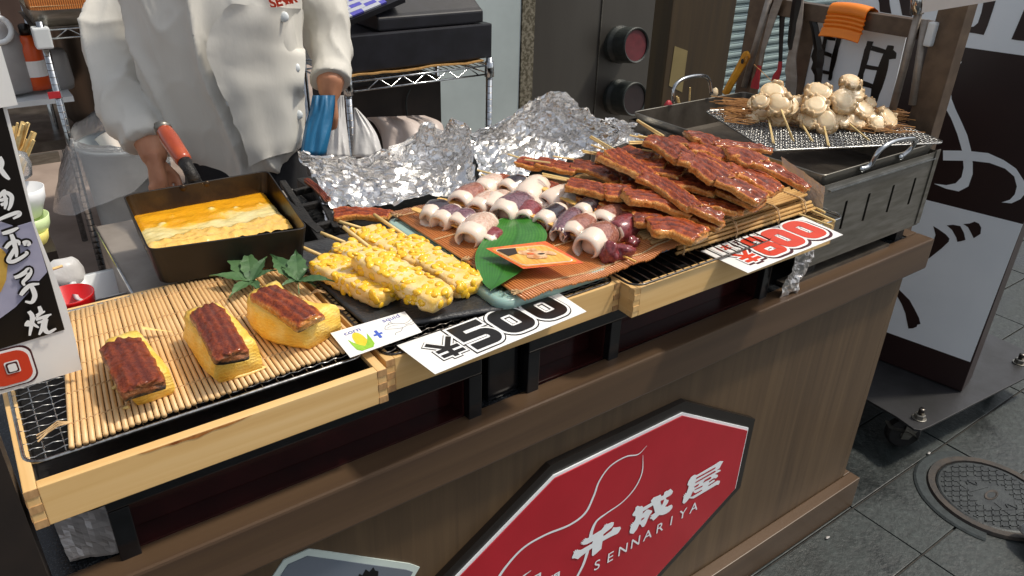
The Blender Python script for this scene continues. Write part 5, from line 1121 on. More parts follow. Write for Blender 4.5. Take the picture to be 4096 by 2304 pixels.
# loose roasting pan set into the grill
def pan_open(t, rim, base, z1, z0, mat_in, mat_out, th=.002, lipw=.004, namei='inside', nameo='outside', rad=.02):
    def rounded(pts, r, k=5):
        o = []; n = len(pts)
        for i in range(n):
            a, b_, c = pts[i-1], pts[i], pts[(i+1) % n]; d1, d2 = (a-b_).normalized(), (c-b_).normalized()
            p, q = b_+d1*r, b_+d2*r
            for j in range(k+1): u = j/k; o.append(p*(1-u)**2+b_*2*u*(1-u)+q*u*u)
        return o
    c = sum(rim, V((0,0,0)))/4
    def sc_(pts, d): return [p+((c-p).normalized()*d) for p in pts]
    R1 = rounded(rim, rad); B1 = rounded(base, rad*1.2); R2 = [p+(c-p).normalized()*th*1.4 for p in R1]; B2 = [p+(c-p).normalized()*th for p in B1]
    def lv(pts, z): return [V((p.x, p.y, z)) for p in pts]
    mb = MB(); rr = [lv(B1, z0), lv(R1, z1)]; mb.grid([r_+[r_[0]] for r_ in rr]); n = len(R1); mb.f.append(tuple(range(n-1, -1, -1)))
    part(nameo, mb, mat_out, t, sm=False)
    mb = MB(); Bm = [b_.lerp(r_, .12) for b_, r_ in zip(B2, R2)]
    rr = [lv([p.lerp(c, .06) for p in B2], z0+th), lv(Bm, z0+th+.004), lv(R2, z1)]; mb.grid([r_+[r_[0]] for r_ in rr], flip=True); mb.f.append(tuple(range(n)))
    part(namei, mb, mat_in, t, sm=False)
    mb = MB(); mb.grid([r_+[r_[0]] for r_ in (lv(R1, z1), lv([a.lerp(b_, .5) for a, b_ in zip(R1, R2)], z1+.0012), lv(R2, z1))]); part('rim', mb, mat_out, t, sm=True)
    return R1
rp = thing('roasting_pan', 'deep steel roasting pan with loop handles set in the grill', 'pan', (-.2, .26, .95))
X0, X1, Y0, Y1 = GX0+.006, GX1-.008, GY0+.008, GY1-.004
pan_open(rp, [V((X0,Y0,0)), V((X1,Y0,0)), V((X1,Y1,0)), V((X0,Y1,0))], [V((X0+.012,Y0+.012,0)), V((X1-.012,Y0+.012,0)), V((X1-.012,Y1-.012,0)), V((X0+.012,Y1-.012,0))], 1.031, .962, M['steel_dk'], M['steel'], rad=.012)
def s4r(x, y, v): return PY(3200+x/2.415, 500+y/2.415, v)
hp_ = [s4r(600,425,.006), s4r(680,385,.002), s4r(770,245,-.004), s4r(900,160,-.006), s4r(1040,130,-.006), s4r(1115,145,-.004), s4r(1070,230,.002), s4r(975,310,.006)]
mb = MB(); mb.tube(spline(hp_, 5), .0048, 10); part('handle', mb, M['chrome'], rp, sm=True)
h2 = [PY(2693,412,.52), PY(2697,350,.525), PY(2735,315,.528), PY(2800,303,.528), PY(2835,318,.527), PY(2846,378,.52)]
mb = MB(); mb.tube(spline(h2, 5), .0046, 10); part('handle', mb, M['chrome'], rp, sm=True)
for q in (hp_[0], hp_[-1]):
    mb = MB(); mb.blob(q, (.008,.005,.006), 10, 6); part('rivet', mb, M['chrome'], rp, sm=True)
# foil lining standing along the left of the grill
GZs = [[PX(3125+ (3300-3125)*j/14, 625+(748-625)*j/14, GX0-.004) for j in range(15)], [PX(3130+(3285-3130)*j/14, 700+(885-700)*j/14, GX0-.006) for j in range(15)]]
mb = MB(); P = []
for i in range(12):
    r_ = []
    for j in range(15):
        p = GZs[0][j].lerp(GZs[1][j], i/11); r_.append(p+V((.0022*noise.noise(p*90), 0, .002*noise.noise(p*70))))
    P.append(r_)
mb.grid(P); single('foil_lining', mb, M['silver'], 'foil lining folded over the left wall of the grill', 'foil')
# crimped grate across the pan
ZG = 1.0345; O = V((-.385,.158,ZG)); ex = V((.379,-.165,0)); ey = V((.124,.281,0))
grate('fine crimped wire grate laid askew across the roasting pan under the scallops', O, ex.normalized(), ey.normalized(), ex.length, ey.length, .0118, .0105, .0009, .0019, .0012, M['wire'])
# straw bed
k3 = 2.7116
def s3(x, y, z): return PZ(2750+x/k3, 250+y/k3, z)
mb = MB(); rs = random.Random(5); q = [s3(400,620,ZG), s3(2330,830,ZG), s3(2280,560,ZG), s3(410,420,ZG)]
for i in range(420):
    u, v = rs.random(), rs.random(); c = q[0].lerp(q[1], u).lerp(q[3].lerp(q[2], u), v); d = (q[1]-q[0]).normalized(); a = rs.gauss(0,.16)
    d = V((d.x*math.cos(a)-d.y*math.sin(a), d.x*math.sin(a)+d.y*math.cos(a), rs.gauss(0,.05))); L = rs.uniform(.03,.09); z = .0035+rs.random()*.012
    p0, p1 = c-d*L/2+V((0,0,z)), c+d*L/2+V((0,0,z)); mb.tube([p0, (p0+p1)/2+V((0,0,rs.uniform(-.001,.003))), p1], rs.uniform(.0005,.0010), 4, cap=False)
for i in range(60):     # cut ends at the left edge of the bed
    c = s3(400+rs.uniform(-10,20), rs.uniform(400,640), ZG+.003+rs.random()*.022); d = (q[1]-q[0]).normalized(); a = rs.gauss(0,.2); d = V((d.x*math.cos(a)-d.y*math.sin(a), d.x*math.sin(a)+d.y*math.cos(a), rs.gauss(0,.08))); mb.tube([c, c+d*rs.uniform(.03,.07)], .0009, 4, cap=False)
single('straw_bed', mb, M['straw'], 'bed of thin brown straw under the scallop skewers', 'straw', kind='stuff')
mb = MB(); mb.tube(spline([s3(915,205,ZG+.075), s3(840,130,ZG+.088), s3(720,20,ZG+.10)], 5), .0007, 4); single('straw_stem', mb, M['straw'], 'single straw stem sticking up above the scallops', 'straw')
def scallop(parent, c, r, seed, tilt):
    n = tilt.normalized(); qt = V((0,0,1)).rotation_difference(n).to_matrix()
    mb = MB(); vs = []; N, m_ = 20, 12; A = []
    for i in range(m_+1):
        th = math.pi*i/m_
        for k in range(N):
            g = 2*math.pi*k/N; cx = math.sin(th); rr = abs(cx)**.5; zz = math.cos(th); zz = math.copysign(abs(zz)**.5, zz)
            p = V((rr*math.cos(g)*r*1.0, rr*math.sin(g)*r*1.0, zz*r*.42-(r*.12 if zz > 0 and .78 < rr < .9 else 0))); p *= 1+.24*noise.noise(p*38+V((seed,0,0))); p += p.normalized()*.0008*noise.noise(p*220)
            vs.append(c+qt @ p); A.append(.12+.30*(1 if .80 < rr < .93 and zz > 0 else 0)+.3*abs(noise.noise(p*90+V((seed,3,0)))))
    mb.add(vs, [(i*N+k, (i+1)*N+k, (i+1)*N+(k+1) % N, i*N+(k+1) % N) for i in range(m_) for k in range(N)], A)
    part('scallop_flesh', mb, M['scallop'], parent, sm=True)
    mb = MB(); rows = []; A = []; K = 56                                             # frilly mantle wrapped round the rim
    a0 = seed*1.3; span = 5.3
    for i in range(K+1):
        g = a0+span*i/K; row = []; ar = []
        for k in range(9):
            f = 2*math.pi*k/8; wob = .14*math.sin(g*6+seed)+.34*noise.noise(V((g*5, seed, k*.4))); tp_ = min(1, min(i, K-i)/5)
            rr_ = r*(.98+.16*wob)+math.cos(f)*r*.22*(1+wob)*tp_; zz = math.sin(f)*r*.34*tp_*(1+.5*wob)-r*.05+r*.20*math.sin(g*3+seed)+r*.10*math.sin(g*11)
            p = V((rr_*math.cos(g), rr_*math.sin(g), zz)); row.append(c+qt @ p); ar.append(.30+.20*(math.cos(f) > .5)+.62*max(0, noise.noise(V((g*3,seed,k*.5)))))
        rows.append(row); A.append(ar)
    mb.grid(rows, A=A); part('mantle', mb, M['scallop'], parent, sm=True)
upn = V((-.62,-.50,.62))
def scskewer(label, sc, st, seed):
    t = thing('scallop_skewer', label, 'scallop skewer', s3(*sc[0][:2], ZG), 'scallop skewers heaped on the straw')
    for i, (x, y, z, r, tl_) in enumerate(sc): scallop(t, s3(x, y, ZG+z), r, seed+i*2.3, upn+V(tl_))
    for (a, za, b_, zb) in st:
        for o_ in (-9, 9):
            A_, B_ = s3(a[0]+o_*.3, a[1], ZG+za), s3(b_[0]+o_, b_[1]+o_*.6, ZG+zb); mb = MB(); mb.tube([A_+(A_-B_).normalized()*.015, A_, B_], .0015, 6); part('stick', mb, M['stick'], t, sm=True)
scskewer('scallop skewer lying lowest on the left with grey frilled edges', [(1010,585,.020,.0215,(0,0,.1)), (790,560,.022,.0155,(.3,.2,.2)), (740,450,.030,.0170,(0,.3,0)), (700,610,.016,.013,(.2,.2,.4))], [((885,640),.018,(932,875),.004)], 1)
scskewer('plump scallop skewer in front on the left of the heap', [(985,455,.052,.0265,(0,0,.2)), (1110,480,.046,.020,(.3,-.1,0)), (930,330,.070,.0270,(0,0,.5)), (790,420,.058,.017,(-.2,.1,.3))], [((1035,560),.042,(1145,850),.006)], 2)
scskewer('scallop skewer between the two front scallops with a single visible stick', [(1210,570,.024,.021,(0,0,0)), (1290,620,.022,.019,(.2,0,.2)), (1200,430,.046,.016,(0,0,.3))], [((1225,635),.018,(1352,850),.004)], 3)
scskewer('scallop skewer in the middle of the heap leaning over the others', [(1390,470,.052,.0260,(.1,0,.3)), (1500,450,.046,.022,(.3,0,.2)), (1420,330,.072,.0260,(0,0,.7)), (1560,400,.058,.018,(.4,0,0))], [((1435,480),.042,(1478,655),.018)], 4)
scskewer('big pale scallop skewer lowest in the middle', [(1500,640,.024,.0250,(0,-.1,.1)), (1340,640,.022,.0165,(-.2,0,.3)), (1610,600,.026,.019,(.3,0,.1)), (1690,650,.02,.012,(.3,0,.1))], [((1480,680),.018,(1530,905),.004)], 5)
scskewer('topmost scallop skewer with its sticks pointing down', [(1690,420,.060,.0270,(.2,-.1,.1)), (1780,330,.074,.024,(.5,-.1,.3)), (1770,215,.094,.021,(.5,.2,.1)), (1860,320,.072,.018,(.8,0,0))], [((1732,405),.056,(1690,615),.022)], 6)
scskewer('greenish scallop skewer at the right of the heap with crossed sticks', [(1820,625,.022,.023,(.4,0,0)), (1890,510,.042,.0235,(.5,0,0)), (2000,600,.026,.018,(.3,0,.3)), (2160,610,.024,.0255,(.7,-.1,0)), (2050,660,.02,.017,(.3,0,0)), (1980,440,.05,.015,(.5,0,.3))], [((1755,665),.018,(1965,840),.004)], 7)
# things behind the grill
mb = MB(); mb.blob(PY(2673,432,.56), (.014,.01,.02), 12, 8, nz=.2); single('sauce_bottle', mb, M['redpl'], 'red tip of a small bottle behind the grill', 'bottle', sm=True)
for k, (a, b_) in enumerate((((2760,350),(2757,420)), ((2707,385),(2718,440)), ((2712,390),(2722,440)))):
    mb = MB(); mb.tube([PY(*a, .57), PY(*b_, .57)], .0022, 6); single('spare_skewer', mb, M['stick'], ['tall bare skewer standing behind the grill handle', 'short bare skewer inside the rear grill handle, outer one', 'short bare skewer inside the rear grill handle, inner one'][k], 'skewer', 'bare skewers behind the grill')
mb = MB(); mb.blob(PY(2858,372,.56), (.010,.008,.014), 12, 8, nz=.3, sc=2); single('garlic_clove', mb, M['scallop'], 'pale clove shaped scrap behind the grill rim', 'scrap', sm=True)

# ================================================================== foil sheets
def crumple(rows, nu, nv, amp, seed, mat, label, fq=1.0):
    G_ = [spline([PZ(x, y, z) for x, y, z in r_], 24) for r_ in rows]
    G_ = [[s_[min(len(s_)-1, int(j/nu*(len(s_)-1)+.5))] for j in range(nu+1)] for s_ in G_]
    cols = [spline([g[j] for g in G_], max(2, nv//(len(rows)-1))) for j in range(nu+1)]
    m_ = len(cols[0]); P = []; rs = random.Random(seed); s0 = V((seed*3.7, 1, 2))
    for i in range(m_):
        r_ = []
        for j in range(nu+1):
            p = cols[j][i]; ef = min(1, min(i, m_-1-i, j, nu-j)/2)
            q = p*22*fq+s0; a = 1-2*abs(noise.noise(q)); b_ = 1-2*abs(noise.noise(p*50*fq+s0)); c = 1-2*abs(noise.noise(p*120*fq+s0)); d = noise.cell(p*60+s0)
            r_.append(p+V((amp*1.2*noise.noise(p*60+s0*2), amp*1.2*noise.noise(p*60+s0*3), amp*(1.4*a+.9*b_+.35*c)-amp*1.2))+(V((rs.uniform(-1,1), rs.uniform(-1,1), rs.uniform(-.5,.5)))*.0022*ef))
        P.append(r_)
    mb = MB(); mb.grid(P); o = single('foil_sheet', mb, mat, label, 'foil', 'crumpled foil sheets behind the food', sm=True); o.data.set_sharp_from_angle(angle=R(24)); return o
crumple([[(1325,835,.972),(1420,835,.972),(1560,825,.972),(1700,800,.972),(1840,775,.972),(1905,750,.985)],
  [(1275,745,.985),(1400,770,.975),(1560,775,.974),(1700,760,.974),(1815,725,.978),(1900,668,1.01)],
  [(1225,675,1.0),(1360,710,.980),(1540,720,.978),(1700,700,.978),(1800,660,.988),(1893,590,1.03)],
  [(1190,620,1.02),(1340,650,1.0),(1520,660,.995),(1670,630,1.0),(1780,585,1.02),(1890,540,1.055)],
  [(1185,590,1.04),(1290,632,1.02),(1430,622,1.02),(1545,605,1.03),(1640,560,1.05),(1710,488,1.07),(1765,528,1.06),(1800,488,1.08),(1880,505,1.075)]],
  80, 60, .0085, 3, M['foil'], 'crumpled foil sheet with a jagged raised rim, beside the egg pan', .62)
crumple([[(1935,780,.968),(2010,745,.972),(2100,700,.975),(2200,660,.975),(2330,625,.98),(2450,600,.985)],
  [(1915,700,.970),(2000,660,.976),(2120,620,.98),(2230,600,.982),(2350,580,.99),(2465,560,1.0)],
  [(1890,620,.975),(2000,580,.985),(2130,545,.995),(2250,530,1.0),(2350,530,1.01),(2470,530,1.02)],
  [(1885,565,.985),(1990,520,1.005),(2120,470,1.03),(2220,450,1.04),(2320,470,1.04),(2440,510,1.03)],
  [(1890,545,1.0),(1990,500,1.025),(2090,440,1.06),(2190,378,1.085),(2260,380,1.09),(2340,430,1.07),(2410,490,1.05),(2475,505,1.04)]],
  86, 64, .0080, 8, M['foil'], 'large crumpled foil sheet heaped up behind the eel', .85)
crumple([[(2400,600,.985),(2480,585,.985),(2560,580,.985),(2640,570,.985)], [(2410,520,1.0),(2480,520,.99),(2560,530,.99),(2640,540,.99)], [(2420,475,1.02),(2480,480,1.015),(2560,505,1.005),(2645,525,1.0)]],
  34, 22, .005, 12, M['foil'], 'small foil scrap between the big foil sheet and the grill')
mb = MB(); mb.box((-1.165,.365,ZT-.002), (-.60,.72,.950)); single('stove', mb, M['iron'], 'black stove body under the foil sheets', 'stove', bev=.004)
mb = MB(); fillet(mb, [PZ(1335,845,.984), PZ(1430,838,.986), PZ(1560,850,.984)], .045, .014, seed=50, taper=(1,.8)); single('eel_slice', mb, M['eel'], 'single dark eel slice in the foil lined tray', 'eel slice', sm=True)
mb = MB(); fillet(mb, [PZ(1225,715,.995), PZ(1265,745,.99), PZ(1312,795,.986)], .012, .008, seed=51); single('eel_tail', mb, M['eel_dk'], 'thin eel tail scrap at the left edge of the foil', 'eel scrap', sm=True)
# pale folded foil edge at the front of that tray, with black iron bars beside the pan
crumple([[(1300,880,.965),(1345,905,.965),(1400,925,.966)], [(1280,800,.975),(1330,830,.972),(1385,850,.972)], [(1262,735,.99),(1300,765,.984),(1345,800,.978)]], 22, 18, .003, 21, M['foil'], 'white glinting foil edge hanging between the pan and the eel slice')
br_ = thing('stove_grate', 'black cast iron stove grate beside the egg pan', 'stove grate', (-1.2, .45, .95))
for a, b_ in (((1130,720),(1290,960)), ((1175,760),(1255,740)), ((1205,820),(1290,800)), ((1235,905),(1330,880)), ((1255,735),(1345,905))):
    A_, B_ = PZ(*a, .974), PZ(*b_, .974); d = (B_-A_); F = frame(A_, d, V((0,0,1)).cross(d)); mb = MB(); mb.box((0,-.006,-.012), (d.length,.006,0), F); part('bar', mb, M['iron'], br_, bev=.002)

# ================================================================== burner and egg pan
bn = thing('gas_burner', 'steel gas burner with burnt black crust around the egg pan', 'burner', (-1.36, .53, ZT))
bx0, bx1, by0, by1 = -1.545, -1.172, .375, .725
mb = MB(); mb.box((bx0, by0, ZT-.002), (bx1, by1, .928)); part('body', mb, M['steel_lit'], bn, bev=.003)
mb = MB(); n = 40; P = []
for i in range(n+1):
    r_ = []
    for j in range(n+1):
        x, y = lerp(bx0+.068, bx1-.002, i/n)+.004*noise.noise(V((i,j,3))*.3), lerp(by0+.0, by1-.05, j/n); e = min(1, min(i, j, n-i, n-j)/1.5)
        r_.append(V((x-(.012*noise.noise(V((0,j*.35,0))) if i == 0 else 0), y, .9285+e*(.006+.006*abs(noise.noise(V((x,y,0))*70))+.003*noise.noise(V((x,y,0))*200)))))
    P.append(r_)
mb.grid(P); part('burnt_crust', mb, M['iron'], bn)
mb = MB(); mb.box((bx0-.006, by0+.06, .86), (bx0-.0005, by0+.085, .90)); part('latch', mb, M['steel_dk'], bn, bev=.002)
mb = MB(); mb.tube([V((bx0-.0015, by0, .929)), V((bx0-.0015, by1, .929))], .0022, 6); part('edge', mb, M['chrome'], bn)
for x in (-1.47, -1.36, -1.25):
    mb = MB(); mb.box((x-.007, .385, .9345), (x+.007, .66, .9755)); part('pan_support', mb, M['iron'], bn)
ep = thing('egg_pan', 'square black omelette pan with red brown wooden handle', 'pan', (-1.4, .45, .976))
rz, bz = 1.036, .977
rim = [PZ(593,1003,rz), PZ(1232,913,rz), PZ(1072,682,rz), PZ(490,782,rz)]
bc = sum(rim, V((0,0,0)))/4; base = [V((lerp(p.x, bc.x, .07), lerp(p.y, bc.y, .07), 0)) for p in rim]
pan_open(ep, [V((p.x, p.y, 0)) for p in rim], base, rz, bz, M['pan_in'], M['pan_out'], th=.0022, rad=.016, namei='inside', nameo='body')
Yh = (rim[2].y+rim[3].y)/2
hb = PZ(782,722,rz-.004); h0 = PY(770,700,Yh+.012); h1 = PY(735,642,Yh+.045); h2_ = PY(650,512,Yh+.13)
d = (h2_-h1).normalized()
mb = MB(); mb.tube([hb+V((0,.004,-.014)), h0+V((0,0,-.004)), h0.lerp(h1, .5), h1], [.014,.0115,.0105,.0125], 12); part('socket', mb, M['iron'], ep, sm=True)
mb = MB(); mb.tube([h1-d*.004, h1+d*.004, h1.lerp(h2_, .3), h1.lerp(h2_, .65), h2_-d*.012, h2_-d*.004], [.0125,.0142,.0150,.0160,.0145,.0120], 14); part('handle', mb, woodmat('red_brown_handle', H('8c3216'), H('a5431d'), H('b65327'), 2, .5, .25, coat=.5), ep, sm=True)
mb = MB(); mb.tube([h2_-d*.008, h2_+d*.004, h2_+d*.009], [.0150,.0140,.008], 14); mb.ring(h2_+d*.012, .008, .0022, frame((0,0,0), d, (0,0,1)).to_3x3().to_4x4() if False else Matrix.Identity(4), 16, 6); part('ferrule', mb, M['steel'], ep, sm=True)
for px in ((732,752), (828,736)):
    p = PY(px[0], px[1], Yh-.002); mb = MB(); mb.blob(p, (.006,.003,.006), 10, 6); part('rivet', mb, M['pan_in'], ep, sm=True)
# omelette cooking
ze = 1.004
E0 = [PZ(*s4(258,735), ze), PZ(*s4(1345,540), ze), PZ(*s4(1600,848), ze+.008), PZ(*s4(398,1060), ze+.009)]
mb = MB(); nU, nV = 60, 44; P = []; A = []
for j in range(nV+1):
    v = j/nV; r_ = []; ar = []
    for i in range(nU+1):
        u = i/nU; p = E0[0].lerp(E0[1], u).lerp(E0[3].lerp(E0[2], u), v)
        ed = min(1, min(i, j, nU-i, nV-j)/2.5); wv = v+.16*noise.noise(V((u*4,v*3,0)))+.07*noise.noise(V((u*13,v*10,0)))+.14*(u-.5)
        ridge = smooth((wv-.72)/.07)
        mid = smooth((wv-.36)/.2)
        z = .0015*noise.noise(V((u*9,v*9,1)))+ridge*(.003+.006*abs(noise.noise(V((u*12,v*10,2))))+.003*noise.noise(V((u*34,v*26,2))))+mid*(1-ridge)*.0016*noise.noise(V((u*45,v*36,5)))
        bub = 0
        for (bu, bv, br2) in ((.55,.25,.07), (.72,.33,.06), (.17,.42,.07), (.26,.25,.03), (.9,.35,.04)):
            dd = math.hypot((u-bu)*1.4, v-bv); bub = max(bub, smooth(1-dd/br2))
        p = p+V((.0012*noise.noise(V((v*12,u*2,7)))*(1-ed), .0012*noise.noise(V((u*12,v*2,9)))*(1-ed), z+.003*bub-(1-ed)*.004)); r_.append(p)
        ar.append(lerp(lerp(.22, .62, mid), .96, ridge)*(1-bub)+.6*bub)
    P.append(r_); A.append(ar)
mb.grid(P, A=A); single('omelette', mb, M['omelette'], 'half set egg omelette cooking in the square pan', 'omelette', sm=True)
# ================================================================== the cook
def Q(x, y, d): return CAM + ray(x, y)*d          # the spot a distance d in front of the lens
DB = 1.96
def remeshed(mb, voxel, it=6, fac=.5):
    me = mb.mesh('shape', [], (0,0,0)); o = bpy.data.objects.new('shape_src', me); COL.objects.link(o)
    m_ = o.modifiers.new('r', 'REMESH'); m_.mode = 'VOXEL'; m_.voxel_size = voxel
    s_ = o.modifiers.new('s', 'SMOOTH'); s_.factor = fac; s_.iterations = it
    r_ = bpy.data.meshes.new_from_object(o.evaluated_get(bpy.context.evaluated_depsgraph_get())); bpy.data.objects.remove(o); return r_
def place(name, me, mat, parent, label=None):
    me.transform(Matrix.Translation(-wloc(parent))); me.materials.clear(); me.materials.append(mat); me.polygons.foreach_set('use_smooth', [True]*len(me.polygons)); me.name = name
    return link(name, me, parent, label=label)
hemc = Q(955,575,DB); ck = thing('person', 'cook in a white coat with rolled sleeves and black trousers behind the egg pan', 'person', (hemc.x, hemc.y, 0))
ax_a = V((RT.x, RT.y, 0)).normalized(); ax_b = V((-_f.x, -_f.y, 0)).normalized()
c0 = V((hemc.x, hemc.y, 0))-ax_b*.0
def sec(mb, rows, k=28, cap=True, hem=0.0):
    R_ = []
    for (z, a, b_, oa, ob) in rows:
        r_ = []
        for j in range(k):
            g = 2*math.pi*j/k; cx, sx_ = math.cos(g), math.sin(g); q = (abs(cx)**2.6+abs(sx_)**2.6)**(-1/2.6)
            r_.append(c0+ax_a*(oa+cx*q*a)+ax_b*(ob+sx_*q*b_)+V((0,0,z-(hem*(sx_*.9+.1-1.3*abs(cx)) if z < zh+.02 else 0))))
        R_.append(r_+[r_[0]])
    mb.grid(R_); k_ = k+1; b0 = len(mb.v)-k_*len(rows)
    mb.f.append(tuple(b0+j for j in range(k))); mb.f.append(tuple(b0+k_*(len(rows)-1)+j for j in range(k-1, -1, -1)))
zh = hemc.z-.03
tors = [(zh-.005,.140,.108,.015,.0), (zh+.03,.160,.120,.010,.0), (zh+.10,.178,.128,.0,.005), (zh+.20,.186,.130,-.002,.01), (zh+.30,.190,.128,-.004,.01), (zh+.40,.196,.120,-.004,0), (zh+.46,.185,.108,-.004,-.01), (zh+.50,.10,.075,-.004,-.015), (zh+.53,.068,.062,-.004,-.015)]
mb = MB(); sec(mb, tors, hem=.030)
Ls = [Q(560,10,DB), Q(455,110,DB-.02), Q(462,250,DB-.03), Q(520,400,DB-.06), Q(590,520,DB-.10), Q(607,572,DB-.11)]
Rs_ = [Q(1215,-20,DB+.02), Q(1300,40,DB+.04), Q(1318,150,DB+.05), Q(1322,260,DB+.03), Q(1322,330,DB+.01)]
mb.tube(spline(Ls, 4), [lerp(.076, .058, i/20) for i in range(len(spline(Ls, 4)))], 16)
mb.tube(spline(Rs_, 4), [lerp(.070, .047, i/16) for i in range(len(spline(Rs_, 4)))], 16)
for P_, r_ in ((Ls, .064), (Rs_, .054)):                 # rolled cuffs
    d = (P_[-1]-P_[-2]).normalized(); mb.tube([P_[-1]-d*.045, P_[-1]-d*.03, P_[-1]-d*.004, P_[-1]], [r_*.9, r_*1.02, r_*1.05, r_*.98], 18)
coat = remeshed(mb, .0065, 6)
fold = [V((.6,.2,1.7)), V((-.5,.9,.3))]
co = np.empty(len(coat.vertices)*3); coat.vertices.foreach_get('co', co); nrm = np.empty(len(coat.vertices)*3); coat.vertices.foreach_get('normal', nrm)
co = co.reshape(-1,3); nrm = nrm.reshape(-1,3)
for i in range(len(co)):
    p = V(co[i]); u, v_, z = p.dot(ax_a), p.dot(ax_b), p.z
    q = V((u*6+z*2.5, v_*6, z*1.8-u*2.5)); f1 = 1-2*abs(noise.noise(q)); f2 = 1-2*abs(noise.noise(V((u*9-z*3, v_*9, z*3+u*5))))
    f3 = 1-2*abs(noise.noise(V((u*16+z*9, v_*14, z*9-u*12)))); co[i] += nrm[i]*(.022*max(0, f1)**4+.008*max(0, f2)**4+.002*max(0, f3)**4-.006)
coat.vertices.foreach_set('co', co.ravel()); coat.update()
from mathutils.bvhtree import BVHTree
bvh = BVHTree.FromPolygons([V(c) for c in co], [tuple(p.vertices) for p in coat.polygons])
def oncoat(x, y, off=.004):
    h = bvh.ray_cast(CAM, ray(x, y).normalized()); 
    return (h[0]+h[1]*off if h[1].dot(ray(x, y)) < 0 else h[0]-h[1]*off) if h[0] else Q(x, y, DB-.12)
def z1_(x, y): return (x/1.811, y/1.811)
for k_, (bx, by) in enumerate(((2045,118), (2128,490), (2150,830), (1672,735), (1812,1065))):
    p = oncoat(*z1_(bx, by), .004); mb = MB(); T = V((0,0,1)).rotation_difference((ax_b+V((0,0,.25))).normalized()).to_matrix(); mb.blob(p, (.012,.012,.006), 14, 8, T); part('button', mb, M['plastic_white'], ck, sm=True)
# turned-back lapel and front edge of the coat: thin panels lying on the cloth
def panel(name, left, right, off, n=14, curl=0):
    Lp, Rp = spline([(*z1_(x, y),) for x, y in left], 5), spline([(*z1_(x, y),) for x, y in right], 5); P = []
    for a, b_ in zip(Lp, Rp):
        P.append([oncoat(lerp(a.x, b_.x, j/n), lerp(a.y, b_.y, j/n), off+curl*smooth(1-j/n*3)) for j in range(n+1)])
    for _ in range(6):
        P = [[(P[max(i-1,0)][j]+P[min(i+1,len(P)-1)][j]+P[i][max(j-1,0)]+P[i][min(j+1,n)]+P[i][j]*2)/6 if 0 < i < len(P)-1 and 0 < j < n else P[i][j] for j in range(n+1)] for i in range(len(P))]
    P = [[p+ax_b*(.006+.004*max(0, 1-2*abs(noise.noise(V((p.x*9,p.y*9,p.z*14)))))) for p in r_] for r_ in P]
    mb = MB(); mb.grid(P); N0 = len(mb.v); mb.grid([[p-ax_b*.003 for p in r_] for r_ in P], flip=True); return part(name, mb, M['coat'], ck, sm=True)
panel('lapel', [(1700,40),(1560,190),(1500,330),(1490,400),(1560,520),(1680,780),(1770,1000),(1820,1170)], [(2200,60),(2210,220),(2215,360),(2215,480),(2205,620),(2190,800),(2180,950),(2120,1080)], .006, curl=.012)
0 and panel('collar', [(1150,20),(1190,80),(1260,180),(1400,330)], [(1330,10),(1400,60),(1480,150),(1560,250)], .006)
tp = [oncoat(1090+i*17, 14-i*5, .006) for i in range(5)]
for i, ch in enumerate('SENNA'): 
    F = frame(tp[i], ax_a-ax_b*.1+V((0,0,.22)), V((0,0,1))); lettering('lettering', ch, .030, F, M['redink'], ck, off=.0012)
place('coat', coat, M['coat'], ck)
# trousers
mb = MB(); sec(mb, [(zh+.06,.145,.105,.01,0), (zh-.10,.155,.11,.01,0), (zh-.18,.16,.11,.01,0)])
for s_ in (-1, 1): mb.tube([c0+ax_a*(.075*s_)+V((0,0,zh-.08)), c0+ax_a*(.085*s_)+V((0,0,.45)), c0+ax_a*(.09*s_)+V((0,0,.07))], [.088,.066,.055], 16)
place('trousers', remeshed(mb, .012, 3), M['darkcloth'], ck)
for s_ in (-1, 1):
    p = c0+ax_a*(.09*s_)+V((0,0,.04)); mb = MB(); mb.blob(p+ax_b*.05, (.05,.05,.035), 12, 8); mb.blob(p+ax_b*.12, (.045,.045,.03), 12, 8); place('shoe', remeshed(mb, .01, 2), M['darkcloth'], ck)
# body: head, neck, arms and hands as one surface
mb = MB(); zt = zh+.53; hd = c0+V((0,0,zt+.16))
sec(mb, [(zh-.05,.10,.07,0,0), (zh+.2,.11,.07,0,0), (zh+.40,.11,.07,0,-.005), (zh+.48,.06,.045,0,-.01), (zt,.05,.05,0,-.012), (zt+.08,.048,.05,0,-.005)], 20)
mb.blob(hd, (.078,.078,.112), 20, 14); mb.blob(hd+ax_b*.035-V((0,0,.03)), (.062,.062,.085), 18, 12)
mb.tube([hd+ax_b*.085+V((0,0,.015)), hd+ax_b*.108-V((0,0,.028))], [.008,.014], 8)
for s_ in (-1, 1): mb.blob(hd+ax_a*(.08*s_)-V((0,0,.005)), (.014,.02,.03), 10, 6)
for s_ in (-1, 1): mb.tube([c0+ax_a*(.07*s_)+V((0,0,zh-.02)), c0+ax_a*(.085*s_)+V((0,0,.5)), c0+ax_a*(.09*s_)+V((0,0,.05))], [.07,.05,.036], 12)
def hand(wr, dirn, side, palm):
    d = dirn.normalized(); s_ = d.cross(palm).normalized()*side; n_ = palm.normalized(); pc_ = wr+d*.05
    mb.tube([wr-d*.02, wr+d*.012, pc_, wr+d*.085], [.026,.030,.036,.030], 12, flat=.6)
    for k_, (o, L) in enumerate(((-.028,.066), (-.010,.076), (.009,.072), (.026,.056))):
        a = wr+d*.075+s_*o; b_ = a+d*L*.45+n_*.006; c = b_+d*L*.25+n_*L*.30; e = c+n_*L*.30-d*L*.05; mb.tube([a-d*.02, a, b_, c, e], [.009,.0095,.009,.0085,.007], 8)
    a = wr+d*.02-s_*.028; b_ = a-s_*.022+d*.03+n_*.01; mb.tube([a, b_, b_+d*.028+n_*.012+s_*.006], [.012,.011,.009], 8)
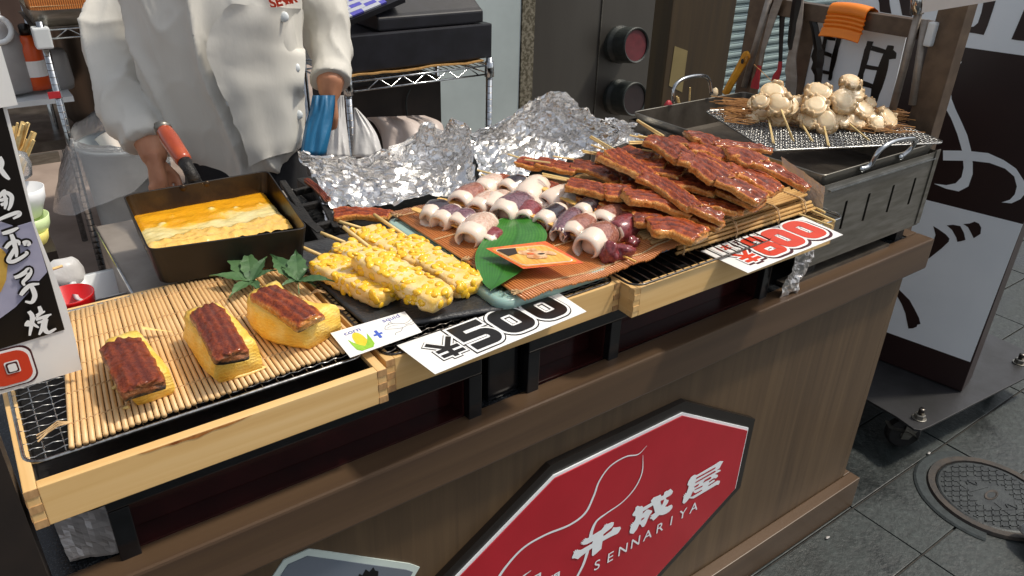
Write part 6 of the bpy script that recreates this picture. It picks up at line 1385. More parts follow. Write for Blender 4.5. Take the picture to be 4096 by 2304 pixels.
w1 = Q(618,640,DB-.13); mb.tube([Ls[-2], Ls[-1], w1], [.045,.040,.028], 12); hand(w1, Q(648,790,DB-.10)-w1, 1, ax_b*.3+ax_a*.9)
w2 = Q(1318,385,DB+.02); mb.tube([Rs_[-2], Rs_[-1], w2], [.040,.036,.027], 12); hand(w2, Q(1318,480,DB+.06)-w2, -1, -ax_a)
mb.tube([c0+ax_a*-.08+V((0,0,zh+.40)), Ls[0], Ls[1], Ls[2], Ls[3], Ls[-1]], [.03,.03,.032,.034,.036,.04], 12); mb.tube([c0+ax_a*.08+V((0,0,zh+.40)), Rs_[0], Rs_[1], Rs_[2], Rs_[-1]], [.03,.03,.03,.032,.034], 12)
place('body', remeshed(mb, .0055, 3), M['skin'], ck)
mb = MB(); mb.blob(hd-ax_b*.015+V((0,0,.022)), (.088,.088,.105), 20, 14, nz=.08, sc=3); part('hair', mb, M['hair'], ck, sm=True)
for s_ in (-1, 1):
    mb = MB(); mb.blob(hd+ax_a*(.032*s_)+ax_b*.086+V((0,0,.012)), (.012,.012,.007), 10, 8); part('eye', mb, M['blackink'], ck, sm=True)
mb = MB(); mb.blob(hd+ax_b*.092-V((0,0,.055)), (.022,.010,.006), 10, 8); part('mouth', mb, M['redpl'], ck, sm=True)

# ================================================================== wire shelving, cash register
def zz(x, y): return (1200+x/1.811, y/1.811)
YS = 1.70
def spost(mb_parent, x, y, z0, z1, r=.0127, grooves=True, mat='chrome'):
    mb = MB(); mb.tube([V((x,y,z0)), V((x,y,z1))], r, 16); part('post', mb, M[mat], mb_parent, sm=True)
    if grooves:
        for k in range(int((z1-z0-.05)/.0254)):
            z = z0+.02+k*.0254; mb = MB(); mb.ring((x,y,z), r+.0001, .0011, None, 14, 4); part('groove', mb, M['wire_dk'], mb_parent)
rs_ = thing('wire_shelf', 'chrome wire shelf carrying the black cash register', 'wire shelf', (-.4, 1.9, 0), 'chrome wire shelves behind the cook')
pl_, pr_ = PY(1391,345,YS), PY(1957,262,YS); zt1, zt2 = PY(1412,322,YS).z, PY(1412,361,YS).z
zt_a = (PY(1412,322,YS).z+PY(1945,266,YS).z)/2; zt_b = (PY(1412,361,YS).z+PY(1945,300,YS).z)/2
for x, y in ((pl_.x, YS), (pr_.x, YS), (pr_.x, YS+.40), (pl_.x, YS+.40)): spost(rs_, x, y, 0, PY(1955,230,YS).z, .0127, y == YS)
for y in (YS-.004, YS+.404):
    for z in (zt_a, zt_b): mb = MB(); mb.tube([V((pl_.x, y, z)), V((pr_.x, y, z))], .0034, 8); part('rail', mb, M['chrome'], rs_, sm=True)
    zg = [V((lerp(pl_.x+.07, pr_.x-.05, i/10), y, zt_a if i % 2 else zt_b)) for i in range(11)]; mb = MB(); mb.tube(zg, .0026, 6); part('truss', mb, M['chrome'], rs_, sm=True)
for x in (pl_.x, pr_.x):
    for z in (zt_a, zt_b): mb = MB(); mb.tube([V((x, YS, z)), V((x, YS+.4, z))], .0034, 8); part('rail', mb, M['chrome'], rs_, sm=True)
    mb = MB(); mb.lathe([(.0135, zt_b-.012), (.019, zt_b-.01), (.017, zt_a+.012), (.0135, zt_a+.014)], 16, Matrix.Translation((x, YS, 0))); part('collar', mb, M['chrome'], rs_, sm=True)
for i in range(1, 22): mb = MB(); x = lerp(pl_.x, pr_.x, i/22); mb.tube([V((x, YS-.004, zt_a+.004)), V((x, YS+.404, zt_a+.004))], .0017, 5); part('shelf_wire', mb, M['chrome'], rs_)
mb = MB(); P = []
for j in range(2):
    P.append([V((lerp(pl_.x+.016, pr_.x-.018, i/30), YS+.01+j*.36, zt_a+.008+.007*abs(math.sin(i*.22+.6))+(.004*noise.noise(V((i*.3,j,0)))))) for i in range(31)])
mb.grid(P); mb.grid([[p+V((0,0,.005)) for p in r_] for r_ in P], flip=True); mb.grid([P[0], [p+V((0,0,.005)) for p in P[0]]]); single('cardboard_sheet', mb, M['card'], 'wavy brown cardboard sheet under the cash drawer', 'cardboard')
bz0 = zt_a+.022; bz1 = (PY(1393,146,YS+.02).z+PY(1970,91,YS+.02).z)/2; bx0_, bx1_ = PY(1400,240,YS+.02).x, PY(1968,170,YS+.02).x
mb = MB(); mb.box((bx0_, YS+.02, bz0), (bx1_, YS+.38, bz1)); dr = single('till_box', mb, M['regblack'], 'plain black cash drawer box under the register', 'cash drawer', bev=.006)
rg = thing('cash_register', 'black cash register with grey and violet keys on the cash drawer', 'cash register', ((bx0_+bx1_)/2, YS+.2, bz1))
mb = MB(); xr0, xr1 = bx0_-.02, bx1_-.03; y0_ = YS+.035
prof_ = [(y0_, bz1+.003), (y0_, bz1+.045), (y0_+.02, bz1+.055), (y0_+.19, bz1+.16), (y0_+.30, bz1+.30), (y0_+.33, bz1+.30), (y0_+.33, bz1+.003)]
vs = [V((x, y, z)) for x in (xr0+.14, xr1) for y, z in prof_]; n_ = len(prof_); mb.add(vs, [tuple(range(n_)), tuple(range(2*n_-1, n_-1, -1))]+[(i, i+n_, (i+1) % n_+n_, (i+1) % n_) for i in range(n_)]); part('body', mb, M['regblack'], rg, bev=.006)
ka, kb, kc_, kd = [PY(*zz(x, y), YS+.03+dy) for x, y, dy in ((320,165,0), (760,-20,0), (560,-90,.16), (175,40,.12))]
kn = (kb-ka).cross(kd-ka).normalized(); 
if kn.z < 0: kn = -kn
mb = MB(); mb.add([ka, kb, kc_, kd, ka-kn*.02, kb-kn*.02, kc_-kn*.02, kd-kn*.02], [(0,1,2,3), (7,6,5,4), (0,4,5,1), (1,5,6,2), (2,6,7,3), (3,7,4,0)]); part('key_deck', mb, M['regblack'], rg)
for i in range(7):
    for j in range(5):
        a = ka.lerp(kb, .12+i*.095).lerp(kd.lerp(kc_, .12+i*.095), .14+j*.16); e1_, e2_ = (kb-ka).normalized(), (kd-ka).normalized(); F = frame(a, e1_, e2_); mb = MB(); mb.box((-.012,-.009,.001), (.010,.009,.007), F); part('key', mb, M['keyblue'] if (i+j*2) % 5 in (1,2) else M['key'], rg)
mb = MB(); mb.box((pl_.x+.02, YS+.12, .30), (PY(*zz(1020,700), YS+.12).x, YS+.38, zt_b-.02)); single('black_box', mb, M['dark'], 'dark box on the lower level of the register shelf', 'box')
mb = MB(); mb.tube(spline([PY(*zz(800,640), YS+.11), PY(*zz(770,720), YS+.11), PY(*zz(775,830), YS+.11), PY(*zz(790,900), YS+.11)], 5), .003, 6); single('cable', mb, M['pipe'], 'thin grey cable hanging under the register shelf', 'cable')
def bag(name, outline, d, th, mat, label, group=None, seed=0, cat='bag', nx=16, ny=18, amp=.012):
    """a limp bag: left and right edges in pixels, front bulging towards the street"""
    Lp, Rp = spline([V((x, y)) for x, y in outline[0]], 5), spline([V((x, y)) for x, y in outline[1]], 5); P, B_ = [], []
    for i, (a, b_) in enumerate(zip(Lp, Rp)):
        r_, q_ = [], []
        for j in range(nx+1):
            u = j/nx; x, y = lerp(a.x, b_.x, u), lerp(a.y, b_.y, u); v = i/len(Lp); b2 = math.sin(math.pi*u)**.6*(.4+.6*v); w_ = amp*noise.noise(V((u*5+seed, v*1.6, seed)))+amp*.5*noise.noise(V((u*13, v*3, seed)))
            r_.append(Q(x, y, d-th*b2-w_)); q_.append(Q(x, y, d+th*b2*.8+w_*.3))
        P.append(r_); B_.append(q_)
    mb = MB(); mb.grid(P); mb.grid(B_, flip=True); mb.grid([P[-1], B_[-1]]); return single(name, mb, mat, label, cat, group, sm=True)
def zl_(pts): return [zz(x, y) for x, y in pts]
dp = (PY(1391,345,YS)-CAM).dot(_f)
bag('plastic_bag', (zl_([(275,690),(235,850),(205,1000),(190,1140)]), zl_([(318,690),(330,850),(350,1000),(368,1140)])), dp-.03, .03, M['bagwhite'], 'limp white plastic bag hanging left of the shelf post', 'white bags at the register shelf', 1)
bag('plastic_bag', (zl_([(390,780),(388,880),(384,1000),(378,1140)]), zl_([(410,782),(490,870),(560,980),(610,1140)])), dp-.01, .03, M['bagwhite'], 'white plastic bag spread open right of the shelf post', 'white bags at the register shelf', 4)
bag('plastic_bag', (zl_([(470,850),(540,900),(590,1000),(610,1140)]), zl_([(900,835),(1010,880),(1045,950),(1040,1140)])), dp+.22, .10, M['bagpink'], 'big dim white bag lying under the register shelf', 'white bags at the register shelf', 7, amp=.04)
bag('plastic_bag', (zl_([(90,690),(70,800),(35,920),(0,1130)]), zl_([(255,690),(250,800),(225,950),(185,1130)])), DB-.09, .03, M['bagblue'], 'blue plastic bag hanging below the cook\'s right sleeve', None, 11)
# far left shelf
ls = thing('wire_shelf', 'chrome wire shelf with bottles at the far left behind the cook', 'wire shelf', (-1.4, 2.5, 0), 'chrome wire shelves behind the cook')
YL = 2.50; pL = PY(147,112,YL); zc1, zc2 = PY(300,112,YL).z, PY(300,147,YL).z
PL0 = PZ(425,1080,0.0); 
for x, y in ((pL.x+.012, YL), (pL.x+1.1, YL), (pL.x+.012, YL+.45), (pL.x+1.1, YL+.45)): spost(ls, x, y, 0, zc1+.03, .0127, y == YL and x < -1)
for z in (zc1, zc2): mb = MB(); mb.tube([V((pL.x, YL-.004, z)), V((pL.x+1.1, YL-.004, z))], .0034, 8); part('rail', mb, M['chrome'], ls, sm=True)
zg = [V((pL.x+.05+i*.045, YL-.004, zc1 if i % 2 else zc2)) for i in range(23)]; mb = MB(); mb.tube(zg, .0026, 6); part('truss', mb, M['chrome'], ls, sm=True)
mb = MB(); mb.box((pL.x-.018, YL-.03, zc2-.03), (pL.x+.036, YL+.03, zc1+.012)); part('corner_clamp', mb, M['plastic_white'], ls, bev=.006)
mb = MB(); mb.box((pL.x-.012, YL+.0, zc1+.004), (pL.x+1.1, YL+.45, zc1+.008)); part('shelf_plate', mb, M['steel_dk'], ls)
zlow = PY(160,375,2.72).z
mb = MB(); mb.box((PY(-80,385,2.72).x, 2.62, zlow-.02), (PY(275,360,2.72).x, 3.0, zlow)); part('lower_shelf', mb, M['plastic_white'], ls)
mb = MB(); mb.box((pL.x-.02, YL-.017, PY(205,378,YL).z-.012), (pL.x+.02, YL-.012, PY(205,378,YL).z+.012)); single('red_tape', mb, M['redpl'], 'small red tape on the left shelf post', 'tape')
tr0 = zc1+.010; mb = MB(); xa, xb = pL.x+.0, pL.x+.62
ring = rrect((xa+xb)/2, YL+.2, (xb-xa)/2, .19, .05)
mb.grid([[V((x, y, tr0)) for x, y in ring+[ring[0]]], [V((x+(x-(xa+xb)/2)*.03, y+(y-YL-.2)*.03, tr0+.055)) for x, y in ring+[ring[0]]]]); mb.f.append(tuple(range(len(ring)))); single('metal_tray', mb, M['steel'], 'metal tray with rounded corner on the left wire shelf', 'tray', sm=True)
bm_ = thing('bamboo_roll', 'thick orange roll of bamboo mats in the metal tray', 'bamboo mat', (pL.x+.3, YL+.15, tr0))
sm1 = MB(); sm1.tube([V((0,0,-.10)), V((0,0,.10))], .0042, 6); sme1 = sm1.mesh('slat', M['bamboo_o']); cx0 = PY(150,60,YL+.1).x
mb = MB(); mb.box((cx0-.02, YL+.08, tr0+.004), (cx0+.36, YL+.26, tr0+.19)); part('core', mb, M['bamboo_o'], bm_, bev=.02)
for i in range(52): link('slat', sme1, bm_, V((cx0-.018+i*.0073, YL+.074-.004*math.sin(i*.06), tr0+.105))-wloc(bm_))
for z in (.06, .13): mb = MB(); mb.tube([V((cx0-.02+i*.0366, YL+.0685, tr0+z)) for i in range(11)], .0012, 5); part('cord', mb, M['cord'], bm_)
def bottle(label, px, y, prof_, mat, capm, n=18, cat='bottle'):
    p = PY(*px, y); t = thing('bottle', label, cat, (p.x, y, p.z)); T = Matrix.Translation((p.x, y, p.z))
    mb = MB(); mb.lathe(prof_[0], n, T); part('body', mb, mat, t, sm=True); mb = MB(); mb.lathe(prof_[1], n, T); part('cap', mb, capm, t, sm=True); return t, p
t_b, p_b = bottle('orange bottle with black cap and white label on the lower left shelf', (158,352), 2.74, ([(.046,.0), (.048,.02), (.047,.15), (.036,.18), (.016,.20)], [(.018,.2), (.018,.235), (.012,.24)]), M['orangebot'], M['blackink'])
mb = MB(); mb.lathe([(.0485,.05), (.0485,.11)], 18, Matrix.Translation((p_b.x, 2.74, p_b.z)), cap=False); link('label_band', mb.mesh('label_band', M['white'], wloc(t_b)), t_b)
t_j, p_j = bottle('grey translucent jug with a looped handle at the far left', (50,360), 2.76, ([(.085,0), (.09,.02), (.088,.17), (.05,.24), (.028,.26)], [(.03,.262), (.03,.29), (.02,.295)]), M['jug'], M['plastic_white'], cat='jug')
mb = MB(); mb.ring((p_j.x, 2.68, p_j.z+.235), .045, .010, Matrix.Rotation(R(80), 4, 'X'), 20, 8); part('handle', mb, M['plastic_white'], t_j, sm=True)
mb = MB(); p = PY(232,352,2.80); mb.lathe([(.06,0), (.065,.03), (.06,.13), (.05,.15)], 16, Matrix.Translation(p)); single('storage_tub', mb, M['jug'], 'dim grey tub beside the orange bottle', 'tub', sm=True)
p = Q(400,455,3.35); rad = 3.35*118/FOC; mb = MB(); mb.lathe([(rad*.86,0), (rad*.97,.02), (rad,.06), (rad,.62), (rad*1.03,.625), (rad*1.03,.64)], 36, Matrix.Translation((p.x, p.y, p.z-.02))); single('stock_pot', mb, M['potsteel'], 'tall dim metal pot behind the cook\'s sleeve', 'pot', sm=True)
pf = p.z-.03; mb = MB(); mb.box((-1.75, p.y-.22, pf-.04), (-.55, p.y+.5, pf)); single('low_bench', mb, M['steel_dk'], 'low dark bench carrying the metal pot', 'bench')
mb = MB(); a, b_ = PZ(85,632,.06), PZ(260,607,.06); mb.box((a.x-.5, a.y, 0.006), (b_.x+.6, a.y+.03, .065)); single('steel_ledge', mb, M['steel'], 'low steel ledge on the floor behind the rubbish bin', 'ledge')
# rubbish bin with a clear bag
DBN = 3.0; bc_ = Q(490,560,DBN); rb = .165; bn_ = thing('rubbish_bin', 'grey round rubbish bin lined with a clear plastic bag', 'bin', (bc_.x, bc_.y, 0.006)); T = Matrix.Translation((bc_.x, bc_.y, 0))
mb = MB(); mb.lathe([(rb*.8,.008), (rb*.98, bc_.z-.02), (rb*1.05, bc_.z-.01), (rb*1.05, bc_.z), (rb*.95, bc_.z), (rb*.9, bc_.z-.08), (.01, bc_.z-.09)], 36, T, cap=False); part('bin_body', mb, M['bin'], bn_, sm=True)
mb = MB(); P = []
for i, (k_, dz) in enumerate(((.93,-.05), (.97,.015), (1.06,.035), (1.15,-.02), (1.28,-.10), (1.42,-.19), (1.5,-.26))):
    r_ = []
    for j in range(49):
        g = 2*math.pi*j/48; lf_ = .5+.5*math.cos(g-2.6); rr = rb*(1+(k_-1)*(1 if k_ < 1.1 else lf_*1.5+.15))*(1+.05*noise.noise(V((math.cos(g)*4, math.sin(g)*4, i*.6)))*(i > 1)); zz_ = dz*(1 if dz > 0 else .3+.7*lf_)+(.06*max(0, math.sin(g))**2 if i in (1,2) else 0)+.02*noise.noise(V((math.cos(g)*3, math.sin(g)*3, i*.5+9)))*(i > 1)
        r_.append(V((bc_.x+rr*math.cos(g), bc_.y+rr*math.sin(g), bc_.z+zz_)))
    P.append(r_)
mb.grid(P); single('bin_liner', mb, M['film'], 'clear plastic bag turned over the rim of the rubbish bin', 'plastic bag', sm=True)
for k_, (x, y, tl_) in enumerate(((520,600,.5), (470,615,-.5), (545,612,.9))):
    p = Q(x, y, DBN); T2 = Matrix.Translation((p.x, p.y, bc_.z-.05)) @ Matrix.Rotation(tl_, 4, 'X') @ Matrix.Rotation(tl_*.7, 4, 'Y'); mb = MB(); mb.lathe([(.026,0), (.036,.085), (.038,.086), (.034,.084), (.024,.004)], 18, T2, cap=False); single('paper_cup', mb, [M['paper'], M['photo_or']][k_ == 0], ['orange paper cup thrown in the bin', 'white paper cup lying in the bin nearest its left rim', 'white paper cup lying in the bin beside the cook\'s hand'][k_], 'cup', 'paper cups in the bin', sm=True)
mb = MB(); mb.tube([Q(470,600,DBN), Q(455,548,DBN-.02)], .0035, 6); single('used_skewer', mb, M['stick'], 'used bamboo skewer sticking out of the bin', 'skewer')
# chopsticks, bowls, cup, tub at the near left
cb = thing('chopstick_bundle', 'bundle of wooden chopsticks standing behind the price board', 'chopsticks', Q(40,640,1.75))
rc = random.Random(3)
for i in range(34):
    x, y = rc.uniform(20,142), rc.uniform(478,552); y += (x-60)*.22; a = Q(x, y, 1.75+rc.uniform(-.03,.05)); b_ = Q(x*.62+rc.uniform(-10,10)-8, y+150, 1.76+rc.uniform(-.01,.02)); d = (a-b_); F = frame(b_, d, V((0,0,1)).cross(d)); mb = MB(); mb.box((0,-.0028,-.0022), (d.length,.0028,.0022), F); part('chopstick', mb, M['stick'], cb)
def zr5(x, y): return (x/1.318, y/1.318)
for nm, px, r_, h_, mt_, lab in (('bowl', zr5(122,1060), .040, .05, 'bowlw', 'white plastic bowl at the top of the stack behind the price board'), ('bowl', zr5(146,1200), .040, .045, 'bowlg', 'pale green bowl in the stack behind the price board'), ('bowl', zr5(146,1270), .038, .04, 'bowly', 'yellow bowl lowest in the stack behind the price board')):
    p = Q(*px, 1.42); mb = MB(); mb.lathe([(r_*.6,-h_*.6), (r_*.95,h_*.1), (r_,h_*.5), (r_*.96,h_*.5), (r_*.55,-h_*.5)], 28, Matrix.Translation(p)); single('bowl', mb, M[mt_], lab, 'bowl', 'bowls stacked behind the price board', sm=True)
mb = MB(); mb.lathe([(.006,-.02), (.018,-.012), (.022,.01), (.018,.03), (.006,.036)], 20, Matrix.Translation(Q(*zr5(104,895), 1.42))); single('clear_cup', mb, M['film'], 'small clear dome cup above the white bowl', 'cup', sm=True)
p = Q(*zr5(140,1380), 1.42); mb = MB(); mb.box((p.x-.05, p.y-.05, ZT-.002), (p.x+.05, p.y+.05, p.z+.03)); single('bowl_stand', mb, M['dark'], 'dark stand under the bowls behind the price board', 'stand')
p = PZ(275,1176,.905); mb = MB(); mb.lathe([(.030,ZT-.905), (.036,-.004), (.0365,0), (.0345,0), (.029,ZT-.905+.004), (.001,ZT-.905+.004)], 36, Matrix.Translation(p), cap=False); single('red_cup', mb, M['redcup'], 'bright red plastic cup behind the bamboo mat', 'cup', sm=True)
mb = MB(); a = PZ(400,1165,.885); ring = rrect(a.x+.02, a.y+.02, .055, .05, .025); L_ = len(ring)
mb.grid([[V((x,y,ZT-.002)) for x,y in ring+[ring[0]]], [V((x,y,.885)) for x,y in ring+[ring[0]]], [V((a.x+.02+(x-a.x-.02)*1.08, a.y+.02+(y-a.y-.02)*1.08, .888)) for x,y in ring+[ring[0]]], [V((a.x+.02+(x-a.x-.02)*.94, a.y+.02+(y-a.y-.02)*.94, .886)) for x,y in ring+[ring[0]]], [V((a.x+.02+(x-a.x-.02)*.85, a.y+.02+(y-a.y-.02)*.85, .84)) for x,y in ring+[ring[0]]]]); mb.f.append(tuple(4*(L_+1)+k for k in range(L_))); single('white_tub', mb, M['plastic_white'], 'white plastic tub between the red cup and the burner', 'tub', sm=True)
p = PZ(262,1105,.90)+V((0,.03,-.01)); mb = MB(); mb.blob(p, (.036,.03,.03), 16, 12, nz=.22, sc=1.6); single('paper_bag', mb, M['bagwhite'], 'crumpled white paper behind the red cup', 'paper', sm=True)
mb = MB(); mb.tube([PZ(205,1078,.94), PZ(250,1064,.94)], .0022, 6); single('loose_skewer', mb, M['stick'], 'short loose skewer beside the price board above the red cup', 'skewer')
# ================================================================== frame with hanging tools
XF = .10
fr = thing('tool_frame', 'brown steel frame behind the grill with tools hanging from its bar', 'frame', (XF, .35, ZT))
def za(x, y): return (2550+x/3.22, y/3.22)
def zb(x, y): return (3296+x/3.22, y/3.22)
yb0, yb1 = PX(*zb(1380,300), XF).y, PX(*za(1560,300), XF).y
zb_hi, zb_lo = PX(*zb(1100,240), XF).z, PX(*zb(1000,470), XF).z
p2a, p2b = PX(*zb(1420,430), XF), PX(*zb(1790,430), XF)
mb = MB(); mb.box((XF-.012, p2b.y, .02), (XF+.03, p2a.y, 1.36)); part('post', mb, M['frame'], fr, bev=.002)
q1, q2 = PX(*za(1395,300), XF), PX(*za(1590,300), XF)
mb = MB(); mb.box((XF-.0, q2.y, .02), (XF+.04, q1.y, 1.36)); part('post', mb, M['frame'], fr, bev=.002)
mb = MB(); mb.box((XF-.004, p2a.y-.004, zb_lo), (XF+.026, q2.y-.0005, zb_hi)); part('bar', mb, M['frame'], fr, bev=.002)
mb = MB(); mb.box((XF-.028, p2a.y-.012, zb_lo-.008), (XF-.010, p2a.y+.006, zb_hi+.004)); part('end_cap', mb, M['plastic_white'], fr, bev=.005)
for pa, pb_ in ((za(1690,0), za(1370,1120)), (zb(1205,215), zb(880,1420)), (zb(1260,560), zb(1140,1350))):
    mb = MB(); A_, B_ = PX(*pa, XF-.012), PX(*pb_, XF-.012); A_ = A_+(A_-B_).normalized()*.05; mb.tube([A_, B_], .0085, 14); part('steel_tube', mb, M['steel_lit'], fr, sm=True)
mb = MB(); A_ = PX(*zb(1205,0), XF-.014); mb.tube([PX(*zb(1210,-60), XF-.014), A_, PX(*zb(1195,190), XF-.014)], .014, 14); part('clamp', mb, M['chrome'], fr, sm=True)
# panel with one brush character behind the bar
XP = .155
sp_ = thing('gate_sign', 'pale blue white sign panel with a black gate character behind the scallops', 'sign', (XP, .3, .9))
def pp(x, y, off=0): p = PX(*zb(x, y), XP); return V((XP-off, p.y, p.z))
def xpoly(par, name, pts, th, mat, off):
    n = len(pts); mb = MB(); vs = [p-V((off+th,0,0)) for p in pts]+[p-V((off,0,0)) for p in pts]
    mb.add(vs, [tuple(range(n)), tuple(range(2*n-1, n-1, -1))]+[(i, i+n, (i+1) % n+n, (i+1) % n) for i in range(n)]); return part(name, mb, mat, par)
xpoly(sp_, 'panel', [pp(-150,200), pp(1075,440), pp(820,1520), pp(-400,1520)], .003, M['signwhite'], 0)
xpoly(sp_, 'dark_edge', [pp(-330,160), pp(-60,225), pp(-330,1520), pp(-520,1520)], .002, M['frame'], .0035)
ST = [[(830,580),(910,590),(900,640),(945,680),(935,755),(850,765),(830,900),(760,1130),(700,1290),(660,1380),(600,1290),(620,1140),(700,880),(770,700)],
 [(570,525),(650,535),(600,680),(560,830),(520,950),(510,1030),(460,1090),(440,990),(490,800),(530,640)],
 [(630,585),(810,640),(785,692),(612,645)], [(550,828),(735,860),(715,907),(535,880)], [(500,1030),(645,1082),(625,1137),(465,1100)],
 [(200,418),(250,435),(230,520),(180,740),(130,920),(120,1000),(95,1040),(65,1020),(75,950),(110,740),(160,560)],
 [(25,355),(75,375),(60,470),(30,640),(0,800),(-40,960),(-90,1110),(-120,1080),(-80,960),(-20,640)],
 [(60,458),(170,490),(160,522),(50,505)], [(0,650),(120,690),(115,740),(-10,700)], [(-55,890),(90,915),(80,957),(-70,930)]]
for i, s_ in enumerate(ST):
    o_ = []
    for a, b_ in zip(s_, s_[1:]+s_[:1]):
        o_.append(a); o_.append(((a[0]+b_[0])/2+rnd.uniform(-5,5), (a[1]+b_[1])/2+rnd.uniform(-5,5)))
    xpoly(sp_, 'brush_stroke', [pp(*q) for q in o_], .0004, M['blackink'], .0034+.0003*i)
# orange silicone grip folded over the bar
gp = MB(); ya, yc = PX(*zb(600,150), XF).y, PX(*zb(110,100), XF).y; P = []
pr_f = [(.034,-.018),(.033,-.004),(.030,.006),(.012,.013),(-.004,.0125),(-.0135,.007),(-.0165,-.001),(-.0175,-.008),(-.0130,-.0095),(-.0130,-.011),(-.0185,-.0125),(-.0185,-.0165),(-.0140,-.018),(-.0140,-.0195),(-.0198,-.021),(-.0198,-.025),(-.0150,-.0265),(-.0150,-.028),(-.0212,-.0295),(-.0212,-.0335),(-.0165,-.035),(-.0165,-.0365),(-.0228,-.038),(-.0235,-.042),(-.026,-.050),(-.030,-.054)]
for i in range(13):
    u = i/12; y = lerp(ya, yc, u); fl = 1; P.append([V((XF+px_*1.05, y+(.004*(u-.5)*max(0,-pz_)*30), zb_hi-.004+pz_*1.12*fl+.004*(1-(2*u-1)**2))) for px_, pz_ in pr_f])
gp.grid(P); gp.grid([[p+V((.0022,0,-.0022)) for p in r_] for r_ in P], flip=True); single('silicone_grip', gp, M['sil_orange'], 'orange ribbed silicone grip folded over the frame bar', 'grip', sm=True)
# tongs and brushes
def strip(mb, pts, ws, th, x):       # flat bar in the frame plane: centre pixels, half width metres
    C_ = [PX(*p, x) for p in pts]; n = len(C_); rows = []
    for i in range(n):
        t_ = (C_[min(i+1,n-1)]-C_[max(i-1,0)]).normalized(); s_ = V((1,0,0)).cross(t_).normalized(); w_ = ws[i]
        rows.append([C_[i]-s_*w_-V((th,0,0))*.4, C_[i]-V((th,0,0)), C_[i]+s_*w_-V((th,0,0))*.4, C_[i]+s_*w_+V((th,0,0))*.4, C_[i]+V((th,0,0))*.6, C_[i]-s_*w_+V((th,0,0))*.4, C_[i]-s_*w_-V((th,0,0))*.4])
    mb.grid(rows); mb.f.append(tuple(len(mb.v)-7+k for k in range(6)))
def tool(label, name, parts_, x, cat):
    t = thing(name, label, cat, PX(*parts_[0][1][0], x))
    for nm, pts, ws, th, mat in parts_: mb = MB(); strip(mb, pts, ws, th, x); part(nm, mb, M[mat], t, sm=False)
    return t
tool('steel tongs with a red silicone tip hanging at the left of the bar', 'tongs', [('blade', [za(1830,-40), za(1760,150), za(1680,420), za(1600,700), za(1570,850)], [.011,.012,.009,.006,.005], .003, 'steel_lit'), ('tip', [za(1570,840), za(1555,920), za(1540,990), za(1520,1060), za(1510,1140)], [.0055,.006,.008,.012,.013], .004, 'redpl')], .085, 'tongs')
tool('black tongs with a darker red tip hanging beside the steel ones', 'tongs', [('blade', [za(1880,-40), za(1865,200), za(1850,500), za(1840,800)], [.010,.008,.006,.005], .003, 'dark'), ('tip', [za(1840,790), za(1830,900), za(1790,980), za(1770,1060)], [.0055,.006,.010,.012], .004, 'redpl')], .10, 'tongs')
tool('large steel tongs with a black grip and wavy blade', 'tongs', [('grip', [za(2070,-60), za(2040,150), za(2010,400), za(1985,560), za(1980,640)], [.013,.014,.014,.011,.006], .006, 'blackink'), ('blade', [za(2075,-60), za(2055,300), za(2010,620), za(1985,760), za(1975,900), za(1985,1000), za(1975,1100), za(1970,1240)], [.015,.0155,.012,.013,.017,.016,.017,.014], .004, 'steel_lit')], .08, 'tongs')
tool('black silicone tongs with scalloped tips in front of the sign panel', 'tongs', [('arm', [za(2230,200), za(2280,350), za(2310,520), za(2330,650)], [.008,.010,.011,.012], .004, 'blackink'), ('tip', [za(2330,640), za(2320,720), za(2330,800), za(2310,880), za(2330,960), za(2320,1120)], [.014,.018,.015,.016,.011,.008], .004, 'blackink')], .115, 'tongs')
ot = thing('yellow_handle', 'worn yellow plastic handle with a dark hole leaning by the grill', 'handle', PX(*za(1150,1170), .06))
mb = MB(); strip(mb, [za(1130,1210), za(1200,1080), za(1290,920), za(1370,780), za(1400,720), za(1412,680), za(1420,668)], [.0105,.0105,.011,.0125,.0125,.009,.004], .007, .06); part('grip', mb, M['yellowpl'], ot)
mb = MB(); p = PX(*za(1350,790), .0508); mb.blob(p, (.0008,.005,.007), 12, 8); part('hole', mb, M['blackink'], ot)
mb = MB(); p = PX(*za(1400,770), .0508); mb.blob(p, (.0018,.0045,.010), 12, 8, nz=.6, sc=2); part('melted_mark', mb, pm('melted', H('8a5a1e'), H('c98a30'), .4, scale=120), ot)
# ================================================================== tall sign on wheels
SA, SB = V((.617,.003,0)), V((.568,.253,0)); su = (SB-SA).normalized(); sn = V((-su.y, su.x, 0));  sn = sn if sn.x < 0 else -sn     # face normal looks to the near side
def PS(x, y, off=0):
    d = ray(x, y); t_ = (SA-CAM).dot(sn)/d.dot(sn); return CAM+d*t_+sn*off
bs = thing('street_sign', 'tall dark brown sign with big white brush characters standing beyond the cart', 'sign', (.62,.1,.13))
WS, TS = .56, .105; zs_ = .134
F = Matrix(((su.x, -sn.x, 0, SA.x), (su.y, -sn.y, 0, SA.y), (0,0,1,0), (0,0,0,1)))
mb = MB(); mb.box((0,0,zs_), (WS,TS,1.56), F); part('cabinet', mb, M['ink_brown'], bs, bev=.003)
def s_poly(name, pts, mat, off, th=.0006):
    n = len(pts); P0 = [PS(x, y) for x, y in pts]; mb = MB(); vs = [p+sn*(off+th) for p in P0]+[p+sn*off for p in P0]
    mb.add(vs, [tuple(range(n)), tuple(range(2*n-1, n-1, -1))]+[(i, i+n, (i+1) % n+n, (i+1) % n) for i in range(n)]); return part(name, mb, mat, bs)
def zc3(x, y): return (2500+x/1.61, y/1.61)
def z4(x, y): return (3200+x/2.415, 500+y/2.415)
def z7(x, y): return (3200+x/2.415, 1100+y/2.415)
e1_, e2_ = z7(848,555), z7(1645,840); t1_, t2_ = z4(1250,730), z4(2155,958)
def ext(a, b_, k): return (a[0]+(b_[0]-a[0])*k, a[1]+(b_[1]-a[1])*k)
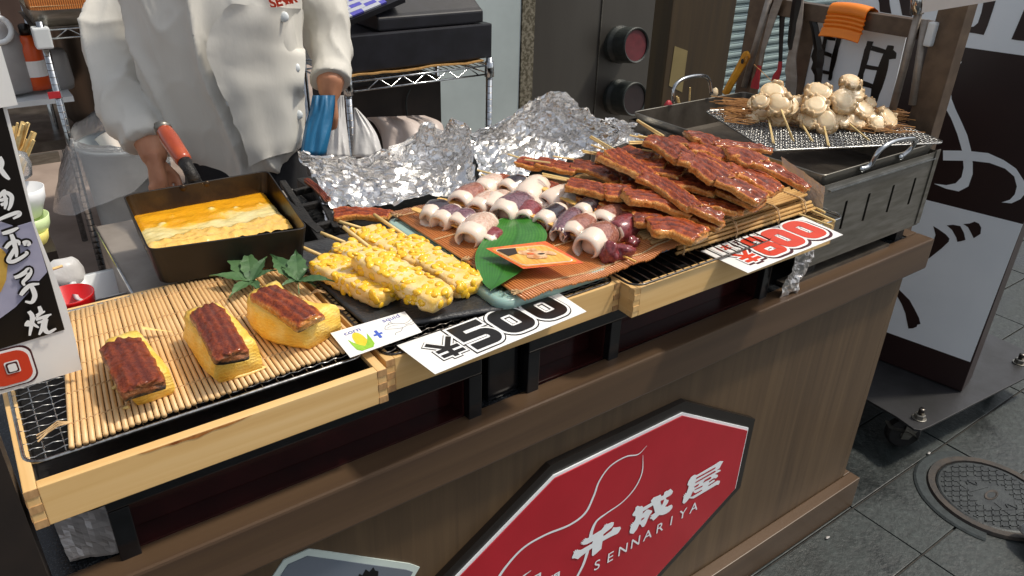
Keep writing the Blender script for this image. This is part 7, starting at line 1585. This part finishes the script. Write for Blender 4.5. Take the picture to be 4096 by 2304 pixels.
s_poly('white_block', [ext(e1_, e2_, -.9), e2_, t2_, ext(t1_, t2_, -.45)], M['signwhite'], .0006)
for pts in ([(1290,975),(1340,1005),(1410,1055),(1445,1095),(1438,1125),(1370,1190),(1250,1285),(1225,1300),(1280,1150),(1312,1060)], [(1420,968),(1480,962),(1550,975),(1585,1040),(1600,1108),(1560,1120),(1522,1127),(1512,1085),(1470,1010)], [(1580,955),(1640,950),(1688,932),(1730,950),(1752,990),(1745,1050),(1680,1092),(1660,1050),(1625,985)]):
    s_poly('brush_stroke', [z4(*p) for p in pts], M['ink_brown'], .0016)
s_poly('brush_stroke', [z7(*p) for p in [(950,130),(985,165),(1060,240),(1110,330),(1150,410),(1166,470),(1135,478),(1130,497),(1095,512),(1050,516),(1040,470),(1020,370),(985,280),(940,200)]], M['ink_brown'], .0016)
s_poly('brush_stroke', [zc3(*p) for p in [(2140,388),(2170,398),(2118,470),(2096,560),(2105,640),(2130,705),(2170,790),(2205,870),(2228,960),(2240,1050),(2240,1120),(2212,1200),(2150,1232),(2070,1215),(1990,1182),(2070,1192),(2130,1180),(2168,1140),(2182,1080),(2172,970),(2140,860),(2100,760),(2062,690),(2045,645),(2060,570),(2095,450)]], M['signwhite'], .0008)
s_poly('brush_stroke', [zc3(*p) for p in [(2050,968),(2200,970),(2340,985),(2440,1030),(2520,1085),(2575,1170),(2590,1230),(2550,1280),(2490,1308),(2428,1302),(2480,1285),(2512,1250),(2525,1200),(2508,1135),(2450,1085),(2350,1048),(2240,1035),(2050,1032)]], M['signwhite'], .0018)
tp_ = [zb(1400,520), zb(1750,600), zb(2576,715), zb(2900,760), zb(3000,-700), zb(1400,-900), zb(600,-500)]
s_poly('white_block', [zb(-100,190), zb(700,390), zb(1750,600), zb(2640,725), zb(2850,-150), zb(1000,-520)], M['signwhite'], .0006)
for pts in ([(2075,-60),(2235,-60),(2180,120),(2110,330),(2060,450),(1960,430),(1780,405),(1770,365),(1820,350),(1930,342),(1985,295),(2030,160)], [(2660,-60),(2576,130),(2500,310),(2415,505),(2500,518),(2660,535)], [(690,-60),(840,-60),(850,60),(872,175),(800,165),(722,150),(715,40)], [(960,-60),(1130,-60),(1135,100),(1140,215),(1010,195),(990,90)]):
    s_poly('brush_stroke', [zb(*p) for p in pts], M['ink_brown'], .0016)
# base plate, bolts, casters
pb_ = thing('wheeled_base', 'dark steel base plate on casters under the tall sign', 'base plate', (.6,.2,.06))
pl4 = [V((.352,.62)), V((.331,.05)), V((.318,-.012)), V((.330,-.026)), V((.372,-.032)), V((1.05,-.085)), V((1.10,.55))]
mb = MB(); mb.prism([(p.x, p.y) for p in pl4], .124, .131); part('plate', mb, M['plate_dk'], pb_, bev=.001)
for px in (z7(1150,1385), z7(2115,850)):
    p = PZ(*px, .131); T = Matrix.Translation(p); mb = MB(); mb.lathe([(.020,0), (.020,.003), (.018,.0035)], 20, T); part('washer', mb, M['steel'], pb_); mb = MB(); mb.lathe([(.0155,.0036), (.0155,.015), (.013,.017)], 6, T); part('nut', mb, M['steel'], pb_); mb = MB(); mb.lathe([(.0085,.017), (.0085,.034), (.007,.036)], 14, T); part('bolt', mb, M['wire_dk'], pb_, sm=True)
def caster(p, ang):
    T = Matrix.Translation(p) @ Matrix.Rotation(ang, 4, 'Z') @ Matrix.Rotation(R(90), 4, 'X'); t = thing('caster', 'black caster wheel with a bent steel brake lever, at the sign base corner' if p.x < .5 else 'black caster wheel half hidden under the far side of the sign base', 'caster', (p.x, p.y, 0), 'casters under the sign base')
    mb = MB(); mb.lathe([(.012,-.017), (.044,-.017), (.050,-.011), (.050,.011), (.044,.017), (.012,.017)], 28, T); part('wheel', mb, M['black'], t)
    mb = MB(); mb.lathe([(.004,-.019), (.012,-.0185), (.012,.0185), (.004,.019)], 16, T); part('hub', mb, M['steel'], t)
    mb = MB(); G_ = Matrix.Translation(p) @ Matrix.Rotation(ang, 4, 'Z')
    for y in (-.024,.021): mb.prism([(-.010,-.012),(.012,-.012),(.060,.070),(-.0,.072)], 0, .003, G_ @ Matrix.Translation((0,y+.003,0)) @ Matrix.Rotation(R(90), 4, 'X'))
    mb.prism([(-.002,-.024),(.06,-.024),(.06,.024),(-.002,.024)], .069, .073, G_); part('fork', mb, M['steel'], t)
    mb = MB(); P = [[G_ @ V((x, y, z)) for y in (-.030,-.012,.006)] for x, z in ((-.058,.030), (-.03,.022), (0,.018), (.03,.002), (.055,-.030))]; mb.grid(P); mb.grid([[q+V((0,0,.003)) for q in r_] for r_ in P], flip=True); part('brake_lever', mb, M['steel'], t)
caster(V((.395,.045,.05)), R(-40)); caster(V((.93,.02,.05)), R(20))
# hanging white banner at the top right, litter on the floor
mb = MB(); pts = [PX(*zb(1255,168), .02), PX(*zb(2210,10), -.12), PX(*zb(2250,-200), -.12), PX(*zb(1300,-200), .02)]
wb = thing('hanging_card', 'white card with a yellow strip hanging at the upper right', 'card', pts[0]); mb.add(pts+[p+V((.002,.001,0)) for p in pts], [(0,1,2,3), (7,6,5,4), (0,4,5,1), (1,5,6,2), (2,6,7,3), (3,7,4,0)]); part('card', mb, M['white'], wb)
mb = MB(); pts = [PX(*zb(1310,28), .0185), PX(*zb(1440,8), -.0015), PX(*zb(1450,-60), -.0015), PX(*zb(1310,-60), .0185)]; mb.add(pts, [(0,1,2,3)]); part('yellow_strip', mb, M['bowly'], wb)
for k_, (x, y) in enumerate(((3716,1812), (3310,2150))):
    mb = MB(); p = PZ(x, y, .004); mb.blob(p, (.008,.004,.002), 10, 6, nz=.4, sc=2, seed=k_); single('paper_scrap', mb, M['jug'], ['small white scrap on the paving below the sign base', 'torn white scrap on the paving beside the cart plinth'][k_], 'litter', sm=True)
mb = MB(); p = PZ(4085,2230,0); mb.blob(V((p.x+.065, p.y-.05, .045)), (.045,.09,.045), 18, 12, nz=.15, sc=2); single('shoe', mb, M['plastic_white'], 'tip of a pale shoe at the lower right edge', 'shoe', sm=True)
print('TOTAL objects', len(bpy.data.objects), 'tris', sum(len(o.data.polygons) for o in bpy.data.objects if o.type == 'MESH'))
